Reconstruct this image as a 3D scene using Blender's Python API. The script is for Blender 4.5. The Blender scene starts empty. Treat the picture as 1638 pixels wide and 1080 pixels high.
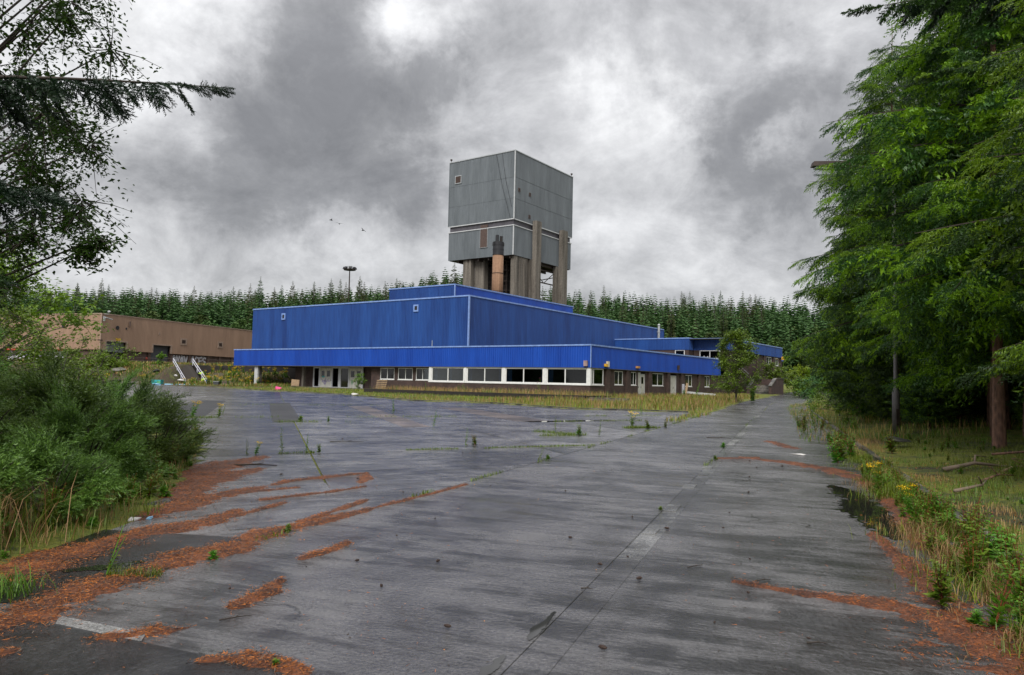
import bpy, bmesh, math, random
import numpy as np
from mathutils import Vector, Matrix
random.seed(7); RNG = np.random.default_rng(7)
S = bpy.context.scene
C = S.collection

# ---------------------------------------------------------------- camera, world, sun, exposure
cam = bpy.data.cameras.new('camera'); camo = bpy.data.objects.new('camera', cam); C.objects.link(camo)
cam.sensor_width = 36; cam.lens = 1176.9 / 1638 * 36; cam.clip_end = 3000; cam.clip_start = 0.05
camo.matrix_world = Matrix.Translation((0, 0, 1.7)) @ Matrix.Rotation(math.pi/2 + 0.0621, 4, 'X') @ Matrix.Rotation(0.0218, 4, 'Z')
S.camera = camo

SUN_EL, SUN_AZ = math.radians(48), math.radians(198)      # azimuth clockwise from +Y
W = bpy.data.worlds.new("World"); S.world = W; W.use_nodes = True
nt = W.node_tree; N = nt.nodes; Lk = nt.links
N.clear()
def wn(t, **k):
    n = N.new(t)
    for a, b in k.items(): setattr(n, a, b)
    return n
out = wn('ShaderNodeOutputWorld'); bg = wn('ShaderNodeBackground'); bg.inputs[1].default_value = 0.1
sky = wn('ShaderNodeTexSky', sky_type='NISHITA'); sky.sun_disc = False
sky.sun_elevation = SUN_EL; sky.sun_rotation = SUN_AZ
tc = wn('ShaderNodeTexCoord')
sep = wn('ShaderNodeSeparateXYZ'); Lk.new(tc.outputs['Generated'], sep.inputs[0])
def wm(op, a, b=None, c=None, clamp=False):
    n = wn('ShaderNodeMath', operation=op); n.use_clamp = clamp
    for i, v in enumerate((a, b, c)):
        if v is None: continue
        if isinstance(v, (int, float)): n.inputs[i].default_value = v
        else: Lk.new(v, n.inputs[i])
    return n.outputs[0]
zc = wm('ADD', wm('MAXIMUM', sep.outputs[2], 0.0), 0.62)
px_ = wm('DIVIDE', sep.outputs[0], zc); py_ = wm('DIVIDE', sep.outputs[1], zc)
cmb = wn('ShaderNodeCombineXYZ'); Lk.new(px_, cmb.inputs[0]); Lk.new(py_, cmb.inputs[1])
def wnoise(scale, detail, rough, dist, off):
    mp = wn('ShaderNodeMapping'); mp.inputs['Location'].default_value = off; Lk.new(cmb.outputs[0], mp.inputs[0])
    n = wn('ShaderNodeTexNoise'); n.inputs['Scale'].default_value = scale; n.inputs['Detail'].default_value = detail
    n.inputs['Roughness'].default_value = rough; n.inputs['Distortion'].default_value = dist
    Lk.new(mp.outputs[0], n.inputs['Vector']); return n.outputs[0]
n1 = wnoise(3.2, 9, 0.56, 0.25, (3.1, 1.7, 0)); n2 = wnoise(7.5, 11, 0.66, 0.35, (9.2, 4.4, 2)); n3 = wnoise(0.7, 3, 0.5, 0, (1.2, 8.4, 5))
# large cloud masses: broad dark and bright banks at the bearings they hang at (bearing deg right of +Y, elevation deg, radius deg, weight)
BANKS = [(-18.3,22,5,-.8),(-24,15,5,-.75),(-17,14.5,5,-.85),(-10.5,17.7,5.5,-.95),(-13,21,4,-.4),(-5.5,22.5,3.6,-.7),(-30,13,4,-.2),(15,18,4.2,-.9),(19.5,21.5,4.5,-.7),(25,19,5,-.4),(18.5,13,4.5,-.6),(24,14,4,-.5),(3,26,5,-.45),(13,27,4,-.3),(-14,29,5,-.6),
         (-8.7,27.5,3.0,.9),(9.3,19.5,3.4,.8),(7.5,22.3,2.8,.6),(11.8,15.5,2.2,.4),(20,17.6,1.6,.8),(-28,21,5,.8),(-24,27,4,.6),(1.5,13.5,3.5,.45),(-6,12,3.5,.5),(-13,9.5,4,.35),(-27,9,5,.3),(8,9.5,4,.25),(15,8.3,4,.3),(22,8.5,4,.1),(20,30,6,.2),
         (-60,25,16,-.5),(60,30,18,-.5),(95,25,22,.4),(140,35,22,-.5),(180,30,25,.4),(-110,35,25,.45),(-150,25,20,-.5),(0,62,16,-.4),(60,65,18,.4),(-80,70,18,-.35)]
acc = wm('MULTIPLY', wm('SUBTRACT', n1, 0.5), 2.2)
acc = wm('ADD', acc, wm('MULTIPLY', wm('SUBTRACT', n2, 0.5), 2.2))
acc = wm('ADD', acc, wm('MULTIPLY', wm('SUBTRACT', n3, 0.5), 0.8))
wn_ = wn('ShaderNodeTexNoise'); wn_.inputs['Scale'].default_value = 6.5; wn_.inputs['Detail'].default_value = 10; wn_.inputs['Roughness'].default_value = 0.62
Lk.new(tc.outputs['Generated'], wn_.inputs['Vector'])
wo = wn('ShaderNodeVectorMath', operation='SUBTRACT'); Lk.new(wn_.outputs['Color'], wo.inputs[0]); wo.inputs[1].default_value = (.5, .5, .5)
ws = wn('ShaderNodeVectorMath', operation='SCALE'); Lk.new(wo.outputs[0], ws.inputs[0]); ws.inputs['Scale'].default_value = 0.27
wa = wn('ShaderNodeVectorMath', operation='ADD'); Lk.new(tc.outputs['Generated'], wa.inputs[0]); Lk.new(ws.outputs[0], wa.inputs[1])
wz = wn('ShaderNodeVectorMath', operation='NORMALIZE'); Lk.new(wa.outputs[0], wz.inputs[0]); warped = wz.outputs[0]
for az, el, rad, wt in BANKS:
    a, e = math.radians(az), math.radians(el)
    d = (math.sin(a)*math.cos(e), math.cos(a)*math.cos(e), math.sin(e))
    dp = wn('ShaderNodeVectorMath', operation='DOT_PRODUCT'); Lk.new(warped, dp.inputs[0]); dp.inputs[1].default_value = d
    k = 1 - math.cos(math.radians(rad))
    t = wm('DIVIDE', wm('SUBTRACT', dp.outputs['Value'], 1.0), k)
    g = wm('EXPONENT', t)
    acc = wm('ADD', acc, wm('MULTIPLY', g, wt))
ramp = wn('ShaderNodeValToRGB')
Lk.new(wm('ADD', wm('MULTIPLY', acc, 0.40), 0.53, clamp=True), ramp.inputs[0])
cr = ramp.color_ramp
cr.elements[0].position = 0.0; cr.elements[0].color = (.165, .167, .176, 1)
cr.elements[1].position = 1.0; cr.elements[1].color = (.63, .633, .64, 1)
for p_, c_ in ((.22, (.215, .217, .226, 1)), (.45, (.335, .337, .348, 1)), (.7, (.48, .483, .493, 1))):
    e = cr.elements.new(p_); e.color = c_
# an overcast sky is brighter towards the zenith
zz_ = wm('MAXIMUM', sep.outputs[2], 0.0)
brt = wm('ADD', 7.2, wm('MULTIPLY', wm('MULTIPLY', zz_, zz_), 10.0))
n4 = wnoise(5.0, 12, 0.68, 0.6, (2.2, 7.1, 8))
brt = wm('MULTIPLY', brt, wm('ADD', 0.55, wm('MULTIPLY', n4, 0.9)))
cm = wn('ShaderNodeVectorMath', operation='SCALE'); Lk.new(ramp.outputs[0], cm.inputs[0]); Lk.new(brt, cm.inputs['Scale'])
mixs = wn('ShaderNodeMix', data_type='RGBA'); mixs.inputs[0].default_value = 0.975
Lk.new(sky.outputs[0], mixs.inputs[6]); Lk.new(cm.outputs[0], mixs.inputs[7])
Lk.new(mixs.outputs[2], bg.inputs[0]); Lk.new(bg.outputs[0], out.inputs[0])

sun = bpy.data.lights.new('sun', 'SUN'); suno = bpy.data.objects.new('sun', sun); C.objects.link(suno)
sun.energy = 1.5; sun.angle = math.radians(32); sun.color = (1, .97, .92)
sd = Vector((math.sin(SUN_AZ)*math.cos(SUN_EL), math.cos(SUN_AZ)*math.cos(SUN_EL), math.sin(SUN_EL)))
suno.rotation_euler = sd.to_track_quat('Z', 'Y').to_euler()
S.view_settings.view_transform = 'Standard'; S.view_settings.look = 'None'
S.view_settings.exposure = 1.0; S.view_settings.gamma = 1; S.view_settings.use_curve_mapping = False
S.render.engine = 'CYCLES'
S.cycles.max_bounces = 6; S.cycles.diffuse_bounces = 3; S.cycles.glossy_bounces = 3; S.cycles.transparent_max_bounces = 8; S.cycles.transmission_bounces = 3

# ---------------------------------------------------------------- materials
MATS = {}
def new_mat(name):
    m = bpy.data.materials.new(name); m.use_nodes = True; MATS[name] = m
    return m, m.node_tree, m.node_tree.nodes['Principled BSDF']
class NT:
    def __init__(s, t): s.t = t
    def n(s, ty, **k):
        n = s.t.nodes.new(ty)
        for a, b in k.items(): setattr(n, a, b)
        return n
    def l(s, a, b): s.t.links.new(a, b)
    def m(s, op, a, b=None, clamp=False):
        n = s.n('ShaderNodeMath', operation=op); n.use_clamp = clamp
        for i, v in enumerate((a, b)):
            if v is None: continue
            if isinstance(v, (int, float)): n.inputs[i].default_value = v
            else: s.l(v, n.inputs[i])
        return n.outputs[0]
    def noise(s, vec, scale, detail=4, rough=.5, dist=0):
        n = s.n('ShaderNodeTexNoise'); n.inputs['Scale'].default_value = scale; n.inputs['Detail'].default_value = detail
        n.inputs['Roughness'].default_value = rough; n.inputs['Distortion'].default_value = dist
        if vec is not None: s.l(vec, n.inputs['Vector'])
        return n.outputs[0]
    def mapping(s, vec, scale=(1,1,1), rot=(0,0,0), loc=(0,0,0)):
        n = s.n('ShaderNodeMapping'); n.inputs['Scale'].default_value = scale; n.inputs['Rotation'].default_value = rot; n.inputs['Location'].default_value = loc
        s.l(vec, n.inputs[0]); return n.outputs[0]
    def ramp(s, f, stops):
        n = s.n('ShaderNodeValToRGB'); s.l(f, n.inputs[0]); e = n.color_ramp.elements
        e[0].position, e[0].color = stops[0][0], (*stops[0][1], 1); e[1].position, e[1].color = stops[-1][0], (*stops[-1][1], 1)
        for p, c in stops[1:-1]: q = e.new(p); q.color = (*c, 1)
        return n.outputs[0]
    def mix(s, f, a, b, mode='MIX'):
        n = s.n('ShaderNodeMix', data_type='RGBA', blend_type=mode)
        for i, v in ((0, f), (6, a), (7, b)):
            if isinstance(v, (int, float)): n.inputs[i].default_value = v
            elif isinstance(v, tuple): n.inputs[i].default_value = (*v, 1)
            else: s.l(v, n.inputs[i])
        return n.outputs[2]
    def bump(s, h, strength, dist, normal=None):
        n = s.n('ShaderNodeBump'); n.inputs['Strength'].default_value = strength; n.inputs['Distance'].default_value = dist
        s.l(h, n.inputs['Height'])
        if normal is not None: s.l(normal, n.inputs['Normal'])
        return n.outputs[0]
def coords(x): return x.n('ShaderNodeTexCoord').outputs['Object']
def worldpos(x): return x.n('ShaderNodeNewGeometry').outputs['Position']

def mat_plain(name, col, rough=.6, metal=0, var=.25, scale=3, bump=.0, orand=0):
    m, t, b = new_mat(name); x = NT(t); v = coords(x)
    nz = x.noise(v, scale, 6, .6)
    lo = tuple(c*(1-var) for c in col); hi = tuple(min(1, c*(1+var)) for c in col)
    c = x.ramp(nz, [(.3, lo), (.7, hi)])
    if orand:
        oi = x.n('ShaderNodeObjectInfo'); f = x.m('ADD', x.m('MULTIPLY', oi.outputs['Random'], orand*2), 1-orand)
        sc = x.n('ShaderNodeVectorMath', operation='SCALE'); x.l(c, sc.inputs[0]); x.l(f, sc.inputs['Scale']); c = sc.outputs[0]
    x.l(c, b.inputs['Base Color']); b.inputs['Roughness'].default_value = rough; b.inputs['Metallic'].default_value = metal
    if bump: x.l(x.bump(x.noise(v, scale*6, 6, .6), bump, .02), b.inputs['Normal'])
    return m
def mat_foliage(name, a, b2, trans=.25, rough=.45, hue=.12, spec=.5):
    m, t, b = new_mat(name); x = NT(t)
    g = x.n('ShaderNodeNewGeometry'); oi = x.n('ShaderNodeObjectInfo')
    v = coords(x); nz = x.noise(v, 1.3, 3, .6)
    f = x.m('ADD', x.m('MULTIPLY', g.outputs['Random Per Island'], .55), x.m('MULTIPLY', nz, .5), clamp=True)
    c = x.ramp(f, [(.1, a), (.9, b2)])
    hs = x.n('ShaderNodeHueSaturation'); x.l(c, hs.inputs['Color']); hs.inputs['Saturation'].default_value = 1.07
    x.l(x.m('ADD', .5 - hue*.25, x.m('MULTIPLY', oi.outputs['Random'], hue*.5)), hs.inputs['Hue'])
    x.l(x.m('ADD', .75, x.m('MULTIPLY', oi.outputs['Random'], .5)), hs.inputs['Value'])
    x.l(hs.outputs[0], b.inputs['Base Color']); b.inputs['Roughness'].default_value = rough
    b.inputs['Specular IOR Level'].default_value = spec
    if trans:
        tr = x.n('ShaderNodeBsdfTranslucent'); x.l(hs.outputs[0], tr.inputs[0]); ms = x.n('ShaderNodeMixShader'); ms.inputs[0].default_value = trans
        o = t.nodes['Material Output']; x.l(b.outputs[0], ms.inputs[1]); x.l(tr.outputs[0], ms.inputs[2]); x.l(ms.outputs[0], o.inputs[0])
    return m

ROAD_ANG = math.atan2(.3446, .9387)     # road heading right of +Y
def mat_concrete(name, dark, light, rot, rlo=.22, rhi=.6, streak=1.0, cracks=True, spec=.5):
    m, t, b = new_mat(name); x = NT(t); w = worldpos(x)
    oi = x.n('ShaderNodeObjectInfo')
    wr = x.mapping(w, (1, 1, 1), (0, 0, rot))
    big = x.noise(w, .33, 6, .62, .6)
    mid = x.noise(w, 2.1, 8, .68, .3)
    stv = x.mapping(wr, (.42, 3.4, 1)); st = x.noise(stv, 1.0, 9, .72, .5)
    stv2 = x.mapping(wr, (1.6, 30, 1)); st2 = x.noise(stv2, 1.0, 5, .7)
    fa = x.noise(w, 38, 6, .8); fb = x.noise(w, 140, 3, .7); fine = x.m('ADD', x.m('MULTIPLY', fa, .6), x.m('MULTIPLY', fb, .4))
    f = x.m('ADD', x.m('MULTIPLY', big, .45), x.m('MULTIPLY', st, .42*streak))
    f = x.m('ADD', f, x.m('MULTIPLY', mid, .30))
    f = x.m('ADD', f, x.m('MULTIPLY', st2, .10*streak))
    f = x.m('ADD', f, x.m('MULTIPLY', x.m('SUBTRACT', oi.outputs['Random'], .5), .12))
    f = x.m('SUBTRACT', f, .26*streak - .115)
    f = x.m('ADD', x.m('MULTIPLY', x.m('SUBTRACT', f, .49), 2.1), .49)
    c = x.ramp(f, [(.30, tuple(q*.55 for q in dark)), (.42, dark), (.56, light), (.72, tuple(min(1, q*1.25) for q in light))])
    sp = x.ramp(fine, [(.36, (.12, .12, .12)), (.46, (.75, .75, .75)), (.54, (1.1, 1.1, 1.1)), (.66, (2.3, 2.26, 2.2))])
    c = x.mix(1.0, c, sp, 'MULTIPLY')
    h = x.m('ADD', x.m('MULTIPLY', fine, 1.0), x.m('MULTIPLY', st2, .8))
    h = x.m('ADD', h, x.m('MULTIPLY', mid, .8))
    if cracks:
        dv = x.n('ShaderNodeVectorMath', operation='ADD'); x.l(w, dv.inputs[0])
        ncol = x.n('ShaderNodeTexNoise'); ncol.inputs['Scale'].default_value = 1.1; ncol.inputs['Detail'].default_value = 6; x.l(w, ncol.inputs['Vector'])
        sc = x.n('ShaderNodeVectorMath', operation='SCALE'); x.l(ncol.outputs['Color'], sc.inputs[0]); sc.inputs['Scale'].default_value = 1.6; x.l(sc.outputs[0], dv.inputs[1])
        vo = x.n('ShaderNodeTexVoronoi', feature='DISTANCE_TO_EDGE'); vo.inputs['Scale'].default_value = .17; x.l(dv.outputs[0], vo.inputs['Vector'])
        ck = x.ramp(vo.outputs['Distance'], [(.0, (1, 1, 1)), (.0045, (0, 0, 0))])
        gate = x.ramp(x.noise(w, .23, 2), [(.46, (0, 0, 0)), (.50, (1, 1, 1))])
        ck = x.mix(1.0, ck, gate, 'MULTIPLY')
        c = x.mix(ck, c, (.012, .011, .01)); h = x.m('SUBTRACT', h, x.m('MULTIPLY', ck, 2.0))
    wet = x.noise(w, .55, 7, .65, .8)
    c = x.mix(1.0, c, x.ramp(wet, [(.38, (.62, .62, .63)), (.50, (1, 1, 1)), (.62, (1.3, 1.29, 1.28))]), 'MULTIPLY')
    vp = x.n('ShaderNodeTexVoronoi'); vp.inputs['Scale'].default_value = 26; x.l(w, vp.inputs['Vector'])
    pit = x.ramp(vp.outputs['Distance'], [(.10, (.25, .25, .25)), (.2, (1, 1, 1))]); c = x.mix(.8, c, pit, 'MULTIPLY'); h = x.m('ADD', h, x.m('MULTIPLY', vp.outputs['Distance'], .8))
    x.l(c, b.inputs['Base Color'])
    r = x.ramp(x.m('ADD', x.m('MULTIPLY', wet, .6), x.m('MULTIPLY', st, .5*streak)), [(.40, (rlo,)*3), (.68, (rhi,)*3)])
    x.l(r, b.inputs['Roughness']); b.inputs['Specular IOR Level'].default_value = spec
    x.l(x.bump(h, .6, .014), b.inputs['Normal'])
    return m
# brushed grain of the concrete runs across the road
ROT = ROAD_ANG
concrete = mat_concrete('wet_concrete', (.022, .0212, .0222), (.092, .089, .092), ROT, .08, .34, 1.0, True, .9)
concrete_y = mat_concrete('yard_concrete', (.040, .039, .0405), (.128, .125, .128), math.radians(-28), .12, .40, .8, True, .9)
concrete_tan = mat_concrete('tan_concrete', (.085, .068, .064), (.17, .137, .13), math.radians(-28), .3, .6, .6)
concrete_dark = mat_concrete('asphalt_patch', (.010, .010, .011), (.03, .03, .032), 0, .5, .75, .1, False)
asphalt = mat_concrete('wet_asphalt', (.008, .008, .009), (.036, .036, .038), ROT, .2, .6, .25, False)
concrete_pale = mat_concrete('smooth_strip', (.075, .075, .075), (.20, .20, .198), ROT, .15, .4, .5, False)
kerbm = mat_concrete('kerb_concrete', (.05, .05, .045), (.14, .13, .115), 0, .4, .7, .1, False)

def mat_ground():
    m, t, b = new_mat('verge_soil'); x = NT(t); w = worldpos(x)
    a = x.noise(w, .35, 6, .6, .3); c2 = x.noise(w, 3.5, 8, .7); f3 = x.noise(w, 25, 5, .7)
    col = x.ramp(x.m('ADD', x.m('MULTIPLY', a, .6), x.m('MULTIPLY', c2, .4)),
                 [(.30, (.020, .013, .009)), (.37, (.05, .036, .014)), (.43, (.05, .065, .012)), (.52, (.16, .17, .014)), (.66, (.06, .10, .014))])
    col = x.mix(1.0, col, x.ramp(f3, [(.3, (.5, .5, .5)), (.7, (1.4, 1.4, 1.4))]), 'MULTIPLY')
    x.l(col, b.inputs['Base Color']); b.inputs['Roughness'].default_value = .85
    x.l(x.bump(x.m('ADD', c2, x.m('MULTIPLY', f3, .5)), .9, .08), b.inputs['Normal'])
    return m
soil = mat_ground()
hillm = mat_plain('forest_floor', (.018, .03, .016), .9, 0, .5, .08)
def mat_bank():
    m, t, b = new_mat('bank_soil'); x = NT(t); w = worldpos(x)
    f = x.noise(w, .35, 8, .7, .6); g = x.noise(w, 2.5, 6, .7)
    col = x.ramp(x.m('ADD', x.m('MULTIPLY', f, .6), x.m('MULTIPLY', g, .4)), [(.36, (.018, .012, .01)), (.46, (.075, .048, .032)), (.53, (.05, .055, .018)), (.62, (.14, .14, .04)), (.72, (.07, .08, .025))])
    x.l(col, b.inputs['Base Color']); b.inputs['Roughness'].default_value = .9
    x.l(x.bump(g, .8, .3), b.inputs['Normal']); return m
bankm = mat_bank()
def mat_clad(name, lo, hi, orand=.08, rough=.5, stain=.35):
    m, t, b = new_mat(name); x = NT(t); w = worldpos(x); oi = x.n('ShaderNodeObjectInfo')
    v = x.mapping(w, (.6, .6, .12)); n1 = x.noise(v, 1, 7, .65, .3)
    n2 = x.noise(x.mapping(w, (6, 6, .35)), 1, 5, .6)
    f = x.m('ADD', x.m('MULTIPLY', n1, .65), x.m('MULTIPLY', n2, .35))
    f = x.m('ADD', f, x.m('MULTIPLY', x.m('SUBTRACT', oi.outputs['Random'], .5), orand*2))
    c = x.ramp(f, [(.5-stain*.5, lo), (.5+stain*.5, hi)])
    x.l(c, b.inputs['Base Color']); b.inputs['Roughness'].default_value = rough
    return m
blue_fascia = mat_clad('bright_blue_cladding', (.002, .042, .30), (.008, .078, .46), .05, .42)
blue_wall = mat_clad('faded_blue_cladding', (.005, .034, .17), (.016, .080, .31), .06, .5)
blue_trim = mat_plain('skylit_blue_trim', (.20, .31, .62), .4, 0, .25, 2)  # sky reflection along copings and flashings is put into this pale colour
grey_clad = mat_clad('grey_green_cladding', (.090, .104, .114), (.168, .188, .204), .04, .45)
band_m = mat_plain('purple_grey_band', (.075, .07, .082), .6, 0, .25, 1)
white_trim = mat_plain('white_trim', (.52, .53, .54), .45, 0, .12, 2)
white_frame = mat_plain('white_window_frame', (.72, .72, .71), .4, 0, .1, 4)
tan_clad = mat_clad('tan_cladding', (.29, .185, .125), (.42, .275, .19), .04, .55)
tan_trim = mat_plain('tan_trim', (.36, .26, .20), .5)
def mat_brick(name, c1, c2, mortar):
    m, t, b = new_mat(name); x = NT(t); tcn = x.n('ShaderNodeTexCoord'); v = tcn.outputs['Object']
    sp = x.n('ShaderNodeSeparateXYZ'); x.l(v, sp.inputs[0]); cb = x.n('ShaderNodeCombineXYZ')
    x.l(x.m('ADD', sp.outputs[0], sp.outputs[1]), cb.inputs[0]); x.l(sp.outputs[2], cb.inputs[1])
    br = x.n('ShaderNodeTexBrick'); x.l(cb.outputs[0], br.inputs['Vector'])
    br.inputs['Color1'].default_value = (*c1, 1); br.inputs['Color2'].default_value = (*c2, 1); br.inputs['Mortar'].default_value = (*mortar, 1)
    br.inputs['Scale'].default_value = 1; br.inputs['Brick Width'].default_value = .225; br.inputs['Row Height'].default_value = .075; br.inputs['Mortar Size'].default_value = .009
    nz = x.noise(v, 1.1, 7, .65, .4)
    c = x.mix(1.0, br.outputs[0], x.ramp(nz, [(.3, (.55, .55, .55)), (.7, (1.3, 1.3, 1.3))]), 'MULTIPLY')
    x.l(c, b.inputs['Base Color']); b.inputs['Roughness'].default_value = .8
    x.l(x.bump(br.outputs['Fac'], -.5, .01), b.inputs['Normal']); return m
brick = mat_brick('dark_red_brick', (.050, .026, .021), (.088, .048, .038), (.055, .048, .045))
brick_w = mat_brick('brown_brick', (.10, .055, .042), (.14, .08, .06), (.09, .08, .07))
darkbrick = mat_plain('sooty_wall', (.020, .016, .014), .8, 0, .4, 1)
def mat_pier(name, lo, hi):
    m, t, b = new_mat(name); x = NT(t); w = coords(x)
    n1 = x.noise(x.mapping(w, (1.6, 1.6, .09)), 1, 8, .65, .4); n2 = x.noise(w, 3, 6, .6)
    f = x.m('ADD', x.m('MULTIPLY', n1, .75), x.m('MULTIPLY', n2, .25))
    c = x.ramp(f, [(.32, tuple(q*.35 for q in lo)), (.45, lo), (.62, hi)]); x.l(c, b.inputs['Base Color']); b.inputs['Roughness'].default_value = .85
    x.l(x.bump(n2, .5, .05), b.inputs['Normal']); return m
pier_m = mat_pier('stained_concrete', (.115, .10, .083), (.22, .195, .165))
chim_m = mat_pier('rust_brown_chimney', (.22, .125, .075), (.34, .20, .12))
black_m = mat_plain('sooty_black', (.018, .018, .022), .6, 0, .4, 1)
lampm = mat_plain('lamp_steel', (.12, .11, .11), .5, .1, .3, 2)
steel = mat_plain('dark_steel', (.045, .03, .024), .6, .2, .4, 2)
rail_m = mat_plain('pale_handrail', (.5, .5, .56), .4, 0, .15, 3)
galv = mat_plain('galvanised', (.42, .44, .45), .45, .3, .2, 3)
roofm = mat_plain('grey_roof_felt', (.09, .09, .09), .9)
shut_light = mat_plain('pale_roller_shutter', (.21, .235, .235), .5, 0, .12, 1)
shut_dark = mat_plain('dark_roller_shutter', (.055, .06, .068), .5, 0, .2, 1)
louv_m = mat_plain('brown_louvre', (.085, .055, .045), .7)
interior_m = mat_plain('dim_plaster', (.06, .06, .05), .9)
curtain_m = mat_plain('blue_curtain', (.14, .23, .48), .9, 0, .3, 3)
door_m = mat_plain('dirty_white_door', (.52, .51, .46), .55, 0, .2, 2)
red_m = mat_plain('red_paint', (.45, .05, .03), .5); yel_m = mat_plain('yellow_paint', (.75, .42, .03), .5)
pink_m = mat_plain('pink_plastic', (.7, .05, .22), .4); teal_m = mat_plain('teal_plastic', (.04, .36, .36), .4); bluep = mat_plain('blue_plastic', (.03, .10, .6), .4)
paleblue = mat_plain('pale_blue_plastic', (.22, .42, .60), .5); green_m = mat_plain('green_spray_paint', (.10, .38, .18), .6); purple_m = mat_plain('purple_spray_paint', (.17, .13, .38), .6)
wht = mat_plain('white_spray_paint', (.62, .62, .66), .6); hivis = mat_plain('lime_sheet', (.45, .65, .04), .5)
wood_m = mat_plain('weathered_wood', (.16, .12, .085), .8, 0, .4, 4); wood_pale = mat_plain('pale_bare_wood', (.32, .22, .13), .8, 0, .3, 4)
litter_w = mat_plain('dirty_white_litter', (.6, .58, .55), .7, 0, .2, 8)
cone_m = mat_plain('pine_cone', (.035, .018, .012), .7, 0, .5, 30)
def mat_glass():
    m, t, b = new_mat('window_glass'); x = NT(t)
    tr = x.n('ShaderNodeBsdfTransparent'); tr.inputs[0].default_value = (.5, .54, .54, 1)
    gl = x.n('ShaderNodeBsdfGlossy'); gl.inputs['Roughness'].default_value = .04; gl.inputs[0].default_value = (.9, .9, .9, 1)
    fr = x.n('ShaderNodeFresnel'); fr.inputs[0].default_value = 1.5
    ms = x.n('ShaderNodeMixShader'); x.l(x.m('ADD', fr.outputs[0], .02), ms.inputs[0]); x.l(tr.outputs[0], ms.inputs[1]); x.l(gl.outputs[0], ms.inputs[2])
    x.l(ms.outputs[0], t.nodes['Material Output'].inputs[0]); return m
glass = mat_glass()
def mat_bark(name, a, b2, sc=1):
    m, t, b = new_mat(name); x = NT(t); v = coords(x)
    vo = x.n('ShaderNodeTexVoronoi'); vo.inputs['Scale'].default_value = 1; x.l(x.mapping(v, (14*sc, 14*sc, 4*sc)), vo.inputs['Vector'])
    nz = x.noise(v, 9*sc, 6, .7)
    c = x.ramp(x.m('ADD', x.m('MULTIPLY', vo.outputs['Distance'], .6), x.m('MULTIPLY', nz, .5)), [(.25, a), (.75, b2)])
    x.l(c, b.inputs['Base Color']); b.inputs['Roughness'].default_value = .8; x.l(x.bump(x.m('SUBTRACT', nz, vo.outputs['Distance']), .9, .03), b.inputs['Normal']); return m
bark = mat_bark('reddish_bark', (.055, .030, .022), (.23, .12, .08))
barkg = mat_bark('grey_bark', (.03, .026, .022), (.11, .095, .08))
twig_m = mat_plain('twig', (.035, .025, .018), .8, 0, .4, 6)
needle_near = mat_foliage('spruce_needles', (.012, .040, .012), (.068, .150, .028), .2, .5, .03)
needle_blue = mat_foliage('blue_spruce_needles', (.045, .085, .07), (.17, .25, .20), .2, .5, .05)
needle_tip = mat_foliage('fresh_skylit_tips', (.10, .21, .018), (.24, .39, .035), .3, .5, .03)  # fresh growth, with the sky's light on the shoots put into the colour
needle_mid = mat_foliage('feathery_needles', (.022, .064, .022), (.090, .175, .050), .25, .55, .10)
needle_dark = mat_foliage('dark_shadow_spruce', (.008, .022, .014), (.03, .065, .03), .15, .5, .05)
needle_far = mat_foliage('plantation_conifer', (.030, .052, .016), (.105, .145, .045), .15, .7, .20)
leaf_far = mat_foliage('plantation_broadleaf', (.035, .07, .018), (.10, .165, .04), .2, .7, .10)
birch_leaf = mat_foliage('birch_leaf', (.016, .040, .010), (.062, .125, .022), .4, .4, .06)
willow_leaf = mat_foliage('willow_leaf', (.07, .13, .018), (.21, .31, .035), .35, .5, .06)
broom_leaf = mat_foliage('broom_stem', (.018, .060, .012), (.17, .30, .055), .15, .5, .10)
weed_leaf = mat_foliage('weed_leaf', (.05, .125, .015), (.19, .33, .045), .3, .45, .12)
yg_leaf = mat_foliage('yellow_green_leaf', (.13, .2, .02), (.32, .42, .04), .35, .5, .05)
grass_g = mat_foliage('green_grass', (.05, .10, .012), (.16, .24, .03), .3, .5, .10)
grass_t = mat_foliage('tan_grass', (.20, .125, .05), (.46, .30, .14), .3, .6, .04)
grass_y = mat_foliage('mossy_grass', (.06, .085, .012), (.19, .215, .03), .3, .6, .08)
flower_y = mat_foliage('yellow_flower', (.6, .36, .01), (.85, .6, .03), .2, .6, .02)
flower_p = mat_foliage('pink_flower', (.35, .06, .22), (.55, .12, .35), .2, .6, .02)
redstem = mat_foliage('red_dock_stem', (.10, .025, .015), (.22, .06, .03), .1, .6, .04)
needlelit = mat_foliage('fallen_orange_needles', (.080, .024, .008), (.56, .20, .048), .0, .6, .05)
def mat_litbase():
    m, t, b = new_mat('needle_mat'); x = NT(t); w = worldpos(x)
    f = x.noise(w, 55, 6, .8, .5); g = x.noise(w, 3, 5, .6)
    c = x.ramp(x.m('ADD', x.m('MULTIPLY', f, .65), x.m('MULTIPLY', g, .35)), [(.38, (.018, .007, .005)), (.48, (.085, .027, .011)), (.62, (.33, .105, .034))])
    x.l(c, b.inputs['Base Color']); b.inputs['Roughness'].default_value = .6; x.l(x.bump(f, 1, .02), b.inputs['Normal']); return m
litbase = mat_litbase()
def mat_water():
    m, t, b = new_mat('puddle_water'); x = NT(t)
    b.inputs['Base Color'].default_value = (.018, .017, .015, 1); b.inputs['Roughness'].default_value = .03; b.inputs['IOR'].default_value = 1.5
    b.inputs['Specular IOR Level'].default_value = .8
    return m
water = mat_water()

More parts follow.
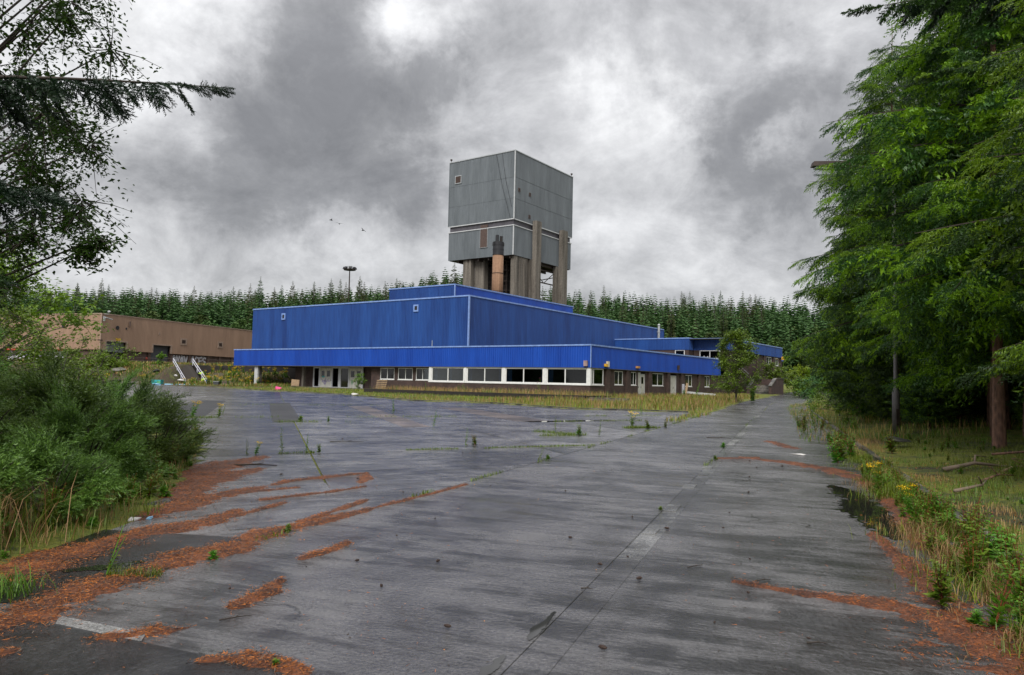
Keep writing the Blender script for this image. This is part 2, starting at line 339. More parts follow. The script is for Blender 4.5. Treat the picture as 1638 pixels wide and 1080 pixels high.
# ---------------------------------------------------------------- mesh helpers
class MB:
    def __init__(s): s.v = []; s.f = []; s.m = []; s.mi = 0
    def box(s, x0, x1, y0, y1, z0, z1):
        b = len(s.v)
        s.v += [(x0,y0,z0),(x1,y0,z0),(x1,y1,z0),(x0,y1,z0),(x0,y0,z1),(x1,y0,z1),(x1,y1,z1),(x0,y1,z1)]
        for q in ((0,3,2,1),(4,5,6,7),(0,1,5,4),(1,2,6,5),(2,3,7,6),(3,0,4,7)): s.f.append(tuple(b+i for i in q)); s.m.append(s.mi)
        return s
    def quad(s, *p):
        b = len(s.v); s.v += [tuple(q) for q in p]; s.f.append(tuple(range(b, b+len(p)))); s.m.append(s.mi); return s
    def prism(s, pts, z0, z1):      # pts ccw in xy, z callable or numbers
        b = len(s.v); n = len(pts)
        s.v += [(x, y, z0) for x, y in pts] + [(x, y, z1) for x, y in pts]
        s.f.append(tuple(b+n+i for i in range(n))); s.f.append(tuple(b+n-1-i for i in range(n))); s.m += [s.mi]*2
        for i in range(n): j = (i+1) % n; s.f.append((b+i, b+j, b+n+j, b+n+i)); s.m.append(s.mi)
        return s
    def tube(s, pts, rad, n=8, cap=True):
        b = len(s.v); P = [Vector(p) for p in pts]; m_ = len(P)
        if isinstance(rad, (int, float)): rad = [rad]*m_
        prev = None
        for i, p in enumerate(P):
            d = (P[min(i+1, m_-1)] - P[max(i-1, 0)]).normalized()
            up = prev if prev is not None else (Vector((0, 0, 1)) if abs(d.z) < .9 else Vector((1, 0, 0)))
            a = d.cross(up); a = a.normalized() if a.length > 1e-6 else d.orthogonal().normalized()
            c = a.cross(d).normalized(); prev = c
            for k in range(n):
                t = 2*math.pi*k/n; q = p + (a*math.cos(t) + c*math.sin(t))*rad[i]; s.v.append(tuple(q))
        for i in range(m_-1):
            for k in range(n):
                l = (k+1) % n; s.f.append((b+i*n+k, b+i*n+l, b+(i+1)*n+l, b+(i+1)*n+k)); s.m.append(s.mi)
        if cap:
            s.f.append(tuple(b+k for k in reversed(range(n)))); s.f.append(tuple(b+(m_-1)*n+k for k in range(n))); s.m += [s.mi]*2
        return s
    def mesh(s, name, mats):
        me = bpy.data.meshes.new(name); me.from_pydata(s.v, [], s.f); 
        for m in (mats if isinstance(mats, (list, tuple)) else [mats]): me.materials.append(m)
        me.polygons.foreach_set('material_index', s.m); me.update(); return me
    def build(s, name, mats, parent=None, smooth=False):
        me = s.mesh(name, mats)
        if smooth: me.polygons.foreach_set('use_smooth', [True]*len(me.polygons))
        return link(name, me, parent)
def link(name, me, parent=None, loc=None, rz=None, scale=None):
    o = bpy.data.objects.new(name, me); C.objects.link(o)
    if parent is not None: o.parent = parent
    if loc is not None: o.location = loc
    if rz is not None: o.rotation_euler = (0, 0, rz)
    if scale is not None: o.scale = scale if not isinstance(scale, (int, float)) else (scale,)*3
    return o
def empty(name, loc=(0,0,0), rz=0):
    o = link(name, None, None, loc, rz); o.empty_display_size = .2; return o
def tag(o, label=None, cat=None, group=None, kind=None):
    if label: o['label'] = label
    if cat: o['category'] = cat
    if group: o['group'] = group
    if kind: o['kind'] = kind
    return o
def mesh_np(name, V, F, mats, mi=None):
    me = bpy.data.meshes.new(name); V = np.ascontiguousarray(V, np.float32); F = np.ascontiguousarray(F, np.int32)
    k = F.shape[1]; me.vertices.add(len(V)); me.vertices.foreach_set('co', V.ravel())
    me.loops.add(F.size); me.loops.foreach_set('vertex_index', F.ravel()); me.polygons.add(len(F))
    me.polygons.foreach_set('loop_start', np.arange(len(F), dtype=np.int32)*k); me.polygons.foreach_set('loop_total', np.full(len(F), k, np.int32))
    for m in (mats if isinstance(mats, (list, tuple)) else [mats]): me.materials.append(m)
    if mi is not None: me.polygons.foreach_set('material_index', np.ascontiguousarray(mi, np.int32))
    me.update(calc_edges=True); return me
def vnoise(x, y, sc, seed=0):           # smooth value noise, vectorised
    x = np.asarray(x, float)*sc; y = np.asarray(y, float)*sc
    xi = np.floor(x).astype(np.int64); yi = np.floor(y).astype(np.int64); fx = x-xi; fy = y-yi
    fx = fx*fx*(3-2*fx); fy = fy*fy*(3-2*fy)
    def h(a, b):
        n = (a*374761393 + b*668265263 + seed*1442695041) & 0x7fffffff; n = ((n ^ (n >> 13))*1274126177) & 0x7fffffff
        return ((n ^ (n >> 16)) & 0xffff)/65535.
    return (h(xi, yi)*(1-fx)+h(xi+1, yi)*fx)*(1-fy) + (h(xi, yi+1)*(1-fx)+h(xi+1, yi+1)*fx)*fy
def fbm(x, y, sc, seed=0, o=4):
    r = 0; a = .5
    for i in range(o): r = r + a*vnoise(x, y, sc*2**i, seed+i); a *= .5
    return r/(1-.5**o)

# ---------------------------------------------------------------- terrain
TH = .6146; BX, BY = 8.632, 80.0
vx, vy = math.sin(TH), math.cos(TH)          # building local +X (along the right-hand facade)
def toloc(x, y): return (x-BX)*vx + (y-BY)*vy, -(x-BX)*vy + (y-BY)*vx
def toworld(a, b): return BX + a*vx - b*vy, BY + a*vy + b*vx
def smooth(t): t = np.clip(t, 0, 1); return t*t*(3-2*t)
def roadst(x, y):
    q = np.asarray(x)+1.64; y = np.asarray(y); s = q*.9387 - y*.3446; t = q*.3446 + y*.9387
    return s - .0008*np.maximum(t-60, 0)**2, t
def road_pt(s, t):
    s = s + .0008*max(t-60, 0)**2; return -1.64 + s*.9387 + t*.3446, -s*.3446 + t*.9387
def wl(t): return np.interp(t, [0, 6.7, 40, 62, 300], [3.66, 3.60, 3.05, 2.95, 3.0])    # width of the left lane
def gz(x, y):
    x = np.asarray(x, float); y = np.asarray(y, float)
    a = np.clip((y-60)/60*.25, 0, .4) + np.interp(y, [140, 190, 300], [0, 2.6, 8]); b = np.interp(y, [55, 110, 140, 190, 300], [0, .5, 1.3, 3, 8])
    return a + (b-a)*smooth((x+5)/25)
FE = ([-300, -59.9, -41, -29, -17.9, -8.3, -1.7, 4.5, 11.9, 30], [170, 119, 104, 89, 80, 63, 60.9, 51.5, 49.5, 49.5])
BUSHX = ([-20, 4, 6.7, 8, 9.3, 14.7, 20.8, 26, 30, 34, 40], [-4.2, -4.3, -4.7, -4.5, -4.5, -6.4, -8.8, -13, -20, -40, -90])
def paved(x, y):
    s, t = roadst(x, y); road = (s > -wl(t)-.02) & (s < 3.65) & (t < 190)
    yard = (s <= -wl(t)) & (y < np.interp(x, *FE)) & (x > np.interp(y, *BUSHX)) & (y < 130)
    return road | yard
def terrain(x, y):
    x = np.asarray(x, float); y = np.asarray(y, float)
    s, t = roadst(x, y); g = gz(x, y); pv = paved(x, y)
    lx, ly = toloc(x, y)
    z = g + .06 + .08*(fbm(x, y, .5, 3)-.5)
    right = (s > 3.65) & (t < 200)
    z = np.where(right, g + .07 + .11*np.clip(s-4.6, 0, 14) + .22*(fbm(x, y, .45, 5)-.5)*smooth((s-4.6)/2), z)
    left = (x < np.interp(y, *BUSHX)) & (y < 45)
    z = np.where(left, g + .05 + .03*np.clip(np.interp(y, *BUSHX)-x, 0, 12), z)
    far = (~right) & (~left) & (y > 45)
    dB = np.maximum(-lx, -ly)            # distance in front of the facades
    up = smooth(1-(dB-1.5)/9)
    zf = z + (np.maximum(.46, z)-z)*up
    # the raised level behind the retaining wall and the rough bank left of the steps
    plat = smooth((y-112-np.clip(-54-x, 0, 8)*.0)/14)*(x < -56) + ((y > 128.2) & (x >= -56))*(x < -20)
    plat = np.where((x < -56), smooth((y-(112+3*fbm(x, y, .08, 9)))/15), plat)
    inb = (lx > 2) & (ly < 66) & (lx < 66)
    plat = np.where(inb, 0, plat)
    zf = zf + 2.0*smooth((y-115.5)/11)*(x > -53.5)*(x < -36)*(y < 127.9)*smooth((-36-x)/4)*smooth((x+53.5)/3)
    pz = 3.7 + .5*(fbm(x, y, .12, 11)-.5)*(y < 146)
    zf = zf + (pz - zf)*plat + .5*(fbm(x, y, .3, 12)-.5)*plat*(1-plat)*4
    z = np.where(far, zf, z)
    z = np.where(pv, g-.018, z)
    hill = np.clip((y-192)*.15, 0, 16)*(1+.30*np.exp(-((x+38)/48)**2)+.30*np.exp(-((x+24)/14)**2)) + .6*(fbm(x, y, .03, 4)-.5)*smooth((y-190)/30)
    hill = hill + (1.6*smooth((10-x)/30)+2.4*np.exp(-((x+24)/13)**2))*smooth((y-192)/14)
    z = z + hill*(y > 192)
    return z
def tz(x, y): return float(terrain(x, y))
def axis(parts):
    r = []
    for a, b, st in parts: r.append(np.arange(a, b, st))
    return np.concatenate(r+[np.array([parts[-1][1]])])
gx = axis([(-700, -140, 20), (-140, -60, 2.5), (-60, -20, 1.2), (-20, 30, .45), (30, 60, 1.2), (60, 140, 4), (140, 700, 20)])
gy = axis([(-60, 0, 4), (0, 45, .45), (45, 135, 1.1), (135, 200, 2.5), (200, 420, 8), (420, 1500, 60)])
X, Y = np.meshgrid(gx, gy); Z = terrain(X, Y)
nx, ny = len(gx), len(gy)
I = np.arange(nx*ny).reshape(ny, nx); F = np.stack([I[:-1,:-1], I[:-1,1:], I[1:,1:], I[1:,:-1]], -1).reshape(-1, 4)
cx = X[:-1,:-1].ravel(); cy = Y[:-1,:-1].ravel()
mi = np.where(cy > 185, 1, np.where((cy > 104) & (cx < -20), 2, 0))
gm = mesh_np('ground', np.stack([X, Y, Z], -1).reshape(-1, 3), F, [soil, hillm, bankm], mi)
gm.polygons.foreach_set('use_smooth', [True]*len(gm.polygons))
tag(link('ground', gm), kind='structure', label='soil and moss of the verges, banks and wooded hill')

# ---------------------------------------------------------------- paving: every slab its own piece
road = tag(empty('road'), kind='structure', label='wet two-lane concrete road running away to the right')
yard = tag(empty('yard'), kind='structure', label='wet cracked concrete car park in front of the blue building')
def slab_obj(poly, mat, parent, name='slab', lift=0, th=.12, gap=.012, cut=None, step=7):
    """poly: world xy ccw; shrunk by the joint gap, cut finely where the ground rises, laid on the ground"""
    bm = bmesh.new(); c = np.mean(poly, 0)
    P = []
    n = len(poly)
    for i in range(n):
        p = np.array(poly[i]); a = np.array(poly[i-1])-p; b = np.array(poly[(i+1) % n])-p
        a = a/np.linalg.norm(a); b = b/np.linalg.norm(b); sn = abs(a[0]*b[1]-a[1]*b[0]); P.append(p+(a+b)*gap/max(sn, .3))
    vs = [bm.verts.new((p[0], p[1], 0)) for p in P]; f = bm.faces.new(vs)
    if f.normal.z < 0 or f.calc_area() == 0: pass
    if cut:
        for co, no in cut:
            bmesh.ops.bisect_plane(bm, geom=bm.verts[:]+bm.edges[:]+bm.faces[:], plane_co=co, plane_no=no, clear_outer=True)
    if not bm.faces: bm.free(); return None
    ys = [v.co.y for v in bm.verts]
    if max(ys) > 54:
        y = max(54, math.floor(min(ys)))
        while y < max(ys):
            bmesh.ops.bisect_plane(bm, geom=bm.verts[:]+bm.edges[:]+bm.faces[:], plane_co=(0, y, 0), plane_no=(0, 1, 0)); y += step
        xs = [v.co.x for v in bm.verts]; xx = math.floor(min(xs))
        while xx < max(xs):
            bmesh.ops.bisect_plane(bm, geom=bm.verts[:]+bm.edges[:]+bm.faces[:], plane_co=(xx, 0, 0), plane_no=(1, 0, 0)); xx += step
    for v in bm.verts: v.co.z = float(gz(v.co.x, v.co.y)) + lift
    bmesh.ops.recalc_face_normals(bm, faces=bm.faces)
    for f in bm.faces:
        if f.normal.z < 0: f.normal_flip()
    r = bmesh.ops.extrude_face_region(bm, geom=bm.faces[:])
    for v in [g for g in r['geom'] if isinstance(g, bmesh.types.BMVert)]: pass
    low = [g for g in r['geom'] if isinstance(g, bmesh.types.BMVert)]
    for v in low: v.co.z -= th
    bmesh.ops.recalc_face_normals(bm, faces=bm.faces)
    me = bpy.data.meshes.new(name); bm.to_mesh(me); bm.free(); me.materials.append(mat)
    return link(name, me, parent)
def road_slab(s0, s1, t0, t1, mat, name='slab', lift=0, gap=.01):
    m = max(1, int((t1-t0)/9)) if t1 > 60 else 1
    for k in range(m):
        ta, tb = t0+(t1-t0)*k/m, t0+(t1-t0)*(k+1)/m
        f = lambda s, t: s(t) if callable(s) else s
        slab_obj([road_pt(f(s0, ta), ta), road_pt(f(s1, ta), ta), road_pt(f(s1, tb), tb), road_pt(f(s0, tb), tb)], mat, road, name, lift, gap=gap)
TJ = [-13.1, 4.35, 21.85, 39.2, 56.7, 74, 91.5, 109, 126.5, 144, 161, 178]
lf = lambda t: -float(wl(t))
for a, b in zip(TJ[:-1], TJ[1:]):
    road_slab(lf, -.001, a, b, concrete, gap=.0015); road_slab(.252, 3.62, a+.0, b+.0, concrete, gap=.001)
    k = 5
    for i in range(k):      # narrow smooth strip between the two lanes, broken into lengths
        ta, tb = a+(b-a)*i/k, a+(b-a)*(i+1)/k
        road_slab(.002, .250, ta, tb, concrete_pale if (i*7) % 5 else concrete, 'centre_strip', -.001-.002*(i % 2), .0015)
# the yard grid: one family of joints heads 18 deg left of the view, the other crosses it
hA = np.array([-math.sin(math.radians(18)), math.cos(math.radians(18))]); hB = np.array([math.cos(math.radians(29)), math.sin(math.radians(29))])
P0 = np.array([-4.53, 16.9])
M2 = np.array([hB, hA]).T
cutL = []
for i in range(-26, 14):
    for j in range(-2, 8):
        q = lambda a, b: tuple(P0 + hB*a*6.1 + hA*b*17.6)
        poly = [q(i, j), q(i+1, j), q(i+1, j+1), q(i, j+1)]
        c = np.mean(poly, 0)
        if c[1] < -14 or c[1] > 138 or c[0] < -110: continue
        S_, T_ = roadst(*np.array(poly).T)
        if (S_ > -wl(T_)).all(): continue
        cut = None
        if (S_ > -wl(T_)-.2).any():
            if c[1] > 62: continue
            # keep only what lies left of the road's left joint
            ta = float(np.clip(T_.min(), -13, 70)); tb = float(np.clip(T_.max(), -12, 75))
            a = np.array(road_pt(lf(ta)-.02, ta)); b = np.array(road_pt(lf(tb)-.02, tb)); d = b-a
            cut = [((a[0], a[1], 0), (d[1], -d[0], 0))]
        slab_obj(poly, concrete_y, yard, cut=cut, gap=.02)
def patch(pts, mat, lift=.006, name='repair_patch', parent=None): return slab_obj(pts, mat, parent or yard, name, lift, .02, 0.0)
patch([(-16.3, 49.9), (-9.25, 28.8), (-8.2, 29.2), (-15.2, 50.8)], concrete_dark)
patch([(-22.2, 52.6), (-14.6, 30.6), (-13.0, 31.4), (-20.6, 53.5)], concrete_dark)
patch([(-10.4, 47.4), (-3.9, 27.2), (-3.0, 27.8), (-9.3, 48.2)], concrete_tan)
patch([(-4.8, 48.6), (.3, 33.2), (1.9, 34.0), (-3.2, 49.6)], concrete_tan)
patch([(-4.5, 11.0), (-3.1, 8.3), (-2.62, 8.6), (-2.1, 9.6), (-3.0, 12.2)], concrete_y, .004)
patch([(-4.6, 5.4), (-3.25, 5.6), (-2.95, 6.7), (-2.75, 7.9), (-4.6, 8.2)], asphalt, .008, 'asphalt_strip')
patch([(-2.45, -2), (-1.1, -1.2), (-1.12, 4.30), (-3.1, 5.12), (-4.5, 5.2), (-4.5, 0)], asphalt, .008, 'asphalt_strip', road)
patch([(-3.12, 5.26), (-3.05, 5.10), (-2.32, 4.80), (-2.36, 4.95)], concrete_pale, .010, 'pale_patch', road)
patch([(-1.9, 4.74), (-1.88, 4.63), (-1.2, 4.34), (-1.2, 4.42)], concrete_pale, .010, 'pale_patch', road)
# scattered lighter repairs along the centre strip
for t0, t1, s0, s1 in ((9.2, 9.55, .02, .17), (10.9, 11.5, .0, .18), (13.4, 13.9, -.05, .15), (15.4, 15.9, .0, .19), (16.6, 17.4, -.04, .16), (19.4, 20.6, -.04, .18), (23.5, 25.0, 0, .2)):
    road_slab(s0, s1, t0, t1, concrete_pale, 'pale_patch', .004, .0)
# kerbs
def kerb(line, name='kerb', parent=None, w=.13, h=.13, n0=0):
    for a, b in zip(line[:-1], line[1:]):
        a = np.array(a, float); b = np.array(b, float); d = (b-a); L = np.linalg.norm(d); d = d/L; nn = np.array([d[1], -d[0]])
        m = max(1, round(L/.92))
        for k in range(m):
            p, q = a+d*(L*k/m+.006), a+d*(L*(k+1)/m-.006)
            j = random.uniform(-.012, .012)
            p = p+nn*j; q = q+nn*(j+random.uniform(-.006, .006)); z = float(gz(*p)) + random.uniform(-.008, .006)
            mb = MB(); mb.prism([tuple(p), tuple(p+nn*w), tuple(q+nn*w), tuple(q)], z-.1, z+h); mb.build(name, kerbm, parent or road)
kerb([road_pt(3.66, t) for t in np.arange(1, 40, 3.7)], h=.11)
for t in np.arange(40, 100, 10): kerb([road_pt(3.66, t), road_pt(3.66, t+10)], h=.11)
fe = list(zip(FE[0], FE[1]))[1:9]
for a, b in zip(fe[:-1], fe[1:]): kerb([b, a], parent=yard, h=.10)
# ---------------------------------------------------------------- the blue building
def clad_mesh(w, h, pitch, depth, mat, key={}):
    """vertical trapezoid ribs, panel spans local x 0..w, faces -y"""
    k = (round(w, 2), round(h, 2), pitch, depth, mat.name)
    if k in key: return key[k]
    n = max(1, round(w/pitch)); p = w/n; pts = []
    for i in range(n): pts += [(i*p+.03*p, 0), (i*p+.15*p, -depth), (i*p+.5*p, -depth), (i*p+.62*p, 0)]
    pts = [(0, 0)] + pts + [(w, 0)]
    mb = MB()
    for i in range(len(pts)-1):
        a, b = pts[i], pts[i+1]; mb.quad((a[0], a[1], 0), (b[0], b[1], 0), (b[0], b[1], h), (a[0], a[1], h))
    key[k] = mb.mesh('cladding_panel', mat); return key[k]
def clad_run(parent, side, plane, a0, a1, z0, z1, mat, pitch=.28, depth=.045, pw=1.1, name='cladding_panel'):
    """side 'L': facade on plane x=const facing -x, along y;  'R': plane y=const facing -y, along x"""
    n = max(1, round((a1-a0)/pw)); w = (a1-a0)/n; me = clad_mesh(w, z1-z0, pitch, depth, mat)
    for i in range(n):
        if side == 'L': link(name, me, parent, (plane, a1-i*w, z0), -math.pi/2)
        else: link(name, me, parent, (a0+i*w, plane, z0))
def fbox(mb, side, a0, a1, o0, o1, z0, z1):
    """box on a facade: along a0..a1, o = depth coordinate on the building's own axis"""
    if side == 'L': mb.box(o0, o1, a0, a1, z0, z1)
    else: mb.box(a0, a1, o0, o1, z0, z1)
B = empty('industrial_building', (BX, BY, 0), math.pi/2 - TH)
tag(B, 'long low blue corrugated colliery building with brick ground floor and overhanging blue fascia', 'building')
ZB, ZS, ZT = .5, 3.6, 6.13
def part(name, mat, fn, parent=B):
    mb = MB(); fn(mb); return mb.build(name, mat, parent)
# main hall
mx, my, mz, ml, mr = 2.5, 19.08, 12.79, 63.8, 63.1
part('hall_wall', blue_wall, lambda m: m.box(mx+.06, mr-.06, my+.06, ml-.06, 3.7, mz-.15))
clad_run(B, 'L', mx+.05, my+.02, ml, 3.7, mz-.12, blue_wall, .30, .05)
clad_run(B, 'R', my+.05, mx+.02, mr, 3.7, mz-.12, blue_wall, .30, .05)
part('hall_roof', roofm, lambda m: m.box(mx+.1, mr-.1, my+.1, ml-.1, mz-.14, mz-.05))
def coping(z, x0, x1, y0, y1, w=.14, h=.16, mat=blue_trim, sides='LR', over=.06):
    def fn(m):
        if 'L' in sides: m.box(x0-over, x0-over+w, y0-over, y1+over, z-h, z+.02)
        if 'R' in sides: m.box(x0-over+w, x1+over, y0-over, y0-over+w, z-h, z+.02)
    part('coping', mat, fn)
coping(mz, mx, mr, my, ml)
part('corner_flashing', blue_trim, lambda m: m.box(mx-.07, mx+.12, my-.07, my+.12, ZT, mz-.16))
part('corner_flashing', blue_wall, lambda m: m.box(mr-.02, mr+.08, my-.06, my+.10, 6, mz-.16))
# roof box
px0, px1, py0, py1, pz = 10.0, 43.15, 27.75, 40.73, 15.67
part('roof_box_wall', blue_wall, lambda m: m.box(px0+.06, px1-.06, py0+.06, py1-.06, mz-.1, pz-.12))
clad_run(B, 'L', px0+.05, py0, py1, mz-.04, pz-.12, blue_wall, .3, .05)
clad_run(B, 'R', py0+.05, px0, px1, mz-.04, pz-.12, blue_fascia, .3, .05)
coping(pz, px0, px1, py0, py1); part('roof_box_roof', roofm, lambda m: m.box(px0+.1, px1-.1, py0+.1, py1-.1, pz-.1, pz-.04))
part('corner_flashing', blue_trim, lambda m: m.box(px0-.05, px0+.1, py0-.05, py0+.1, mz-.03, pz-.16))
# low wing fascia
L0, R0 = 64.74, 41.12
clad_run(B, 'L', .05, .02, L0, ZS, ZT-.1, blue_fascia, .31, .06, 1.24)
clad_run(B, 'R', .05, .02, R0, ZS, ZT-.1, blue_fascia, .31, .06, 1.24)
def fasc(m):
    m.box(.07, .22, .07, L0-.02, ZS+.02, ZT-.12); m.box(.22, R0-.02, .07, .22, ZS+.02, ZT-.12)
    m.box(.22, mx+.1, L0-.25, L0-.02, ZS+.02, ZT-.12); m.box(R0-.17, R0-.02, .22, my, ZS+.02, ZT-.12)
part('fascia_backing', blue_fascia, fasc)
coping(ZT, 0, R0, 0, L0, .3, .14)
part('corner_flashing', blue_trim, lambda m: m.box(-.035, .06, -.035, .06, ZS, ZT-.15))
part('low_roof', roofm, lambda m: (m.box(.25, mx, my, L0-.3, 5.75, 5.9), m.box(.25, 44.7, .25, my, 5.75, 5.9)))
part('soffit', mat_plain('dark_soffit', (.10, .10, .10), .8), lambda m: (m.box(.0, 44.7, 0.0, my, ZS-.06, ZS), m.box(.0, 44.7, my, ml, ZS-.07, ZS-.01), m.box(.0, 2.5, ml, L0, ZS-.06, ZS)))
# floor slab / plinth
part('plinth', kerbm, lambda m: (m.box(-.6, 44, -.1, 53, -.3, ZB), m.box(-2.4, -.6, 34.2, 52, -.3, ZB-.03), m.box(-3.3, -2.4, 35, 50, -.3, ZB-.19)))
# ground-floor walls
def walls(m):
    # bay under the wide windows
    m.box(.10, .32, .10, 23.3, ZB, 1.72)
    m.box(.32, .9, 23.08, 23.3, ZB, ZS-.08)
    # wall with the four small windows, left of the bay
    X0, X1 = .9, 1.12
    wins = [(24.0, 26.3), (27.3, 29.8), (30.9, 33.4)]
    m.box(X0, X1, 23.1, 34.6, ZB, 1.86); m.box(X0, X1, 23.1, 34.6, 3.42, ZS-.08)
    edges = [23.1, 24.9-.55, 26.5, 27.4, 29.2+.6, 30.5, 33.1, 34.6]
WL = [(24.1, 26.4), (26.95, 29.6), (30.25, 32.9)]
def walls2(m):
    walls(m)
    X0, X1 = .9, 1.12; e = [23.1]+[q for w in WL for q in w]+[34.6]
    for i in range(0, len(e), 2):
        if e[i+1]-e[i] > .02: m.box(X0, X1, e[i], e[i+1], 1.86, 3.42)
    # entrance recess
    m.box(1.12, 3.0, 34.4, 34.6, ZB, ZS-.08)
    m.box(2.8, 3.0, 34.6, 37.9, ZB, ZS-.08)
    m.box(2.8, 3.0, 48.7, 53.0, ZB, ZS-.08); m.box(3.0, 30, 52.8, 53.0, ZB, ZS-.08)
wall_l = part('brick_wall', brick, walls2)
WR = [(1, 'w', 0.35, 3.1), (0, 'w', 6.2, 8.4), (0, 'w', 10.5, 12.0), (0, 'd', 12.45, 14.5), (0, 'w', 16.6, 20.1), (0, 'd', 22.2, 24.4), (0, 'w', 27.6, 30.1), (0, 'w', 35.0, 37.1)]
def wallsR(m):
    Y0, Y1 = .30, .52; e = [3.2]
    for c, k, a, b in WR:
        if c: continue
        e += [a, b]
    e += [44.7]
    for i in range(0, len(e), 2): m.box(Y0, Y1, e[i], e[i+1], 0, 1) if False else m.box(e[i], e[i+1], Y0, Y1, ZB-.1, ZS-.08)
    for c, k, a, b in WR:
        if c: continue
        if k == 'w': m.box(a, b, Y0, Y1, ZB-.1, 1.78)
        m.box(a, b, Y0, Y1, 3.40, ZS-.08)
    m.box(.32, 3.2, .10, .32, ZB, 1.72)
    m.box(3.0, 3.2, .32, .52, ZB-.1, ZS-.08)
part('brick_wall', brick, wallsR)
for a, b in ((3.75, 4.8), (8.95, 9.65), (15.2, 15.95), (21.0, 21.9), (25.6, 26.4), (32.1, 32.9), (38.1, 39.0)):
    part('pilaster', brick, lambda m, a=a, b=b: m.box(a, b, .08, .30, ZB-.1, ZS-.07))
# interior
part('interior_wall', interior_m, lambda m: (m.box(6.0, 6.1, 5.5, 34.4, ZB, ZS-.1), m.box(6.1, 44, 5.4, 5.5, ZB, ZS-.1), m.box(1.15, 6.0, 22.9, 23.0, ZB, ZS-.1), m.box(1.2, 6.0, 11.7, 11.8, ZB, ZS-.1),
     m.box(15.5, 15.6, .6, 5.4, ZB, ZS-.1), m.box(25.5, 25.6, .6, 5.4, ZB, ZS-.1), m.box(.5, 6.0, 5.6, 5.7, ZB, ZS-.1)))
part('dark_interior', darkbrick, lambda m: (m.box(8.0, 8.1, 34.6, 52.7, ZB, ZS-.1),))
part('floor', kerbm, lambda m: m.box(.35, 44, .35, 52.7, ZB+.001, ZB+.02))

def window(side, pl, a0, a1, z0, z1, lights=2, mat=white_frame, t=.11, d=.09, curt=(), name='window', parent=B, sill=True, mull=None, gl=True, broken=False):
    """frame (the part) with its glass and curtains as its pieces; pl = outer face plane, depth grows inwards"""
    mb = MB(); n = lights
    fbox(mb, side, a0, a1, pl, pl+d, z0, z0+t); fbox(mb, side, a0, a1, pl, pl+d, z1-t, z1)
    fbox(mb, side, a0, a0+t, pl, pl+d, z0+t, z1-t); fbox(mb, side, a1-t, a1, pl, pl+d, z0+t, z1-t)
    mm = mull or [a0+(a1-a0)*i/n for i in range(1, n)]
    for q in mm: fbox(mb, side, q-t*.5, q+t*.5, pl+.002, pl+d-.002, z0+t, z1-t)
    w = mb.build(name, mat, parent)
    if sill:
        sb = MB(); fbox(sb, side, a0-.05, a1+.05, pl-.07, pl+d, z0-.08, z0-.002); sb.build('sill', mat, w)
    ed = [a0+t]+[q for m_ in mm for q in (m_-t*.5, m_+t*.5)]+[a1-t]
    if gl:
        for i in range(0, len(ed), 2):
            if broken and i == 0: continue
            gb = MB(); o = pl+d*.5
            if broken and i > 0:
                a, b = ed[i], ed[i+1]; zz0, zz1 = z0+t, z1-t
                pts = [(a, zz1-.9), (a+.25, zz1-.25), (a+.6, zz1-.5), (a+.9, zz1-.2), (b-.1, zz1-.7)]
                def P(al, z): return (o, al, z) if side == 'L' else (al, o, z)
                for k in range(len(pts)-1): gb.quad(P(pts[k][0], zz0), P(pts[k+1][0], zz0), P(pts[k+1][0], pts[k+1][1]-.5), P(pts[k][0], pts[k][1]-.5))
                gb.build('pane', mat_get('cloudy'), w); continue
            fbox(gb, side, ed[i], ed[i+1], o, o+.006, z0+t, z1-t); gb.build('pane', glass, w)
    for c0, c1 in curt:
        cb = MB(); k = 10; pts = []
        for i in range(k+1): pts.append((c0+(c1-c0)*i/k, pl+d+.12+.05*(i % 2)))
        for i in range(k):
            (a, o1), (b, o2) = pts[i], pts[i+1]
            P = (lambda al, o, z: (o, al, z)) if side == 'L' else (lambda al, o, z: (al, o, z))
            cb.quad(P(a, o1, z0+.1), P(b, o2, z0+.1), P(b, o2, z1-.03), P(a, o1, z1-.03))
        cb.build('curtain', curtain_m, w)
    return w
def mat_get(n):
    return {'cloudy': galv}[n]
# wide bay windows, four two-light units with broad white posts between
MU = [23.2, 17.5, 11.7, 5.95, .25]
LTS = [20.3, 14.55, 8.9, 3.3]
cur = [[(22.2, 22.7), (19.8, 20.2)], [(16.6, 17.25), (12.0, 12.6)], [(10.7, 11.4), (6.2, 6.6)], [(5.0, 5.6), (.5, .8)]]
for i in range(4):
    a1, a0 = MU[i], MU[i+1]
    window('L', .12, a0+.22, a1-.22, 1.74, ZS-.07, 2, white_frame, .13, .10, cur[i], mull=[LTS[i]], sill=False)
for q in MU: part('white_post', white_frame, lambda m, q=q: m.box(.06, .30, q-.22 if q > .3 else .05, q+.218 if q > .3 else .47, 1.74, ZS-.07))
part('sill', white_frame, lambda m: (m.box(.02, .33, .02, 23.45, 1.63, 1.735), m.box(.33, 3.2, .02, .30, 1.63, 1.735)))
window('R', .12, .48, 3.15, 1.74, ZS-.07, 2, white_frame, .11, .10, [(1.9, 2.9)], mull=[.9], sill=False)
for j, (a, b) in enumerate(WL): window('L', .93, a+.01, b-.01, 1.87, 3.41, 2, white_frame, .09, .08, [(a+.2, a+1.0)] if j < 2 else [])
for c, k, a, b in WR:
    if c or k == 'd': continue
    window('R', .34, a+.01, b-.01, 1.79, 3.39, 2, white_frame, .09, .08, [(b-.75, b-.15)] if a < 20 else [])
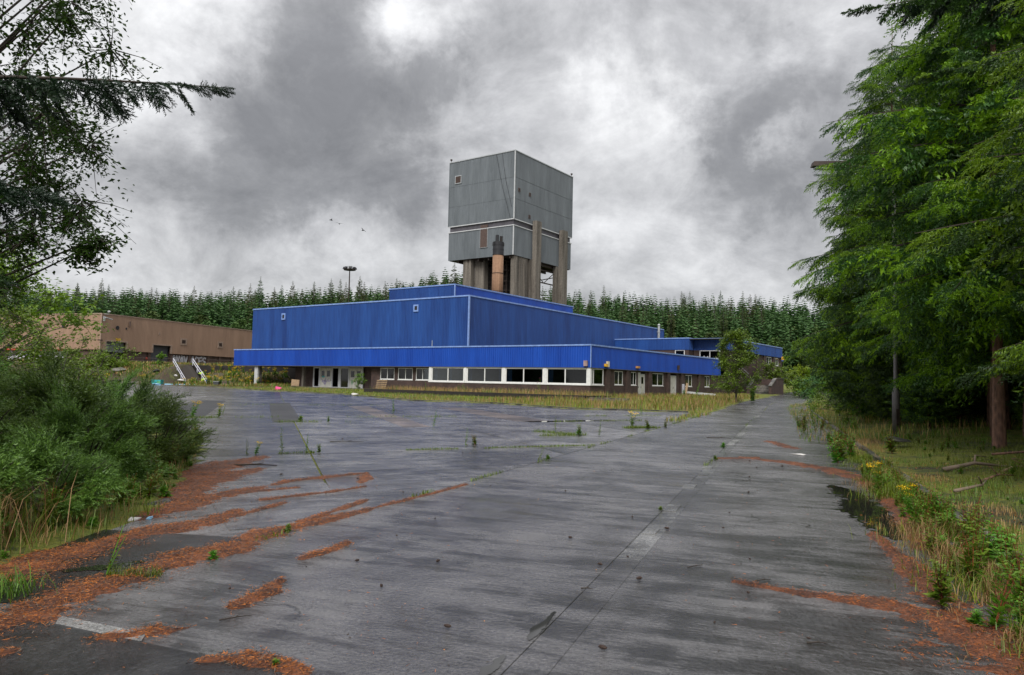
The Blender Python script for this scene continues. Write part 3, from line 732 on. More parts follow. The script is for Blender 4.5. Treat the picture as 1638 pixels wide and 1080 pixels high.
# doors in the right-hand facade
def door(side, pl, a0, a1, z0, z1, lights=(), leaves=1, name='door', mat=door_m, graffiti=None):
    mb = MB(); t = .09
    fbox(mb, side, a0, a0+t, pl-.02, pl+.1, z0, z1); fbox(mb, side, a1-t, a1, pl-.02, pl+.1, z0, z1); fbox(mb, side, a0+t, a1-t, pl-.02, pl+.1, z1-t, z1)
    d = mb.build(name, white_trim, B)
    w = (a1-a0-2*t)/leaves
    for i in range(leaves):
        b0, b1 = a0+t+i*w+.01, a0+t+(i+1)*w-.01; lb = MB(); o0, o1 = pl+.02, pl+.06
        if lights:
            lz0, lz1 = z0+(z1-z0)*.55, z0+(z1-z0)*.86; m0, m1 = b0+(b1-b0)*.2, b1-(b1-b0)*.2
            fbox(lb, side, b0, b1, o0, o1, z0+.02, lz0); fbox(lb, side, b0, b1, o0, o1, lz1, z1-t-.01); fbox(lb, side, b0, m0, o0, o1, lz0, lz1); fbox(lb, side, m1, b1, o0, o1, lz0, lz1)
            g = MB(); fbox(g, side, m0, m1, o0+.015, o0+.02, lz0, lz1)
            lf_ = lb.build('door_leaf', mat, d); g.build('door_pane', glass, d)
        else:
            fbox(lb, side, b0, b1, o0, o1, z0+.02, z1-t-.01); lb.build('door_leaf', mat, d)
        hb = MB(); fbox(hb, side, b0+.08, b0+.11, o0-.05, o0, z0+.95, z0+1.15); hb.build('handle', steel, d)
    return d
door('R', .34, 12.47, 13.2, ZB, 3.38); door('R', .36, 13.22, 14.48, ZB, 3.2, (1,), 1)
door('R', .34, 22.22, 24.38, ZB, 3.2, (), 2)
part('steel_grille', rail_m, lambda m: [m.box(24.9+i*.12, 24.93+i*.12, -.35-.1*(i == 4), -.30, ZB, 2.1) for i in range(5)])
# entrance screen behind the overhang
XD = 2.5
e1 = door('L', XD, 44.45, 47.05, ZB, 3.36, (1,), 2); e2 = door('L', XD, 38.1, 40.75, ZB, 3.36, (1,), 2)
def screen(m):
    for a, b in ((48.3, 48.5), (47.06, 47.22), (44.25, 44.43), (42.45, 43.0), (40.77, 40.9), (37.9, 38.08)): m.box(XD-.02, XD+.12, a, b, ZB, 3.42)
    for a, b in ((47.22, 48.3), (43.0, 44.25), (40.9, 42.45)): m.box(XD, XD+.1, a, b, 3.3, 3.42); m.box(XD, XD+.1, a, b, ZB, .62)
    m.box(XD-.01, XD+.12, 37.9, 48.5, 3.425, ZS-.09)
part('entrance_screen', white_trim, screen)
part('entrance_pane', glass, lambda m: m.box(XD+.04, XD+.046, 40.92, 42.4, .63, 3.29))
part('entrance_infill', mat_plain('grey_board', (.16, .16, .17), .8), lambda m: m.box(XD+.07, XD+.09, 41.2, 42.3, .64, 3.0))
# paint scrawled on the two pairs of doors
def scrawl(parent, name, mat, strokes, side='L', pl=XD-.0, w=.05, eps=.012):
    mb = MB()
    for st in strokes:
        for (a, z), (b, y) in zip(st[:-1], st[1:]):
            d = math.hypot(b-a, y-z) or 1; na, nz_ = -(y-z)/d*w, (b-a)/d*w
            P = (lambda al, zz: (pl-eps, al, zz)) if side == 'L' else (lambda al, zz: (al, pl-eps, zz))
            mb.quad(P(a-na, z-nz_), P(b-na, y-nz_), P(b+na, y+nz_), P(a+na, z+nz_))
    mb.build(name, mat, parent)
def curl(cx, cz, r1, r2, n=12, a0=0, a1=6.28): return [(cx+r1*math.cos(a0+(a1-a0)*i/n), cz+r2*math.sin(a0+(a1-a0)*i/n)) for i in range(n+1)]
scrawl(e1, 'purple_scrawl', purple_m, [[(46.7, 1.75), (46.3, 1.55), (46.5, 1.3), (45.9, 1.6), (46.0, 1.15)], [(45.8, 1.7), (45.5, 1.3), (45.3, 1.65), (45.0, 1.35), (44.75, 1.5)], curl(45.9, 1.2, .25, .18), [(46.1, 1.1), (45.8, .9), (45.7, 1.9)]], w=.035, eps=-.012)
scrawl(e1, 'teal_smear', teal_m, [[(46.6, 2.12), (45.9, 2.12)], [(46.5, 2.0), (46.0, 2.02)]], w=.06, eps=-.012)
scrawl(e2, 'green_curl', green_m, [curl(40.1, 1.35, .16, .3, 14, .5, 9.5), curl(40.1, 1.35, .07, .14)], w=.03, eps=-.012)
scrawl(e2, 'green_curl', green_m, [curl(38.85, 1.35, .22, .28, 14, .5, 9.5), curl(38.85, 1.35, .1, .13)], w=.03, eps=-.012)
# columns under the overhang
part('column', white_trim, lambda m: m.box(.35, .6, 58.95, 59.75, .1, ZS-.07)); part('column', kerbm, lambda m: m.box(.6, 1.1, 58.9, 59.8, .1, ZS-.07))
part('column', pier_m, lambda m: m.box(1.6, 2.0, 49.6, 50.0, ZB, ZS-.07))
part('column', kerbm, lambda m: m.box(20, 20.6, 62, 62.6, .1, ZS-.07))
# small roof-level and wall fittings
def vent(side, pl, a0, a1, z0, z1, fr=blue_trim, inner=black_m, name='vent', parent=B, tf=.22):
    mb = MB(); t = (a1-a0)*tf
    fbox(mb, side, a0, a1, pl-.1, pl, z0, z0+t); fbox(mb, side, a0, a1, pl-.1, pl, z1-t, z1); fbox(mb, side, a0, a0+t, pl-.1, pl, z0+t, z1-t); fbox(mb, side, a1-t, a1, pl-.1, pl, z0+t, z1-t)
    o = mb.build(name, fr, parent); ib = MB(); fbox(ib, side, a0+t, a1-t, pl-.05, pl-.01, z0+t, z1-t); ib.build('opening', inner, o); return o
vent('L', mx, 55.5, 56.4, 10.8, 11.8, blue_trim); vent('L', mx, 27.7, 28.6, 11.0, 11.95, blue_trim)
fl = MB(); fl.tube([(59.6, 18.75, 5.9), (59.6, 18.75, 8.2), (60.0, 18.75, 8.9), (60.0, 18.7, 13.3)], .22, 10); flo = fl.build('flue_pipe', galv, B)
fc = MB(); fc.tube([(60, 18.7, 13.35), (60, 18.7, 13.6)], [.3, .12], 10); fc.build('cowl', galv, flo)
for z in (8.8, 10.4, 12): MB().box(59.75, 60.25, 18.5, 19.0, z, z+.1).build('bracket', galv, flo)
part('alarm_box', mat_plain('faded_pink_box', (.32, .22, .22), .6), lambda m: m.box(-.22, -.02, .35, .8, 3.75, 4.35))
part('alarm_box', mat_plain('cream_box', (.6, .55, .4), .5), lambda m: m.box(3.5, 3.9, -.25, -.02, 3.75, 4.4)); part('wall_lamp', yel_m, lambda m: m.box(3.0, 3.4, -.3, -.02, 3.8, 4.1))
part('wall_lamp', mat_plain('orange_lamp', (.5, .25, .08), .5), lambda m: m.box(11.1, 11.8, -.28, -.02, 3.85, 4.1)); part('bracket', steel, lambda m: m.box(23.9, 24.1, -.3, -.02, 4.0, 4.6))
part('vent_pipe', galv, lambda m: m.tube([(1.2, 24, 5.9), (1.2, 24, 7.0)], .05, 6))
# two-storey block at the far right
EX = 44.76
part('upper_wall', brick, lambda m: (m.box(EX, EX+.25, .3, 1.4, 5.9, 7.7), m.box(EX, EX+.25, 4.85, 5.8, 5.9, 7.7), m.box(EX, EX+.25, 1.4, 4.85, 5.9, 6.32),
    m.box(EX-2.1, EX, 5.85, 6.1, 5.9, 7.7), m.box(EX-2.1, EX-1.9, 6.1, 6.5, 5.9, 7.7), m.box(EX-2.1, EX-1.9, 8.2, my, 5.9, 7.7), m.box(EX-2.1, EX-1.9, 6.5, 8.2, 5.9, 6.5),
    m.box(EX, 66.0, .3, .55, ZB-.2, 7.75), m.box(66.0, 76, .3, .55, ZB-.2, 6.1), m.box(69.4, 70.9, .3, .55, 6.1, 7.75), m.box(74.0, 76, .3, .55, 6.1, 7.75), m.box(66, 66.15, .3, .55, 6.1, 7.75),
    m.box(75.8, 76, .55, 18, ZB-.2, 7.75)))
for a in (48, 52, 56, 60, 64, 69.9): part('pilaster', brick, lambda m, a=a: m.box(a, a+.9, .1, .3, ZB-.2, 7.7))
part('block_core', darkbrick, lambda m: m.box(EX+2.5, 75.7, 2.5, 18.9, 0, 9.4))
part('block_side', blue_wall, lambda m: (m.box(EX+.06, EX+.3, .06, 5.8, 7.72, 9.55), m.box(EX-2.14, EX-1.9, 5.86, my-.06, 7.72, 9.55), m.box(EX-1.9, EX+.06, 5.86, 6.1, 7.72, 9.55), m.box(EX+.3, 75.6, .06, .3, 7.72, 9.55), m.box(75.3, 75.6, .3, 18, 7.72, 9.55)))
clad_run(B, 'L', EX+.05, .02, 5.8, 7.7, 9.55, blue_wall, .3, .05); clad_run(B, 'L', EX-2.15, 5.83, my, 7.7, 9.55, blue_wall, .3, .05)
clad_run(B, 'R', 5.84, EX-2.2, EX, 7.7, 9.55, blue_wall, .3, .05); clad_run(B, 'R', .05, EX, 75.66, 7.7, 9.55, blue_wall, .3, .05)
part('block_roof', roofm, lambda m: m.box(EX-1.8, 75.5, .35, 18.95, 9.42, 9.5))
part('coping', blue_trim, lambda m: (m.box(EX-.02, EX+.15, -.05, 5.75, 9.5, 9.66), m.box(EX-2.25, EX-2.1, 5.78, my, 9.5, 9.66), m.box(EX-2.1, EX+.0, 5.76, 5.9, 9.5, 9.66), m.box(EX+.15, 75.7, -.05, .12, 9.5, 9.66)))
window('L', EX+.02, 1.42, 4.83, 6.33, 7.68, 2, white_frame, .12, .1, sill=False, mull=[3.12], broken=True)
window('L', EX-2.08, 6.52, 8.18, 6.51, 7.68, 1, white_frame, .12, .1, sill=False)
window('R', .34, 66.2, 69.35, 6.12, 7.6, 2, white_frame, .16, .1); window('R', .34, 70.95, 73.95, 6.12, 7.6, 2, white_frame, .16, .1)
part('bracket', yel_m, lambda m: m.box(74.9, 75.5, -.35, -.02, 7.3, 7.9))
part('end_fascia', blue_fascia, lambda m: m.box(75.7, 80, 1.0, 6, 7.2, 8.05))
part('end_wall', brick, lambda m: m.box(76, 79.8, 1.2, 6, .5, 7.19))
part('cable_drop', black_m, lambda m: m.tube([(41.6, .2, 3.9), (41.6, .2, .6)], .03, 5))

# ---------------------------------------------------------------- winding tower
T = tag(empty('winding_tower', (BX, BY, 0), math.pi/2 - TH), 'tall grey clad winding tower standing on concrete piers behind the blue hall', 'tower')
tx0, tx1, ty0, ty1, tb, tt = 45.0, 67.06, 42.47, 59.12, 26.63, 47.22
bz0, bz1 = 32.36, 33.75
def tp(name, mat, fn): return part(name, mat, fn, T)
tp('upper_box', grey_clad, lambda m: m.box(tx0+.06, tx1-.06, ty0+.06, ty1-.06, bz1, tt-.06))
tp('lower_box', grey_clad, lambda m: m.box(tx0+.16, tx1-.16, ty0+.16, ty1-.16, tb+.1, bz0))
tp('recessed_band', band_m, lambda m: m.box(tx0+.3, tx1-.3, ty0+.3, ty1-.3, bz0+.001, bz1-.001))
def clad_run_t(side, plane, a0, a1, z0, z1):
    clad_run(T, side, plane, a0, a1, z0, z1, grey_clad, .37, .05, 1.1)
tiers = [(33.75, 37.62), (37.78, 41.80), (41.96, 47.1)]
for z0, z1 in tiers: clad_run_t('L', tx0+.05, ty0, ty1, z0, z1); clad_run_t('R', ty0+.05, tx0, tx1, z0, z1)
clad_run_t('L', tx0+.15, ty0+.1, 48.85, tb, bz0); clad_run_t('L', tx0+.15, 50.7, ty1-.1, tb, bz0); clad_run_t('L', tx0+.151, 48.85, 50.7, tb, 28.6)
clad_run_t('R', ty0+.15, tx0+.1, tx1-.1, tb, bz0)
def bandtrim(m):
    for z in (bz0, bz1-.18):
        m.box(tx0-.05+.05, tx0+.2, ty0+.0, ty1, z, z+.18); m.box(tx0+.2, tx1, ty0, ty0+.2, z, z+.18)
tp('band_trim', white_trim, bandtrim)
tp('corner_trim', white_trim, lambda m: (m.box(tx0-.06, tx0+.12, ty0-.06, ty0+.12, bz1+.01, tt-.1), m.box(tx0+.04, tx0+.22, ty0+.04, ty0+.22, tb, bz0-.01)))
tp('edge_trim', grey_clad, lambda m: (m.box(tx0-.04, tx0+.1, ty1-.08, ty1+.06, bz1, tt), m.box(tx1-.08, tx1+.06, ty0-.04, ty0+.1, bz1, tt)))
tp('parapet_trim', galv, lambda m: (m.box(tx0-.08, tx0+.2, ty0-.08, ty1+.08, tt-.1, tt+.08), m.box(tx0+.2, tx1+.08, ty0-.08, ty0+.2, tt-.1, tt+.08), m.box(tx1-.2, tx1+.08, ty0+.2, ty1, tt-.1, tt+.08)))
tp('roof', roofm, lambda m: m.box(tx0+.1, tx1-.1, ty0+.1, ty1-.1, tt-.08, tt-.02))
for a, b in ((tx0+.2, ty1-.2), (tx1-.2, ty0+.2)): tp('roof_lamp', steel, lambda m, a=a, b=b: (m.tube([(a, b, tt), (a, b, tt+.5)], .06, 6), m.box(a-.16, a+.16, b-.16, b+.16, tt+.5, tt+.8)))
lv = vent('L', tx0-.02, 55.85, 57.55, 42.5, 44.2, galv, louv_m, 'louvre', T, .09)
for i in range(6): MB().box(tx0-.12, tx0-.055, 56.02, 57.38, 42.75+i*.22, 42.83+i*.22).build('slat', louv_m, lv)
tp('louvre_strip', louv_m, lambda m: m.box(tx0-.0, tx0+.18, 48.9, 50.65, 28.65, 33.2))
tp('louvre_trim', galv, lambda m: (m.box(tx0-.03, tx0+.15, 50.66, 50.72, 28.55, bz0), m.box(tx0-.03, tx0+.15, 48.82, 48.88, 28.6, bz0-.01), m.box(tx0-.04, tx0+.15, 48.9, 50.64, 28.58, 28.64)))
for a, z in ((46.2, 39.3), (50.0, 39.2), (50.0, 34.7)): vent('R', ty0-.02, a, a+.6, z, z+.7, louv_m, black_m, 'vent', T)
# underside steelwork and piers
tp('underside', steel, lambda m: (m.box(tx0+.3, tx1-.3, ty0+.3, ty1-.3, tb-.05, tb+.1), *[m.box(tx0+.5, tx1-.5, ty0+1+i*2.6, ty0+1.3+i*2.6, tb-.55, tb-.05) for i in range(6)]))
for a0, a1, b0, b1, z1 in ((45.8, 50.4, 42.75, 43.6, tb-.06), (45.6, 46.9, 53.3, 55.35, tb-.06), (64.5, 66.5, 56.5, 58.5, tb-.06), (46.9, 48.2, 50.9, 53.29, tb-.06), (51.55, 53.35, 41.45, 42.44, 34.45), (61.75, 63.7, 41.45, 42.44, 34.4)):
    tp('pier', pier_m, lambda m: m.box(a0, a1, b0, b1, 0, z1))
tp('pier_foot', pier_m, lambda m: (m.box(51.0, 53.4, 42.45, 43.4, 0, tb-.07), m.box(61.0, 63.75, 42.45, 43.4, 0, tb-.07)))
def pier_ribs(m):
    for a in (46.1, 47.6, 49.0): m.box(a, a+.5, 42.6, 42.749, 0, tb-.3)
tp('pier_rib', pier_m, pier_ribs)
tp('inner_wall', darkbrick, lambda m: m.box(53.4, 53.7, 47.5, 57, 0, tb-.1))
def lattice(m):
    for z in (18.5, 20.3, 22.2, 24.4):
        m.box(49, 49.18, 46.7, 52.1, z, z+.16); m.box(52, 52.2, 44, 55, z+.4, z+.6)
        for b in range(10): m.box(49.02, 49.07, 46.8+b*.55, 46.85+b*.55, z+.1, z+1.0)
        m.box(49.02, 49.06, 46.7, 52.1, z+1.0, z+1.06)
    for b in (47.5, 49.4, 51.3): m.box(50.0, 50.25, b, b+.25, 0, tb-.1)
    m.tube([(50, 47, 18.5), (50, 51.6, 22.2)], .08, 6); m.tube([(50, 51.6, 20), (50, 47, 24.5)], .08, 6)
    for z in (22.6, 25.2):
        m.box(53.4, 62.0, 43.6, 43.85, z, z+.22)
    m.tube([(53.4, 43.7, 25.3), (58, 43.7, 22.7), (62, 43.7, 25.3)], .09, 6); m.tube([(64, 44, 24.8), (66.5, 50, 24.8)], .1, 6)
tp('steel_gantry', steel, lattice)
for (y0, z0, y1, z1) in ((47.0, 47.1, 43.3, 33.9), (45.6, 47.1, 43.0, 36)): tp('hanging_cable', black_m, lambda m: m.tube([(tx0-.12, y0, z0), (tx0-.12, (y0+y1)/2+.25, (z0+z1)/2), (tx0-.12, y1, z1)], .035, 5))

# ---------------------------------------------------------------- chimney
CHX, CHY = toworld(33.5, 37.6)
H = tag(empty('chimney', (CHX, CHY, 0)), 'rust brown cylindrical boiler chimney with blackened top in front of the winding tower', 'chimney')
mb = MB(); mb.tube([(0, 0, 15.6), (0, 0, 21.0), (0, 0, 21.02), (0, 0, 24.2)], [1.0, .99, .97, .96], 24); mb.build('shaft', chim_m, H, True)
for z in (21.0, 17.8): mb = MB(); mb.tube([(0, 0, z-.05), (0, 0, z+.05)], 1.03, 24); mb.build('joint_ring', steel, H)
mb = MB(); mb.tube([(0, 0, 24.2), (0, 0, 26.6)], .98, 24); mb.build('blackened_top', black_m, H, False)
for k in range(3):
    a = 2.2+k*2.1; mb = MB(); mb.tube([(.48*math.cos(a), .48*math.sin(a), 26.6), (.48*math.cos(a), .48*math.sin(a), 27.9-.12*k)], .27, 12); mb.build('flue', [black_m, black_m, darkbrick][k], H)
for z in (24.25, 25.2, 26.0): mb = MB(); mb.tube([(0, 0, z), (0, 0, z+.08)], 1.03, 20); mb.build('band', black_m, H)
for k in range(8):
    a = k*.785; mb = MB(); mb.box(-.05, .05, .95, 1.06, 25.9, 26.5); o = mb.build('clamp', black_m, H); o.rotation_euler = (0, 0, a)

# ---------------------------------------------------------------- tan warehouse on the raised level
WA = math.radians(18.3)
Wh = tag(empty('warehouse', (-83.96, 150, 0), math.pi/2-WA), 'long tan metal-clad warehouse with roller shutters and graffiti on its brick base', 'building')
# local +x runs away along the long side, facing -y; local +y runs left along the gable, facing -x
wt, wc, wb = 14.15, 6.75, 3.3
def wp(name, mat, fn): return part(name, mat, fn, Wh)
wp('upper_wall', tan_clad, lambda m: m.box(.06, 90, .06, 60, wc+2, wt-.1))
clad_run(Wh, 'L', .0, 0, 60, wc, wt-.1, tan_clad, .35, .05, 1.4)
for a0, a1, z0 in ((0, 1.3, wc), (1.3, 6.6, 8.6), (6.6, 13.7, wc), (13.7, 19.15, 8.6), (19.15, 80, wc)): clad_run(Wh, 'R', .0, a0, a1, z0, wt-.1, tan_clad, .35, .05, 1.4)
wp('coping', tan_trim, lambda m: (m.box(-.12, .1, -.12, 60, wt-.14, wt+.06), m.box(.1, 90, -.12, .1, wt-.14, wt+.06)))
wp('corner_trim', tan_trim, lambda m: m.box(-.1, .08, -.1, .08, wc, wt-.15)); wp('roof', roofm, lambda m: m.box(.2, 90, .2, 60, wt-.12, wt-.05))
wp('base_wall', brick_w, lambda m: (m.box(.5, 1.35, .5, .75, wb-1, wc+.5), m.box(6.6, 13.7, .5, .75, wb-1, wc+2.2), m.box(19.15, 90, .5, .75, wb-1, wc+.5), m.box(.5, .75, .75, 60, wb-1, wc+2.2)))
wp('wall_backing', darkbrick, lambda m: m.box(1.2, 88, 1.6, 58, wb-1, wt-.3))
for a in (7.0, 12.9, 19.4, 25.1, 31.4, 35.5, 40.0, 45, 50): wp('pilaster', brick_w, lambda m: m.box(a, a+.7, .2, .5, wb-1, wc))
def frame_w(a0, a1, z1, zb):
    wp('shutter_trim', tan_trim, lambda m: (m.box(a0-.35, a0, -.14, .2, zb, z1+.3), m.box(a1, a1+.35, -.14, .2, zb, z1+.3), m.box(a0, a1, -.14, .2, z1+.02, z1+.3)))
frame_w(1.4, 6.5, 8.5, wc); frame_w(13.9, 19.05, 8.45, wc)
def shutter(a0, a1, z0, z1, mat, n):
    s = wp('roller_shutter', darkbrick, lambda m: m.box(a0, a1, .7, .8, z0, z1)); h = (z1-z0)/n
    lath = None
    for i in range(n):
        if lath is None:
            mb = MB(); mb.quad((a0, .60, 0), (a1, .60, 0), (a1, .66, h*.5), (a0, .66, h*.5)); mb.quad((a0, .66, h*.5), (a1, .66, h*.5), (a1, .60, h*.97), (a0, .60, h*.97)); lath = mb.mesh('lath', mat)
        link('lath', lath, s, (0, 0, z0+i*h))
shutter(1.4, 6.5, 6.4, 8.5, shut_light, 8); shutter(13.9, 19.05, 3.9, 8.5, shut_dark, 16)
wp('dark_opening', black_m, lambda m: m.box(1.4, 6.5, 1.2, 1.3, wb-1, 6.4)); wp('threshold', kerbm, lambda m: m.box(13.9, 19.05, .0, .6, 3.4, 3.95))
for a0, a1 in ((22.1, 23.7), (34.6, 36.1)):
    v_ = vent('R', -.06, a0-.2, a1+.2, 8.9, 10.5, tan_trim, louv_m, 'louvre', Wh)
    for i in range(5): MB().box(a0+.25, a1-.25, -.22, -.12, 9.35+i*.17, 9.43+i*.17).build('slat', louv_m, v_)
for a, z, r in ((4.0, 11.5, .42), (6.3, 11.5, .2)): wp('wall_hole', black_m, lambda m: m.tube([(a, -.14, z), (a, .0, z)], r, 12))
wp('wall_hole', black_m, lambda m: m.tube([(-.14, 10.1, 11.6), (0, 10.1, 11.6)], .4, 12))
wp('wall_bracket', mat_plain('grey_brown', (.16, .11, .09), .7), lambda m: m.box(6.9, 7.2, -.3, -.06, 12.0, 13.1)); wp('wall_bracket', tan_trim, lambda m: m.box(15.2, 15.5, -.2, -.06, 10.8, 11.4))
sg = wp('warning_sign', yel_m, lambda m: m.box(3.75, 4.95, -.12, -.07, 8.82, 9.3))
cm_ = wp('security_camera', galv, lambda m: (m.tube([(.3, -.3, wt-.1), (.9, -.9, wt-.1), (.9, -.9, wt+.3)], .05, 6), m.tube([(.1, -.9, 13.3), (1.7, -1.0, 13.0)], .13, 8)))
MB().tube([(.9, -.9, wt+.2), (.9, -.9, wt+.45), (.9, -.9, wt+.62)], [.2, .34, .12], 10).build('dome', white_trim, cm_); MB().box(.2, .5, -.5, -.2, 12.6, 13.6).build('mounting', galv, cm_)
wp('wall_lamp', steel, lambda m: m.box(-.9, 0.1, -.5, -.2, 8.55, 8.75)); wp('red_fascia', red_m, lambda m: m.box(-.2, -.06, 9.5, 26, 6.45, 6.75))
wp('fire_point', red_m, lambda m: m.box(12.2, 12.6, .1, .19, 5.2, 5.7)); wp('white_notice', white_trim, lambda m: m.box(43.0, 43.5, .3, .49, 5.0, 5.4)); wp('drainpipe', white_trim, lambda m: m.tube([(42.0+1.6, .1, wc), (42.0+1.6, .1, 3.7)], .12, 6))
# bubble-letter spray tags on the brick base: fat white strokes
def spray(parent, a0, a1, z0, z1, letters, pl, w, side='R', name='graffiti'):
    mb = MB(); n = len(letters); cw = (a1-a0)/n
    for i, L in enumerate(letters):
        for st in L:
            pts = [(a0+(i+.08+.9*px)*cw, z0+py*(z1-z0)) for px, py in st]
            for (a, z), (b, y) in zip(pts[:-1], pts[1:]):
                d = math.hypot(b-a, y-z) or 1; na, nz_ = -(y-z)/d*w, (b-a)/d*w; ea, ez = (b-a)/d*w*.6, (y-z)/d*w*.6
                P = (lambda al, zz: (pl, al, zz)) if side == 'L' else (lambda al, zz: (al, pl, zz))
                mb.quad(P(a-na-ea, z-nz_-ez), P(b-na+ea, y-nz_+ez), P(b+na+ea, y+nz_+ez), P(a+na-ea, z+nz_-ez))
    return mb.build(name, wht, parent)
gA = [[(.0, 0), (.45, 1), (.6, 1), (1, 0)], [(.2, .35), (.8, .4)], [(0, 0), (.3, .1)]]
gN = [[(0, 0), (.1, 1), (.35, .9), (.8, .05)], [(.85, 0), (.9, 1)]]
gV = [[(0, 1), (.4, 0), (.55, 0), (1, 1)], [(.2, .9), (.5, .3)]]
gC = [[(1, .9), (.4, 1), (.05, .6), (.1, .2), (.5, 0), (1, .15)]]
gE = [[(1, 1), (.1, .9), (.0, .1), (1, 0)], [(.1, .5), (.8, .55)]]
gS = [[(1, .9), (.4, 1), (.05, .7), (.4, .5), (.9, .4), (.9, .1), (.4, 0), (0, .15)]]
spray(Wh, 19.9+.2, 25.0, 4.5, 6.3, [gA, gN, gA, gV], .485, .20)
spray(Wh, 26.0, 31.2, 4.4, 6.3, [gA, gC, gE, gS], .485, .19)
spray(Wh, 9.5, 18, 4.0, 6.2, [gS, gC, gA, gE, gN][::-1], .485, .24, 'L')
spray(Wh, 18.5, 26, 4.2, 6.2, [gV, gS, gN, gA], .485, .24, 'L')

# ---------------------------------------------------------------- retaining wall, steps, railings
rw = MB(); rw.box(-56, -20, 127.7, 128.15, -.3, 3.62); tag(rw.build('retaining_wall', darkbrick), 'long soot-dark retaining wall below the warehouse, seen beneath the blue overhang', 'wall')
rc = empty('guard_railing', (-48, 128, 3.6)); tag(rc, 'thin dark guard railing on top of the dark retaining wall', 'railing')
mb = MB(); [mb.tube([(-8, 0, z), (14, 0, z)], .035, 6) for z in (.5, 1.0)]; mb.build('rail', steel, rc)
post = MB().tube([(0, 0, 0), (0, 0, 1.05)], .04, 6).mesh('post', steel)
for i in range(12): link('post', post, rc, (-8+i*2, 0, 0))
gr2 = tag(empty('guard_railing', (-60, 128.6, 3.7)), 'thin dark guard railing left of the steps in front of the dark shutter', 'railing')
mb = MB(); [mb.tube([(-9, 0, z), (2, 0, z)], .035, 6) for z in (.5, 1.0)]; mb.build('rail', steel, gr2)
for i in range(6): link('post', post, gr2, (-9+i*2.2, 0, 0))
# flight of steps climbing the bank
def px_at(px, Y): return (px-819-0)/1176.9*Y   # width bearing used only to read the steps' place off the plan
st = tag(empty('concrete_steps', (-50.0, 117.2, .2)), 'dark flight of steps climbing the bank between pale handrails', 'steps')
stepm = mat_plain('dark_step', (.06, .052, .045), .8, 0, .3, 2)
dirx, diry = -.42, 1.0
NS = 18
for i in range(NS):
    f = i/NS; mb = MB(); x0 = -1.6; 
    mb.box(-1.4, 1.4, 0, .62, -.4, .10); o = mb.build('step', stepm, st); o.location = (-6.9*f, 10.4*f, 3.45*f)
mb = MB()
def handrail(xo, label, mat=rail_m):
    h = tag(empty('handrail', (-50.0+xo, 117.2, .2)), label, 'handrail')
    for dz in (.5, 1.0): MB().tube([(0.1, -.3, dz), (-6.9, 10.4, dz+3.5)], .065, 6).build('rail', mat, h)
    for f in (0, .33, .66, 1): MB().tube([(-6.9*f+.1*(1-f), 10.4*f-.3*(1-f), 3.45*f-.3), (-6.9*f+.1*(1-f), 10.4*f-.3*(1-f), 3.5*f+1.0)], .07, 6).build('post', bluep if (xo > 0 and f == 0) else mat, h)
    return h
handrail(-1.7, 'left pale double handrail of the dark steps up the bank'); handrail(1.7, 'right pale double handrail of the dark steps, blue at its foot')
for (x, y, z, s, l) in ((-51.0, 121.4, 2.2, 1.0, 'lime green sheet snagged halfway up the right handrail of the steps'), (-49.6, 119.2, 1.2, .8, 'lime green sheet crumpled low on the right handrail of the steps')):
    mb = MB(); mb.v = [(random.uniform(-.6, .6)*s, random.uniform(-.3, .3), random.uniform(-.35, .35)*s) for i in range(14)]
    bm = bmesh.new(); [bm.verts.new(v) for v in mb.v]; bmesh.ops.convex_hull(bm, input=bm.verts); me = bpy.data.meshes.new('crumpled_sheet'); bm.to_mesh(me); bm.free(); me.materials.append(hivis)
    tag(link('crumpled_sheet', me, None, (x, y, z)), l, 'litter')

# ---------------------------------------------------------------- planter bed in front of the wide windows
def locpt(a, b, z=0): x, y = toworld(a, b); return (x, y, z)
pl_ = tag(empty('planter_wall', (BX, BY, 0), math.pi/2-TH), 'low dark brick planter wall in front of the wide office windows', 'wall')
MB().box(-7.6, -7.3, -3.6, 27.0, -.2, .66).build('front_wall', darkbrick, pl_); MB().box(-7.3, -1.0, 26.7, 27.0, -.2, .64).build('side_wall', darkbrick, pl_); MB().box(-7.3, -2, -3.6, -3.3, -.2, .64).build('side_wall', darkbrick, pl_)
MB().box(-7.3, -1, -3.3, 26.7, .2, .52).build('soil_bed', soil, pl_)
for i, z in enumerate((.50, .34, .18)): MB().box(-9.0-.35*i, -7.62, -5.2, -1.0, z-.16, z).build('step', kerbm, pl_) if False else None
ps = tag(empty('garden_steps', (BX, BY, 0), math.pi/2-TH), 'three low concrete steps at the right end of the planter wall', 'steps')
for i in range(3): MB().box(-7.2-.5*i, -6.75-.5*i, -8.0, -3.8, -.1, .50-.14*i).build('step', kerbm, ps)

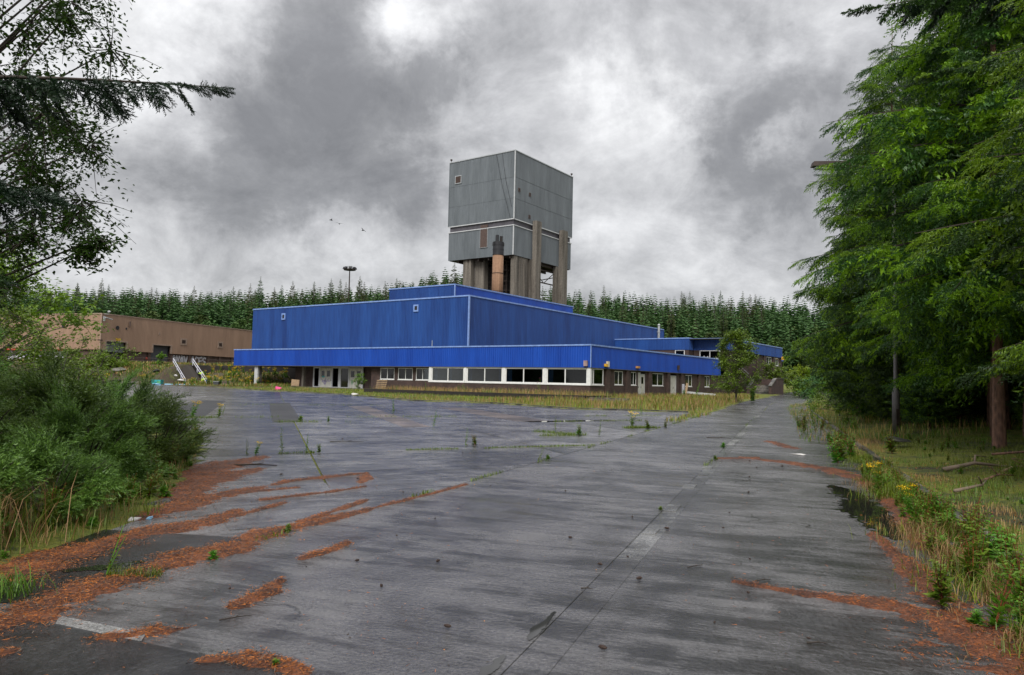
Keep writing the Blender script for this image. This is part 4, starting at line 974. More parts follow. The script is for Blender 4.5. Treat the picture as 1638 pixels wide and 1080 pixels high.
# ---------------------------------------------------------------- brick outdoor stair by the far wing
bs = tag(empty('brick_stair', (BX, BY, 0), math.pi/2-TH), 'dark brick outdoor stair with sloping side walls beside the far wing', 'stairs')
def sidewall(x0, x1, y0, y1, zl, zh, xe):      # rises along +x to x1, then level to xe
    mb = MB(); mb.v = [(x0, y0, .1), (x1, y0, .1), (x1, y1, .1), (x0, y1, .1), (x0, y0, zl), (x1, y0, zh), (x1, y1, zh), (x0, y1, zl)]
    mb.f = [(0,3,2,1), (4,5,6,7), (0,1,5,4), (1,2,6,5), (2,3,7,6), (3,0,4,7)]; mb.m = [0]*6; f = list(mb.f)
    mb.box(x1+.002, xe, y0, y1, .1, zh)
    w = mb.build('side_wall', brick, bs)
    mc = MB(); mc.v = [(x0-.1, y0-.06, zl), (x1, y0-.06, zh), (x1, y1+.06, zh), (x0-.1, y1+.06, zl), (x0-.1, y0-.06, zl+.14), (x1, y0-.06, zh+.14), (x1, y1+.06, zh+.14), (x0-.1, y1+.06, zl+.14)]
    mc.f = f; mc.m = [0]*6; mc.box(x1+.002, xe, y0-.06, y1+.06, zh, zh+.14); mc.build('coping', kerbm, w)
sidewall(50.6, 53.4, -1.45, -1.0, 1.75, 3.15, 57)
sidewall(51.4, 54.2, -4.75, -4.3, 2.1, 3.35, 58.5)
for i in range(9): MB().box(51.6+.32*i, 51.9+.32*i, -4.29, -1.46, .2, .75+.19*i).build('step', kerbm, bs)
MB().box(54.5, 57, -4.29, -1.46, .2, 2.5).build('landing', brick, bs); MB().box(57.01, 57.3, -4.29, -1.46, .2, 3.3).build('back_wall', brick, bs)
hr = MB(); [hr.tube([(46.0, -.5, 5.5+dz), (52.5, -.7, 3.6+dz)], .05, 6) for dz in (.5, 0)]; h_ = hr.build('handrail', rail_m, bs)

# ---------------------------------------------------------------- floodlight mast and street lamp
FM = tag(empty('floodlight_mast', (-52, 232, tz(-52, 232))), 'tall thin mast with a ring of floodlights above the conifers', 'mast')
zt = 37.3 - FM.location.z
MB().tube([(0, 0, 0), (0, 0, zt)], [.32, .16], 8).build('pole', steel, FM)
MB().tube([(0, 0, zt-.9), (0, 0, zt-.6)], 1.9, 14).build('ring', steel, FM); MB().tube([(0, 0, zt-.6), (0, 0, zt+.35), (0, 0, zt+.6)], [.9, .9, .3], 10).build('cap', galv, FM)
fmsh = None
for k in range(8):
    a = k*math.pi/4+.3
    if fmsh is None:
        q = MB(); q.v = [(-.45,-.1,-.35),(.45,-.1,-.35),(.45,-.1,.3),(-.45,-.1,.3),(-.3,.5,-.1),(.3,.5,-.1),(.3,.5,.3),(-.3,.5,.3)]; q.f = [(0,1,2,3),(7,6,5,4),(0,4,5,1),(1,5,6,2),(2,6,7,3),(3,7,4,0)]; q.m = [0]*6; fmsh = q.mesh('floodlight', black_m)
    o = link('floodlight', fmsh, FM, (2.0*math.cos(a), 2.0*math.sin(a), zt-.25), a+math.pi/2); o.rotation_euler = (math.radians(-25), 0, a+math.pi/2)
lx_, ly_ = 14.1, 27.0
SL = tag(empty('street_lamp', (lx_, ly_, tz(lx_, ly_)-.05)), 'old dark street lamp half swallowed by the spruces on the right', 'street lamp')
MB().tube([(0, 0, 0), (0, 0, 1.55), (0, 0, 1.72), (0, 0, 9.55)], [.13, .13, .075, .055], 12).build('pole', lampm, SL, True)
MB().tube([(0, 0, 9.5), (-.25, 0, 9.85), (-1.7, 0, 9.95)], .04, 8).build('arm', steel, SL)
hd = MB(); hd.v = [(-3.05, -.16, 9.88), (-1.6, -.2, 9.84), (-1.6, .2, 9.84), (-3.05, .16, 9.88), (-3.0, -.12, 10.06), (-1.6, -.15, 10.1), (-1.6, .15, 10.1), (-3.0, .12, 10.06)]; hd.f = [(0,3,2,1), (4,5,6,7), (0,1,5,4), (1,2,6,5), (2,3,7,6), (3,0,4,7)]; hd.m = [0]*6
hd.build('lamp_head', steel, SL); MB().box(-2.95, -1.75, -.12, .12, 9.80, 9.86).build('lens', galv, SL)
MB().box(-.06, .06, -.145, -.125, .35, .95).build('door', steel, SL)
# birds
for i, (x, z, l) in enumerate(((-30.3, 27.9, 'leftmost of the tiny birds gliding over the mast'), (-28.9, 27.3, 'middle bird of three gliding over the mast'), (-24.9, 26.3, 'rightmost of three tiny birds gliding over the mast'))):
    b = MB(); b.tube([(-.18, 0, 0), (-.05, 0, .03), (.12, 0, .03), (.25, 0, .02)], [.02, .07, .07, .02], 6)
    b.quad((-.06, 0, .05), (.1, 0, .05), (.06, .3, .16), (-.02, .3, .16)); b.quad((-.02, .3, .16), (.06, .3, .16), (-.05, .65, .08), (-.08, .62, .08))
    b.quad((-.06, 0, .05), (.1, 0, .05), (.06, -.3, .16), (-.02, -.3, .16)); b.quad((-.02, -.3, .16), (.06, -.3, .16), (-.05, -.65, .08), (-.08, -.62, .08))
    o = tag(b.build('bird', black_m), l, 'bird', 'birds in the sky'); o.location = (x, 120, z); o.rotation_euler = (.15*i, .1, .6+i*1.1); o.scale = (1.2,)*3
# ---------------------------------------------------------------- vegetation
def rotm(yaw, pitch, roll):     # arrays -> (n,3,3); x axis points along yaw/pitch (pitch up positive)
    cy, sy = np.cos(yaw), np.sin(yaw); cp, sp = np.cos(pitch), np.sin(pitch); cr, sr = np.cos(roll), np.sin(roll)
    n = len(yaw); R = np.empty((n, 3, 3))
    X = np.stack([cy*cp, sy*cp, sp], -1); Y0 = np.stack([-sy, cy, np.zeros(n)], -1); Z0 = np.cross(X, Y0)
    R[:, :, 0] = X; R[:, :, 1] = Y0*cr[:, None]+Z0*sr[:, None]; R[:, :, 2] = -Y0*sr[:, None]+Z0*cr[:, None]
    return R
def tile(V, F, R, Sx, T):
    """V (v,3) F (f,k) placed n times"""
    n = len(T); W_ = np.einsum('nij,nvj->nvi', R, V[None]*np.asarray(Sx).reshape(n, 1, -1)) + T[:, None, :]
    FF = F[None] + (np.arange(n)*len(V))[:, None, None]
    return W_.reshape(-1, 3), FF.reshape(-1, F.shape[1])
def join(parts):
    Vs, Fs = [], []; b = 0
    for V, F in parts: Vs.append(V); Fs.append(F+b); b += len(V)
    return np.concatenate(Vs), np.concatenate(Fs)
def rnd(a, b, n=None): return RNG.uniform(a, b, n)

def shoot_tpl(m, r=.022, ln=.05, seed=0, w=.0085):
    """needles round a unit-length shoot along +x (bottle brush), triangles"""
    g = np.random.default_rng(seed); V = []; F = []
    for i in range(m):
        x = (i+.3)/m; a = g.uniform(0, 2*math.pi); d = np.array([0, math.cos(a), math.sin(a)])
        if d[2] < -.3: d[2] *= .5
        p = np.array([x*.96, 0, 0]); tip = p + d*r*g.uniform(.8, 1.25) + np.array([ln, 0, 0])*g.uniform(.7, 1.2)
        s = np.cross(d, [1, 0, 0])*w
        V += [p-s*1.0+[-.008, 0, 0], p+s*1.0+[.02, 0, 0], tip]; F.append((3*i, 3*i+1, 3*i+2))
    return np.array(V), np.array(F)
def frond_tpl(nsh=9, m=8, seed=0, r=.055, droop=.10, wide=.42, w=.03, sc_=.36):
    """flat spray of side shoots along +x, unit length, shoots clothed in needles"""
    g = np.random.default_rng(seed); P, Rr, Sc = [], [], []
    for i in range(nsh):
        x = .06+.88*i/nsh
        for sd in (-1, 1):
            L = wide*(1-x*.62)*g.uniform(.75, 1.15)
            yaw = sd*g.uniform(.65, .95); pit = -g.uniform(.0, .5)
            P.append((x, 0, -droop*x*x)); Rr.append((yaw, pit, g.uniform(0, 6))); Sc.append(L)
    P.append((.72, 0, -droop*.6)); Rr.append((0, -.15, 0)); Sc.append(.34)
    P = np.array(P); Rr = np.array(Rr); Sc = np.array(Sc)
    V0, F0 = shoot_tpl(m, .16, .14, seed+5, w)
    R = rotm(Rr[:, 0], Rr[:, 1], Rr[:, 2]); V0 = V0*[1, 1, 1]
    sc = np.stack([Sc, np.full(len(Sc), sc_), np.full(len(Sc), sc_)], -1)
    V, F = tile(V0, F0, R, sc, P)
    # stem cover
    V1, F1 = tile(*shoot_tpl(m*2, r*2.2, .1, seed+9, w*.7), rotm(np.array([0.]), np.array([-droop*.5]), np.array([0.])), np.array([[1, .5, .5]]), np.zeros((1, 3)))
    return join([(V, F), (V1, F1)])
FR_FINE = [frond_tpl(9, 24, 11, w=.04, r=.08), frond_tpl(8, 24, 12, wide=.5, w=.04, r=.08)]
FR_BIG = [frond_tpl(6, 34, 16, wide=.42, w=.05, sc_=.55), frond_tpl(5, 34, 17, wide=.5, w=.05, sc_=.55)]
FR_NEAR = [frond_tpl(8, 10, 13, wide=.48, w=.048), frond_tpl(7, 10, 14, wide=.55, w=.048)]
FR_MID = [frond_tpl(6, 5, 21, wide=.55, w=.062), frond_tpl(5, 5, 22, wide=.6, w=.062)]
FR_LOW = [frond_tpl(4, 5, 31, wide=.65, w=.06), frond_tpl(4, 5, 32, wide=.65, w=.06)]
for L_ in (FR_MID, FR_LOW):
    for i, (V, F) in enumerate(L_):
        k = 1.5 if L_ is FR_MID else 2.0
        T3 = V.reshape(-1, 3, 3); c = T3.mean(1, keepdims=True); T3 = c + (T3-c)*np.array([k*.75, k, k]); L_[i] = (T3.reshape(-1, 3), F)

def limb_path(L, el, droop, n=8, upturn=.25):
    t = np.linspace(0, 1, n); x = L*t*math.cos(el); z = L*(t*math.sin(el) - droop*t*t + upturn*droop*t**3.2)
    return x, z
def spruce(height, clear, rad, nwh, tpl, seed, per=5, dens=1.0, droop=.38, el0=.25, trunk_r=.17, top=.12, hang=.5, fl=1.0, profile=1.0, sector=None):
    """returns (crown V,F), (wood MB): whorls of drooping limbs, each carrying fronds on both sides"""
    global RNG
    RNG = np.random.default_rng(seed); rg = random.Random(seed)
    P, Yw, Pt, Rl, Sc, Ti = [], [], [], [], [], []; wood = MB()
    wood.tube([(rg.uniform(-.05, .05)*i*.3, rg.uniform(-.05, .05)*i*.3, height*i/7) for i in range(8)], [trunk_r*(1-.93*i/7)+(.25*trunk_r if i == 0 else 0) for i in range(8)], 10)
    for w in range(nwh):
        f = (w+rg.uniform(-.3, .3))/nwh; z = clear+(height*.985-clear)*max(0, f)
        R_ = rad*((1-f)**profile*.93+.07)
        if f < .12: R_ *= .75+2*f
        for b in range(per):
            az = 2*math.pi*(b+rg.uniform(-.35, .35))/per + w*1.9
            if sector and (math.cos(az-sector[0]) < sector[1]): 
                if rg.random() < .8: continue
            L = R_*rg.uniform(.72, 1.2); el = el0*(.2+1.2*f)+rg.uniform(-.12, .12); dr = droop*(1-.75*f)*rg.uniform(.7, 1.3)
            xs, zs = limb_path(L, el, dr); ca, sa = math.cos(az), math.sin(az)
            wood.tube([(x*ca, x*sa, z+zz) for x, zz in zip(xs[::2 if L < 2 else 1], zs[::2 if L < 2 else 1])], [max(.006, .032*L/3*(1-i/len(xs[::2 if L < 2 else 1]))) for i in range(len(xs[::2 if L < 2 else 1]))], 3, False)
            nf = max(3, int(dens*L*5.2)); 
            for k in range(nf):
                t = .16+.84*(k+rg.random()*.6)/nf if k < nf-1 else .90
                x = np.interp(t, np.linspace(0, 1, 8), xs); zz = np.interp(t, np.linspace(0, 1, 8), zs)
                sd = 1 if k % 2 else -1
                ll = (L*.34*(1-t)+.32)*rg.uniform(.75, 1.25)*fl
                ya = az + sd*rg.uniform(.55, 1.05)*(1 if t < .88 else .25)
                P.append((x*ca, x*sa, z+zz)); Yw.append(ya); Pt.append(-hang*rg.uniform(.3, 1.4)*(1-.5*f)); Rl.append(rg.uniform(-.5, .5)); Sc.append(ll); Ti.append(rg.randrange(2))
    P = np.array(P); Yw = np.array(Yw); Pt = np.array(Pt); Rl = np.array(Rl); Sc = np.array(Sc); Ti = np.array(Ti)
    parts = []
    for q in range(2):
        s = Ti == q
        if s.any(): parts.append(tile(*tpl[q], rotm(Yw[s], Pt[s], Rl[s]), Sc[s][:, None]*np.ones((1, 3)), P[s]))
    return join(parts), wood
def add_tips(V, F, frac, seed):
    """fresh growth, sky light on shoots painted in: random clumps take the second material"""
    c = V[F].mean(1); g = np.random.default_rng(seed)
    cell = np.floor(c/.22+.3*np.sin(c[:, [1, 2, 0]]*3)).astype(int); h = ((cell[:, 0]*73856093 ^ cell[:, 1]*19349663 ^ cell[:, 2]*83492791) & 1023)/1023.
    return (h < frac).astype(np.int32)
CR = {}
def crown_mesh(key, mats, frac=.22, **kw):
    (V, F), wood = spruce(**kw); mi = add_tips(V, F, frac, kw['seed'])
    wood.m = [0]*(10*7+2)+[1]*(len(wood.f)-72); CR[key] = (mesh_np('crown', V, F, mats, mi), wood.mesh('trunk', [bark, twig_m])); print(key, len(F))
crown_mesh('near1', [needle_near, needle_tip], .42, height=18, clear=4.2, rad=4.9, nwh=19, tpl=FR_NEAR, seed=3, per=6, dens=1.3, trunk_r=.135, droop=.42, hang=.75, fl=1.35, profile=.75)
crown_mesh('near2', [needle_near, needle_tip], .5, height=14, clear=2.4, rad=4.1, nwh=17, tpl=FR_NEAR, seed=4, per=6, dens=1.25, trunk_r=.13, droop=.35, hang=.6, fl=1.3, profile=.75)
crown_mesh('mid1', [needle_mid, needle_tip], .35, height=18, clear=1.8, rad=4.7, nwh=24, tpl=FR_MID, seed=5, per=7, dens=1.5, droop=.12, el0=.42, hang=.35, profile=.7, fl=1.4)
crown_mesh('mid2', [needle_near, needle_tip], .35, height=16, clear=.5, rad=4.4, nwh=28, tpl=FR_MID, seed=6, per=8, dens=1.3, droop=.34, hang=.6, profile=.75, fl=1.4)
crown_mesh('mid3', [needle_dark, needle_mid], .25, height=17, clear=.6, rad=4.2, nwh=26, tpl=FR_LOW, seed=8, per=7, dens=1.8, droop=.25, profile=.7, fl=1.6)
def place_tree(key, x, y, rz, sc, label, name='spruce_tree', cat='tree', dz=-.1, group=None, wz=1):
    r = tag(empty(name, (x, y, tz(x, y)+dz), rz), label, cat, group)
    for me, nm in zip(CR[key], ('crown', 'trunk')):
        o = link(nm, me, r, None, None, (sc, sc, sc*wz))
    return r
G1 = 'conifers along the right side of the road'
right_trees = [
 ('near1', 12.5, 18.9, 1.1, 1.0, 'tall spruce with a bare reddish trunk standing on the mossy bank at the right'),
 ('near2', 10.6, 10.8, 2.1, 1.0, 'nearest spruce at the right edge, pale blue-green shoots reaching in from the side'),
 ('near2', 16.4, 24.5, 4.0, 1.16, 'dense spruce behind the street lamp pole on the right bank'),
 ('mid1', 18.6, 31.5, .4, 1.0, 'feathery pale green larch-like conifer just beyond the street lamp'),
 ('near1', 17.2, 16.5, 3.3, 1.02, 'shaded spruce behind the one with the bare reddish trunk'),
 ('mid2', 21.8, 38.5, 1.2, 1.0, 'bushy spruce with drooping limbs beyond the feathery conifer'),
 ('mid1', 25.0, 46.5, 2.6, .92, 'second feathery conifer down the road, left side of the right-hand tree wall'),
 ('mid2', 28.4, 55.5, 3.0, .86, 'mid-sized spruce leaning its limbs over the far road verge'),
 ('mid3', 31.2, 63.0, .9, .86, 'dark slender spruce whose top stands against the sky by the road bend'),
 ('mid2', 36.0, 72.0, 5.0, .75, 'green spruce low over the far bend of the road'),
 ('mid3', 42.5, 83.0, 2.2, .80, 'dark conifer near the far end of the road wall'),
 ('mid2', 49.0, 95.0, 1.0, .72, 'farthest bushy conifer beside the road bend'),
 ('mid3', 22.5, 27.5, 2.0, 1.0, 'dark conifer deep in the stand behind the street lamp'),
 ('mid3', 26.0, 36.5, 4.3, 1.05, 'tall dark conifer deep in the stand behind the bushy spruce'),
 ('mid3', 30.0, 46.0, 1.5, 1.0, 'dark conifer filling the gap behind the second feathery conifer'),
 ('mid3', 35.0, 57.0, 5.3, .95, 'dark conifer behind the mid-sized spruce on the far verge'),
 ('mid3', 21.5, 20.0, 5.9, 1.05, 'dark conifer in the shade right of the reddish trunk'),
 ('mid1', 27.5, 28.0, 3.9, 1.0, 'feathery conifer hidden deep in the right-hand stand'),
 ('mid3', 58.0, 104.0, .2, .9, 'dark conifer closing the view beyond the road bend'),
 ('mid2', 64.0, 118.0, 3.2, .95, 'spruce behind the far end of the blue upper wing'),
 ('mid3', 24.5, 33.0, 1.2, 1.1, 'tallest dark conifer in the middle of the right-hand stand'),
]
for k, x, y, rz, sc, lab in right_trees:
    place_tree(k, x, y, rz, sc, lab, group=G1, name='larch_tree' if k == 'mid1' else 'spruce_tree')
for k, x, y, rz, sc, lab in [('near2', 15.6, 22.2, .3, 1.1, 'spruce close behind the reddish trunk, low boughs over the bank'), ('near1', 15.8, 30.2, 2.5, .95, 'spruce just beyond the street lamp whose boughs brush its pole'),
   ('mid1', 19.3, 37.0, 5.4, .95, 'feathery conifer nearest the road verge beyond the lamp'), ('mid2', 23.2, 44.0, .2, .9, 'spruce sweeping low over the verge in the middle distance'), ('mid3', 27.0, 22.0, 1, 1.1, 'dark conifer at the right edge deep in the stand'),
   ('mid3', 18.5, 13.0, 3, 1.0, 'dark conifer at the right edge behind the fallen branch'), ('mid2', 26.5, 52.0, 4.4, .85, 'low spruce by the verge before the road bend'), ('mid2', 33.5, 66.5, 1.8, .8, 'rounded spruce where the road bends'), ('mid3', 39.5, 76.0, 2.0, .85, 'dark spruce just behind the rounded one at the bend'), ('mid3', 46.0, 90.0, 2.9, .9, 'dark spruce beyond the road bend'), ('mid3', 31.0, 38.0, .4, 1.15, 'dark high conifer at the back of the stand')]:
    place_tree(k, x, y, rz, sc, lab, group=G1, name='larch_tree' if k == 'mid1' else 'spruce_tree')
for k, x, y, rz, sc, lab in [('mid1', 17.6, 33.6, 1, .34, 'young feathery conifer, its skirt touching the verge just beyond the lamp'), ('mid2', 19.9, 39.5, 2, .36, 'small bushy spruce at the verge behind the feathery young conifer'), ('mid1', 22.3, 45.8, 3, .36, 'young feathery conifer halfway along the far verge'),
   ('mid2', 25.2, 53.0, 4, .38, 'small spruce hanging over the road edge before the bend'), ('mid1', 16.2, 28.6, 5, .30, 'low feathery conifer close beside the lamp post'), ('mid2', 29.0, 61.5, 1, .42, 'small spruce at the road bend'), ('mid1', 19.2, 31.6, .5, .45, 'half-grown feathery conifer behind the lamp post'), ('mid2', 17.8, 23.6, .5, .42, 'half-grown spruce in the shade between lamp and reddish trunk'), ('mid2', 15.8, 17.2, 2.5, .30, 'small spruce right of the reddish trunk')]:
    place_tree(k, x, y, rz, sc, lab, group=G1, name='young_conifer')
# unseen conifers added left of the car park to darken the office windows' reflections
for i in range(16):
    place_tree('mid3', -58-4.2*i+random.uniform(-2, 2), 66-2.3*i+random.uniform(-3, 3), random.uniform(0, 6), random.uniform(.8, 1.1), 'added conifer left of the car park, outside the view', group='added unseen conifers left of the car park')
# bare reddish pine trunks standing in the shade
for x, y, h, l in ((17.6, 24.0+3, 12, 'bare orange-red pine trunk showing high in the shade, left one'), (19.0, 26.4, 12, 'bare orange-red pine trunk showing high in the shade, right one'), (14.2, 21.6, 9, 'slim shaded trunk between the lamp pole and the reddish trunk')):
    r = tag(empty('pine_tree', (x, y, tz(x, y)-.1)), l, 'tree')
    MB().tube([(0, 0, 0), (.05, 0, h*.5), (0, .05, h)], [.17, .13, .09], 9).build('trunk', bark, r, True)
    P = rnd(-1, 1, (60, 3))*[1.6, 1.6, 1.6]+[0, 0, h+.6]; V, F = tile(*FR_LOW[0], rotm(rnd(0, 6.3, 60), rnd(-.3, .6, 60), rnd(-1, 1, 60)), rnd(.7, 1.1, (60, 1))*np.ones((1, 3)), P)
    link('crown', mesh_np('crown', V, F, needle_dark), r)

def limb_obj(parent, start, end, sag, tplset, mats, seed, fl=(.55, .16), n=26, hang=.9, name='branch', r0=.03, frac=.3, top=False):
    """one long limb from start to end with hanging fronds"""
    g = random.Random(seed); a, b = np.array(start, float), np.array(end, float); d = b-a; L = np.linalg.norm(d); az = math.atan2(d[1], d[0])
    path = [a+d*t+np.array([0, 0, sag*math.sin(math.pi*t*.9)]) for t in np.linspace(0, 1, 12)]
    wood = MB().tube([tuple(p) for p in path], [r0*(1-t)+.004 for t in np.linspace(0, 1, 12)], 6)
    P, Y_, Pi, Ro, Sc, Ti = [], [], [], [], [], []
    for k in range(n):
        t = .12+.88*k/(n-1); p = np.array([np.interp(t, np.linspace(0, 1, 12), [q[c] for q in path]) for c in range(3)])
        for sd in (-1, 1):
            P.append(p); Y_.append(az+sd*g.uniform(.3, 1.0)*(1 if t < .93 else .35)); Pi.append(-g.uniform(.25, 1.2)*hang*(1 if t < .93 else .3)); Ro.append(g.uniform(-1, 1)); Sc.append((fl[0]*(1-t)+fl[1])*g.uniform(.6, 1.3)); Ti.append(g.randrange(2))
    P, Y_, Pi, Ro, Sc, Ti = map(np.array, (P, Y_, Pi, Ro, Sc, Ti)); parts = []
    for q in range(2):
        s = Ti == q; parts.append(tile(*tplset[q], rotm(Y_[s], Pi[s], Ro[s]), Sc[s][:, None]*np.ones((1, 3)), P[s]))
    V, F = join(parts); o = wood.build(name, twig_m, parent, True)
    link('foliage', mesh_np('foliage', V, F, mats, add_tips(V, F, frac, seed)), o)
SP = tag(empty('spruce_tree', (-8.6, 6.2, -.1)), 'spruce outside the left edge whose long bough reaches in across the sky', 'tree')
MB().tube([(0, 0, 0), (0, 0, 9)], [.2, .08], 10).build('trunk', bark, SP, True)
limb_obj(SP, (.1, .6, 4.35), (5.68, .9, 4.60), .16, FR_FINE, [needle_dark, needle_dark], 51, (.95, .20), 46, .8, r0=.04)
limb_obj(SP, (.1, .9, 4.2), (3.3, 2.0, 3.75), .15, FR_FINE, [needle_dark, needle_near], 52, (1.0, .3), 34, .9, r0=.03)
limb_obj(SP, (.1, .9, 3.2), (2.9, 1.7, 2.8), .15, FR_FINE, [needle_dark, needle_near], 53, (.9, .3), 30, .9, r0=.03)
# boughs of the near right-hand trees that stand out in the photo
NR = tag(empty('spruce_tree', (13.6, 12.6, 0)), 'spruce just outside the right edge with long boughs reaching over the road verge', 'tree')
MB().tube([(0, 0, 0), (0, 0, 14)], [.22, .08], 10).build('trunk', bark, NR, True)
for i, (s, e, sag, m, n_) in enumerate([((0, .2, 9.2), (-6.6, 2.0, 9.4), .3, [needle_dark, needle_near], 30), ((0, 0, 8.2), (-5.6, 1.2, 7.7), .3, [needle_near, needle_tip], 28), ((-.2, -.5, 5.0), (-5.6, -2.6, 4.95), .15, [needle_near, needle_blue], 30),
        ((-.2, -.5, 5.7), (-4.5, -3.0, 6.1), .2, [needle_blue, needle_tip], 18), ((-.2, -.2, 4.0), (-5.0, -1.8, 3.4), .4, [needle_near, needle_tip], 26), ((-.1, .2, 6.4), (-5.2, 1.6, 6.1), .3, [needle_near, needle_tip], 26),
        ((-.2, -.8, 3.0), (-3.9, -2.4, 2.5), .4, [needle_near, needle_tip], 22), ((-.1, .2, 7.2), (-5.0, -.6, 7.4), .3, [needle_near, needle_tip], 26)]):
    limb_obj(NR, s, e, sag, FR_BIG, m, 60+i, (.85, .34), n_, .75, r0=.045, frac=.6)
for (cx_, cy_, tx_, ty_, z0, z1, l) in ((20.0, 33, 14.3, 34.5, 9.3, 10.0, 'long dark bough'), ):
    pass
LB = tag(empty('spruce_tree', (26.5, 50.5, .5)), 'spruce down the road with two long dark boughs standing out against the sky', 'tree')
MB().tube([(0, 0, 0), (0, 0, 18)], [.22, .06], 10).build('trunk', bark, LB, True)
limb_obj(LB, (0, -8, 9.8+3.4), (-9.1, -10, 13.6), .5, FR_MID, [needle_dark, needle_near], 81, (1.0, .45), 30, .8, r0=.08) if False else None
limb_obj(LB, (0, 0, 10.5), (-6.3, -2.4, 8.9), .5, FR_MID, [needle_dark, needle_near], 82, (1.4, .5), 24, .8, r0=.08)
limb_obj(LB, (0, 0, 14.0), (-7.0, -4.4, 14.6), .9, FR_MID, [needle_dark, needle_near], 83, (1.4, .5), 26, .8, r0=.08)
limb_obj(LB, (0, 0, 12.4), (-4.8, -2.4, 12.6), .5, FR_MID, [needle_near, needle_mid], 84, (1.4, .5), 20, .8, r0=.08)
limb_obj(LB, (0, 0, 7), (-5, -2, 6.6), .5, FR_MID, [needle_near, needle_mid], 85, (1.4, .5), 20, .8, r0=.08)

# ---- leafy plants
def leaf_tpl(l=1., w=.5):    # folded leaf, 4 tris
    V = np.array([(0,0,0), (.45*l, .5*w, .10*l), (l, 0, 0), (.45*l, -.5*w, .10*l)]); return V, np.array([(0, 1, 2), (0, 2, 3)])
LEAF = leaf_tpl()
def leaves(P, yaw, pit, size, rl=None, shape=LEAF):
    n = len(P); return tile(*shape, rotm(yaw, pit, rnd(-1, 1, n) if rl is None else rl), np.asarray(size)[:, None]*np.ones((1, 3)), P)
def leafy_tree(seed, trunk_h, clusters, leaf, n_each, mat, r_cl=.5, barkm=barkg, trunk_r=.1, droop=0, base=(0, 0, 0)):
    """clusters: list of (x,y,z,r): limbs run from the trunk to each, twigs and leaves fill them"""
    global RNG
    RNG = np.random.default_rng(seed); g = random.Random(seed); wood = MB(); parts = []
    wood.tube([(0, 0, 0), (g.uniform(-.1, .1), g.uniform(-.1, .1), trunk_h*.5), (0, 0, trunk_h)], [trunk_r, trunk_r*.75, trunk_r*.3], 8)
    for (x, y, z, r) in clusters:
        z0 = min(trunk_h, max(.15*trunk_h, z*.55)); 
        mid = (x*.5+g.uniform(-.2, .2), y*.5+g.uniform(-.2, .2), (z0+z)*.5+.15*r)
        wood.tube([(0, 0, z0), mid, (x, y, z)], [trunk_r*.4, trunk_r*.22, .008], 5, False)
        nt_ = max(5, int(n_each/14)); per = max(3, n_each//nt_)
        for k in range(nt_):
            d = np.array([g.gauss(0, 1), g.gauss(0, 1), g.gauss(0, .8)-droop]); d /= np.linalg.norm(d); L = r*g.uniform(.5, 1.15)
            a = np.array([x, y, z])+d*L*.15*g.random(); b = a+d*L + np.array([0, 0, -droop*L*.4])
            if k % 2 == 0: wood.tube([tuple(a), tuple((a+b)/2+[0, 0, .05*L]), tuple(b)], [.008+.006*r, .006, .003], 3, False)
            t = rnd(.15, 1.0, per)[:, None]; P = a+(b-a)*t + RNG.normal(0, .07*r+.02, (per, 3))
            parts.append(leaves(P, rnd(0, 6.3, per), rnd(-.9, .3, per), leaf*rnd(.7, 1.25, per)))
    return join(parts), wood
# birch at the left
g = random.Random(5); cl = []
for i in range(95):
    z = 2.6+8.6*g.random(); rr = (2.9 if z < 6.5 else 3.3)*(1-.25*abs(z-6)/5)*math.sqrt(g.random()); az = g.uniform(-2.6, 1.9)
    cl.append((rr*math.cos(az)*1.08, rr*math.sin(az), z, g.uniform(.4, .75)))
for q in ((2.7, -.2, 3.55, .45), (3.0, .2, 3.9, .5), (3.2, .1, 3.4, .32), (2.5, 0, 4.6, .6), (2.7, .3, 5.3, .5), (2.3, -.4, 2.9, .45), (3.45, .0, 3.55, .3), (2.9, -.1, 6.6, .5), (2.9, .2, 7.4, .5), (2.8, 0, 8.1, .55), (2.2, 0, 3.6, .6), (2.4, .3, 4.0, .6)): cl.append(q)
(V, F), wood = leafy_tree(15, 10, cl, .078, 440, birch_leaf, trunk_r=.10, droop=.55)
Bi = tag(empty('birch_tree', (-9.1, 9.9, 0)), 'birch with fine hanging leafy twigs at the upper left edge of the view', 'tree')
link('crown', mesh_np('crown', V, F, birch_leaf), Bi); wood.build('trunk', twig_m, Bi, True)
# willow-like light green trees at the left
def cloud(n, rx, ry, z0, z1, r0, r1, seed):
    g = random.Random(seed); o = []
    for i in range(n):
        a = g.uniform(0, 6.3); u = math.sqrt(g.random()); z = z0+(z1-z0)*g.random(); k = 1-.55*((z-z0)/(z1-z0))**2
        o.append((rx*u*k*math.cos(a), ry*u*k*math.sin(a), z, g.uniform(r0, r1)))
    return o
def shrub(name, label, x, y, mat, seed, n, rx, ry, z0, z1, r, leaf, each, trunk=.06, cat='shrub', wood_m=barkg, th=None, group=None, dz=0):
    (V, F), wood = leafy_tree(seed, th or z1*.7, cloud(n, rx, ry, z0, z1, r*.7, r*1.2, seed), leaf, each, mat, trunk_r=trunk)
    o = tag(empty(name, (x, y, tz(x, y)+dz)), label, cat, group)
    link('foliage', mesh_np('foliage', V, F, mat), o); wood.build('stem', wood_m, o); return o
shrub('willow_tree', 'light yellow-green willow rising behind the dark broom at the left edge', -16.3, 22.5, willow_leaf, 71, 70, 3.6, 2.4, .8, 5.2, .85, .14, 260, .10, 'tree')
shrub('willow_bush', 'dark green leafy bush under the willow at the left edge', -13.2, 17.5, weed_leaf, 72, 60, 3.4, 2.2, .4, 2.9, .6, .08, 260, .05)
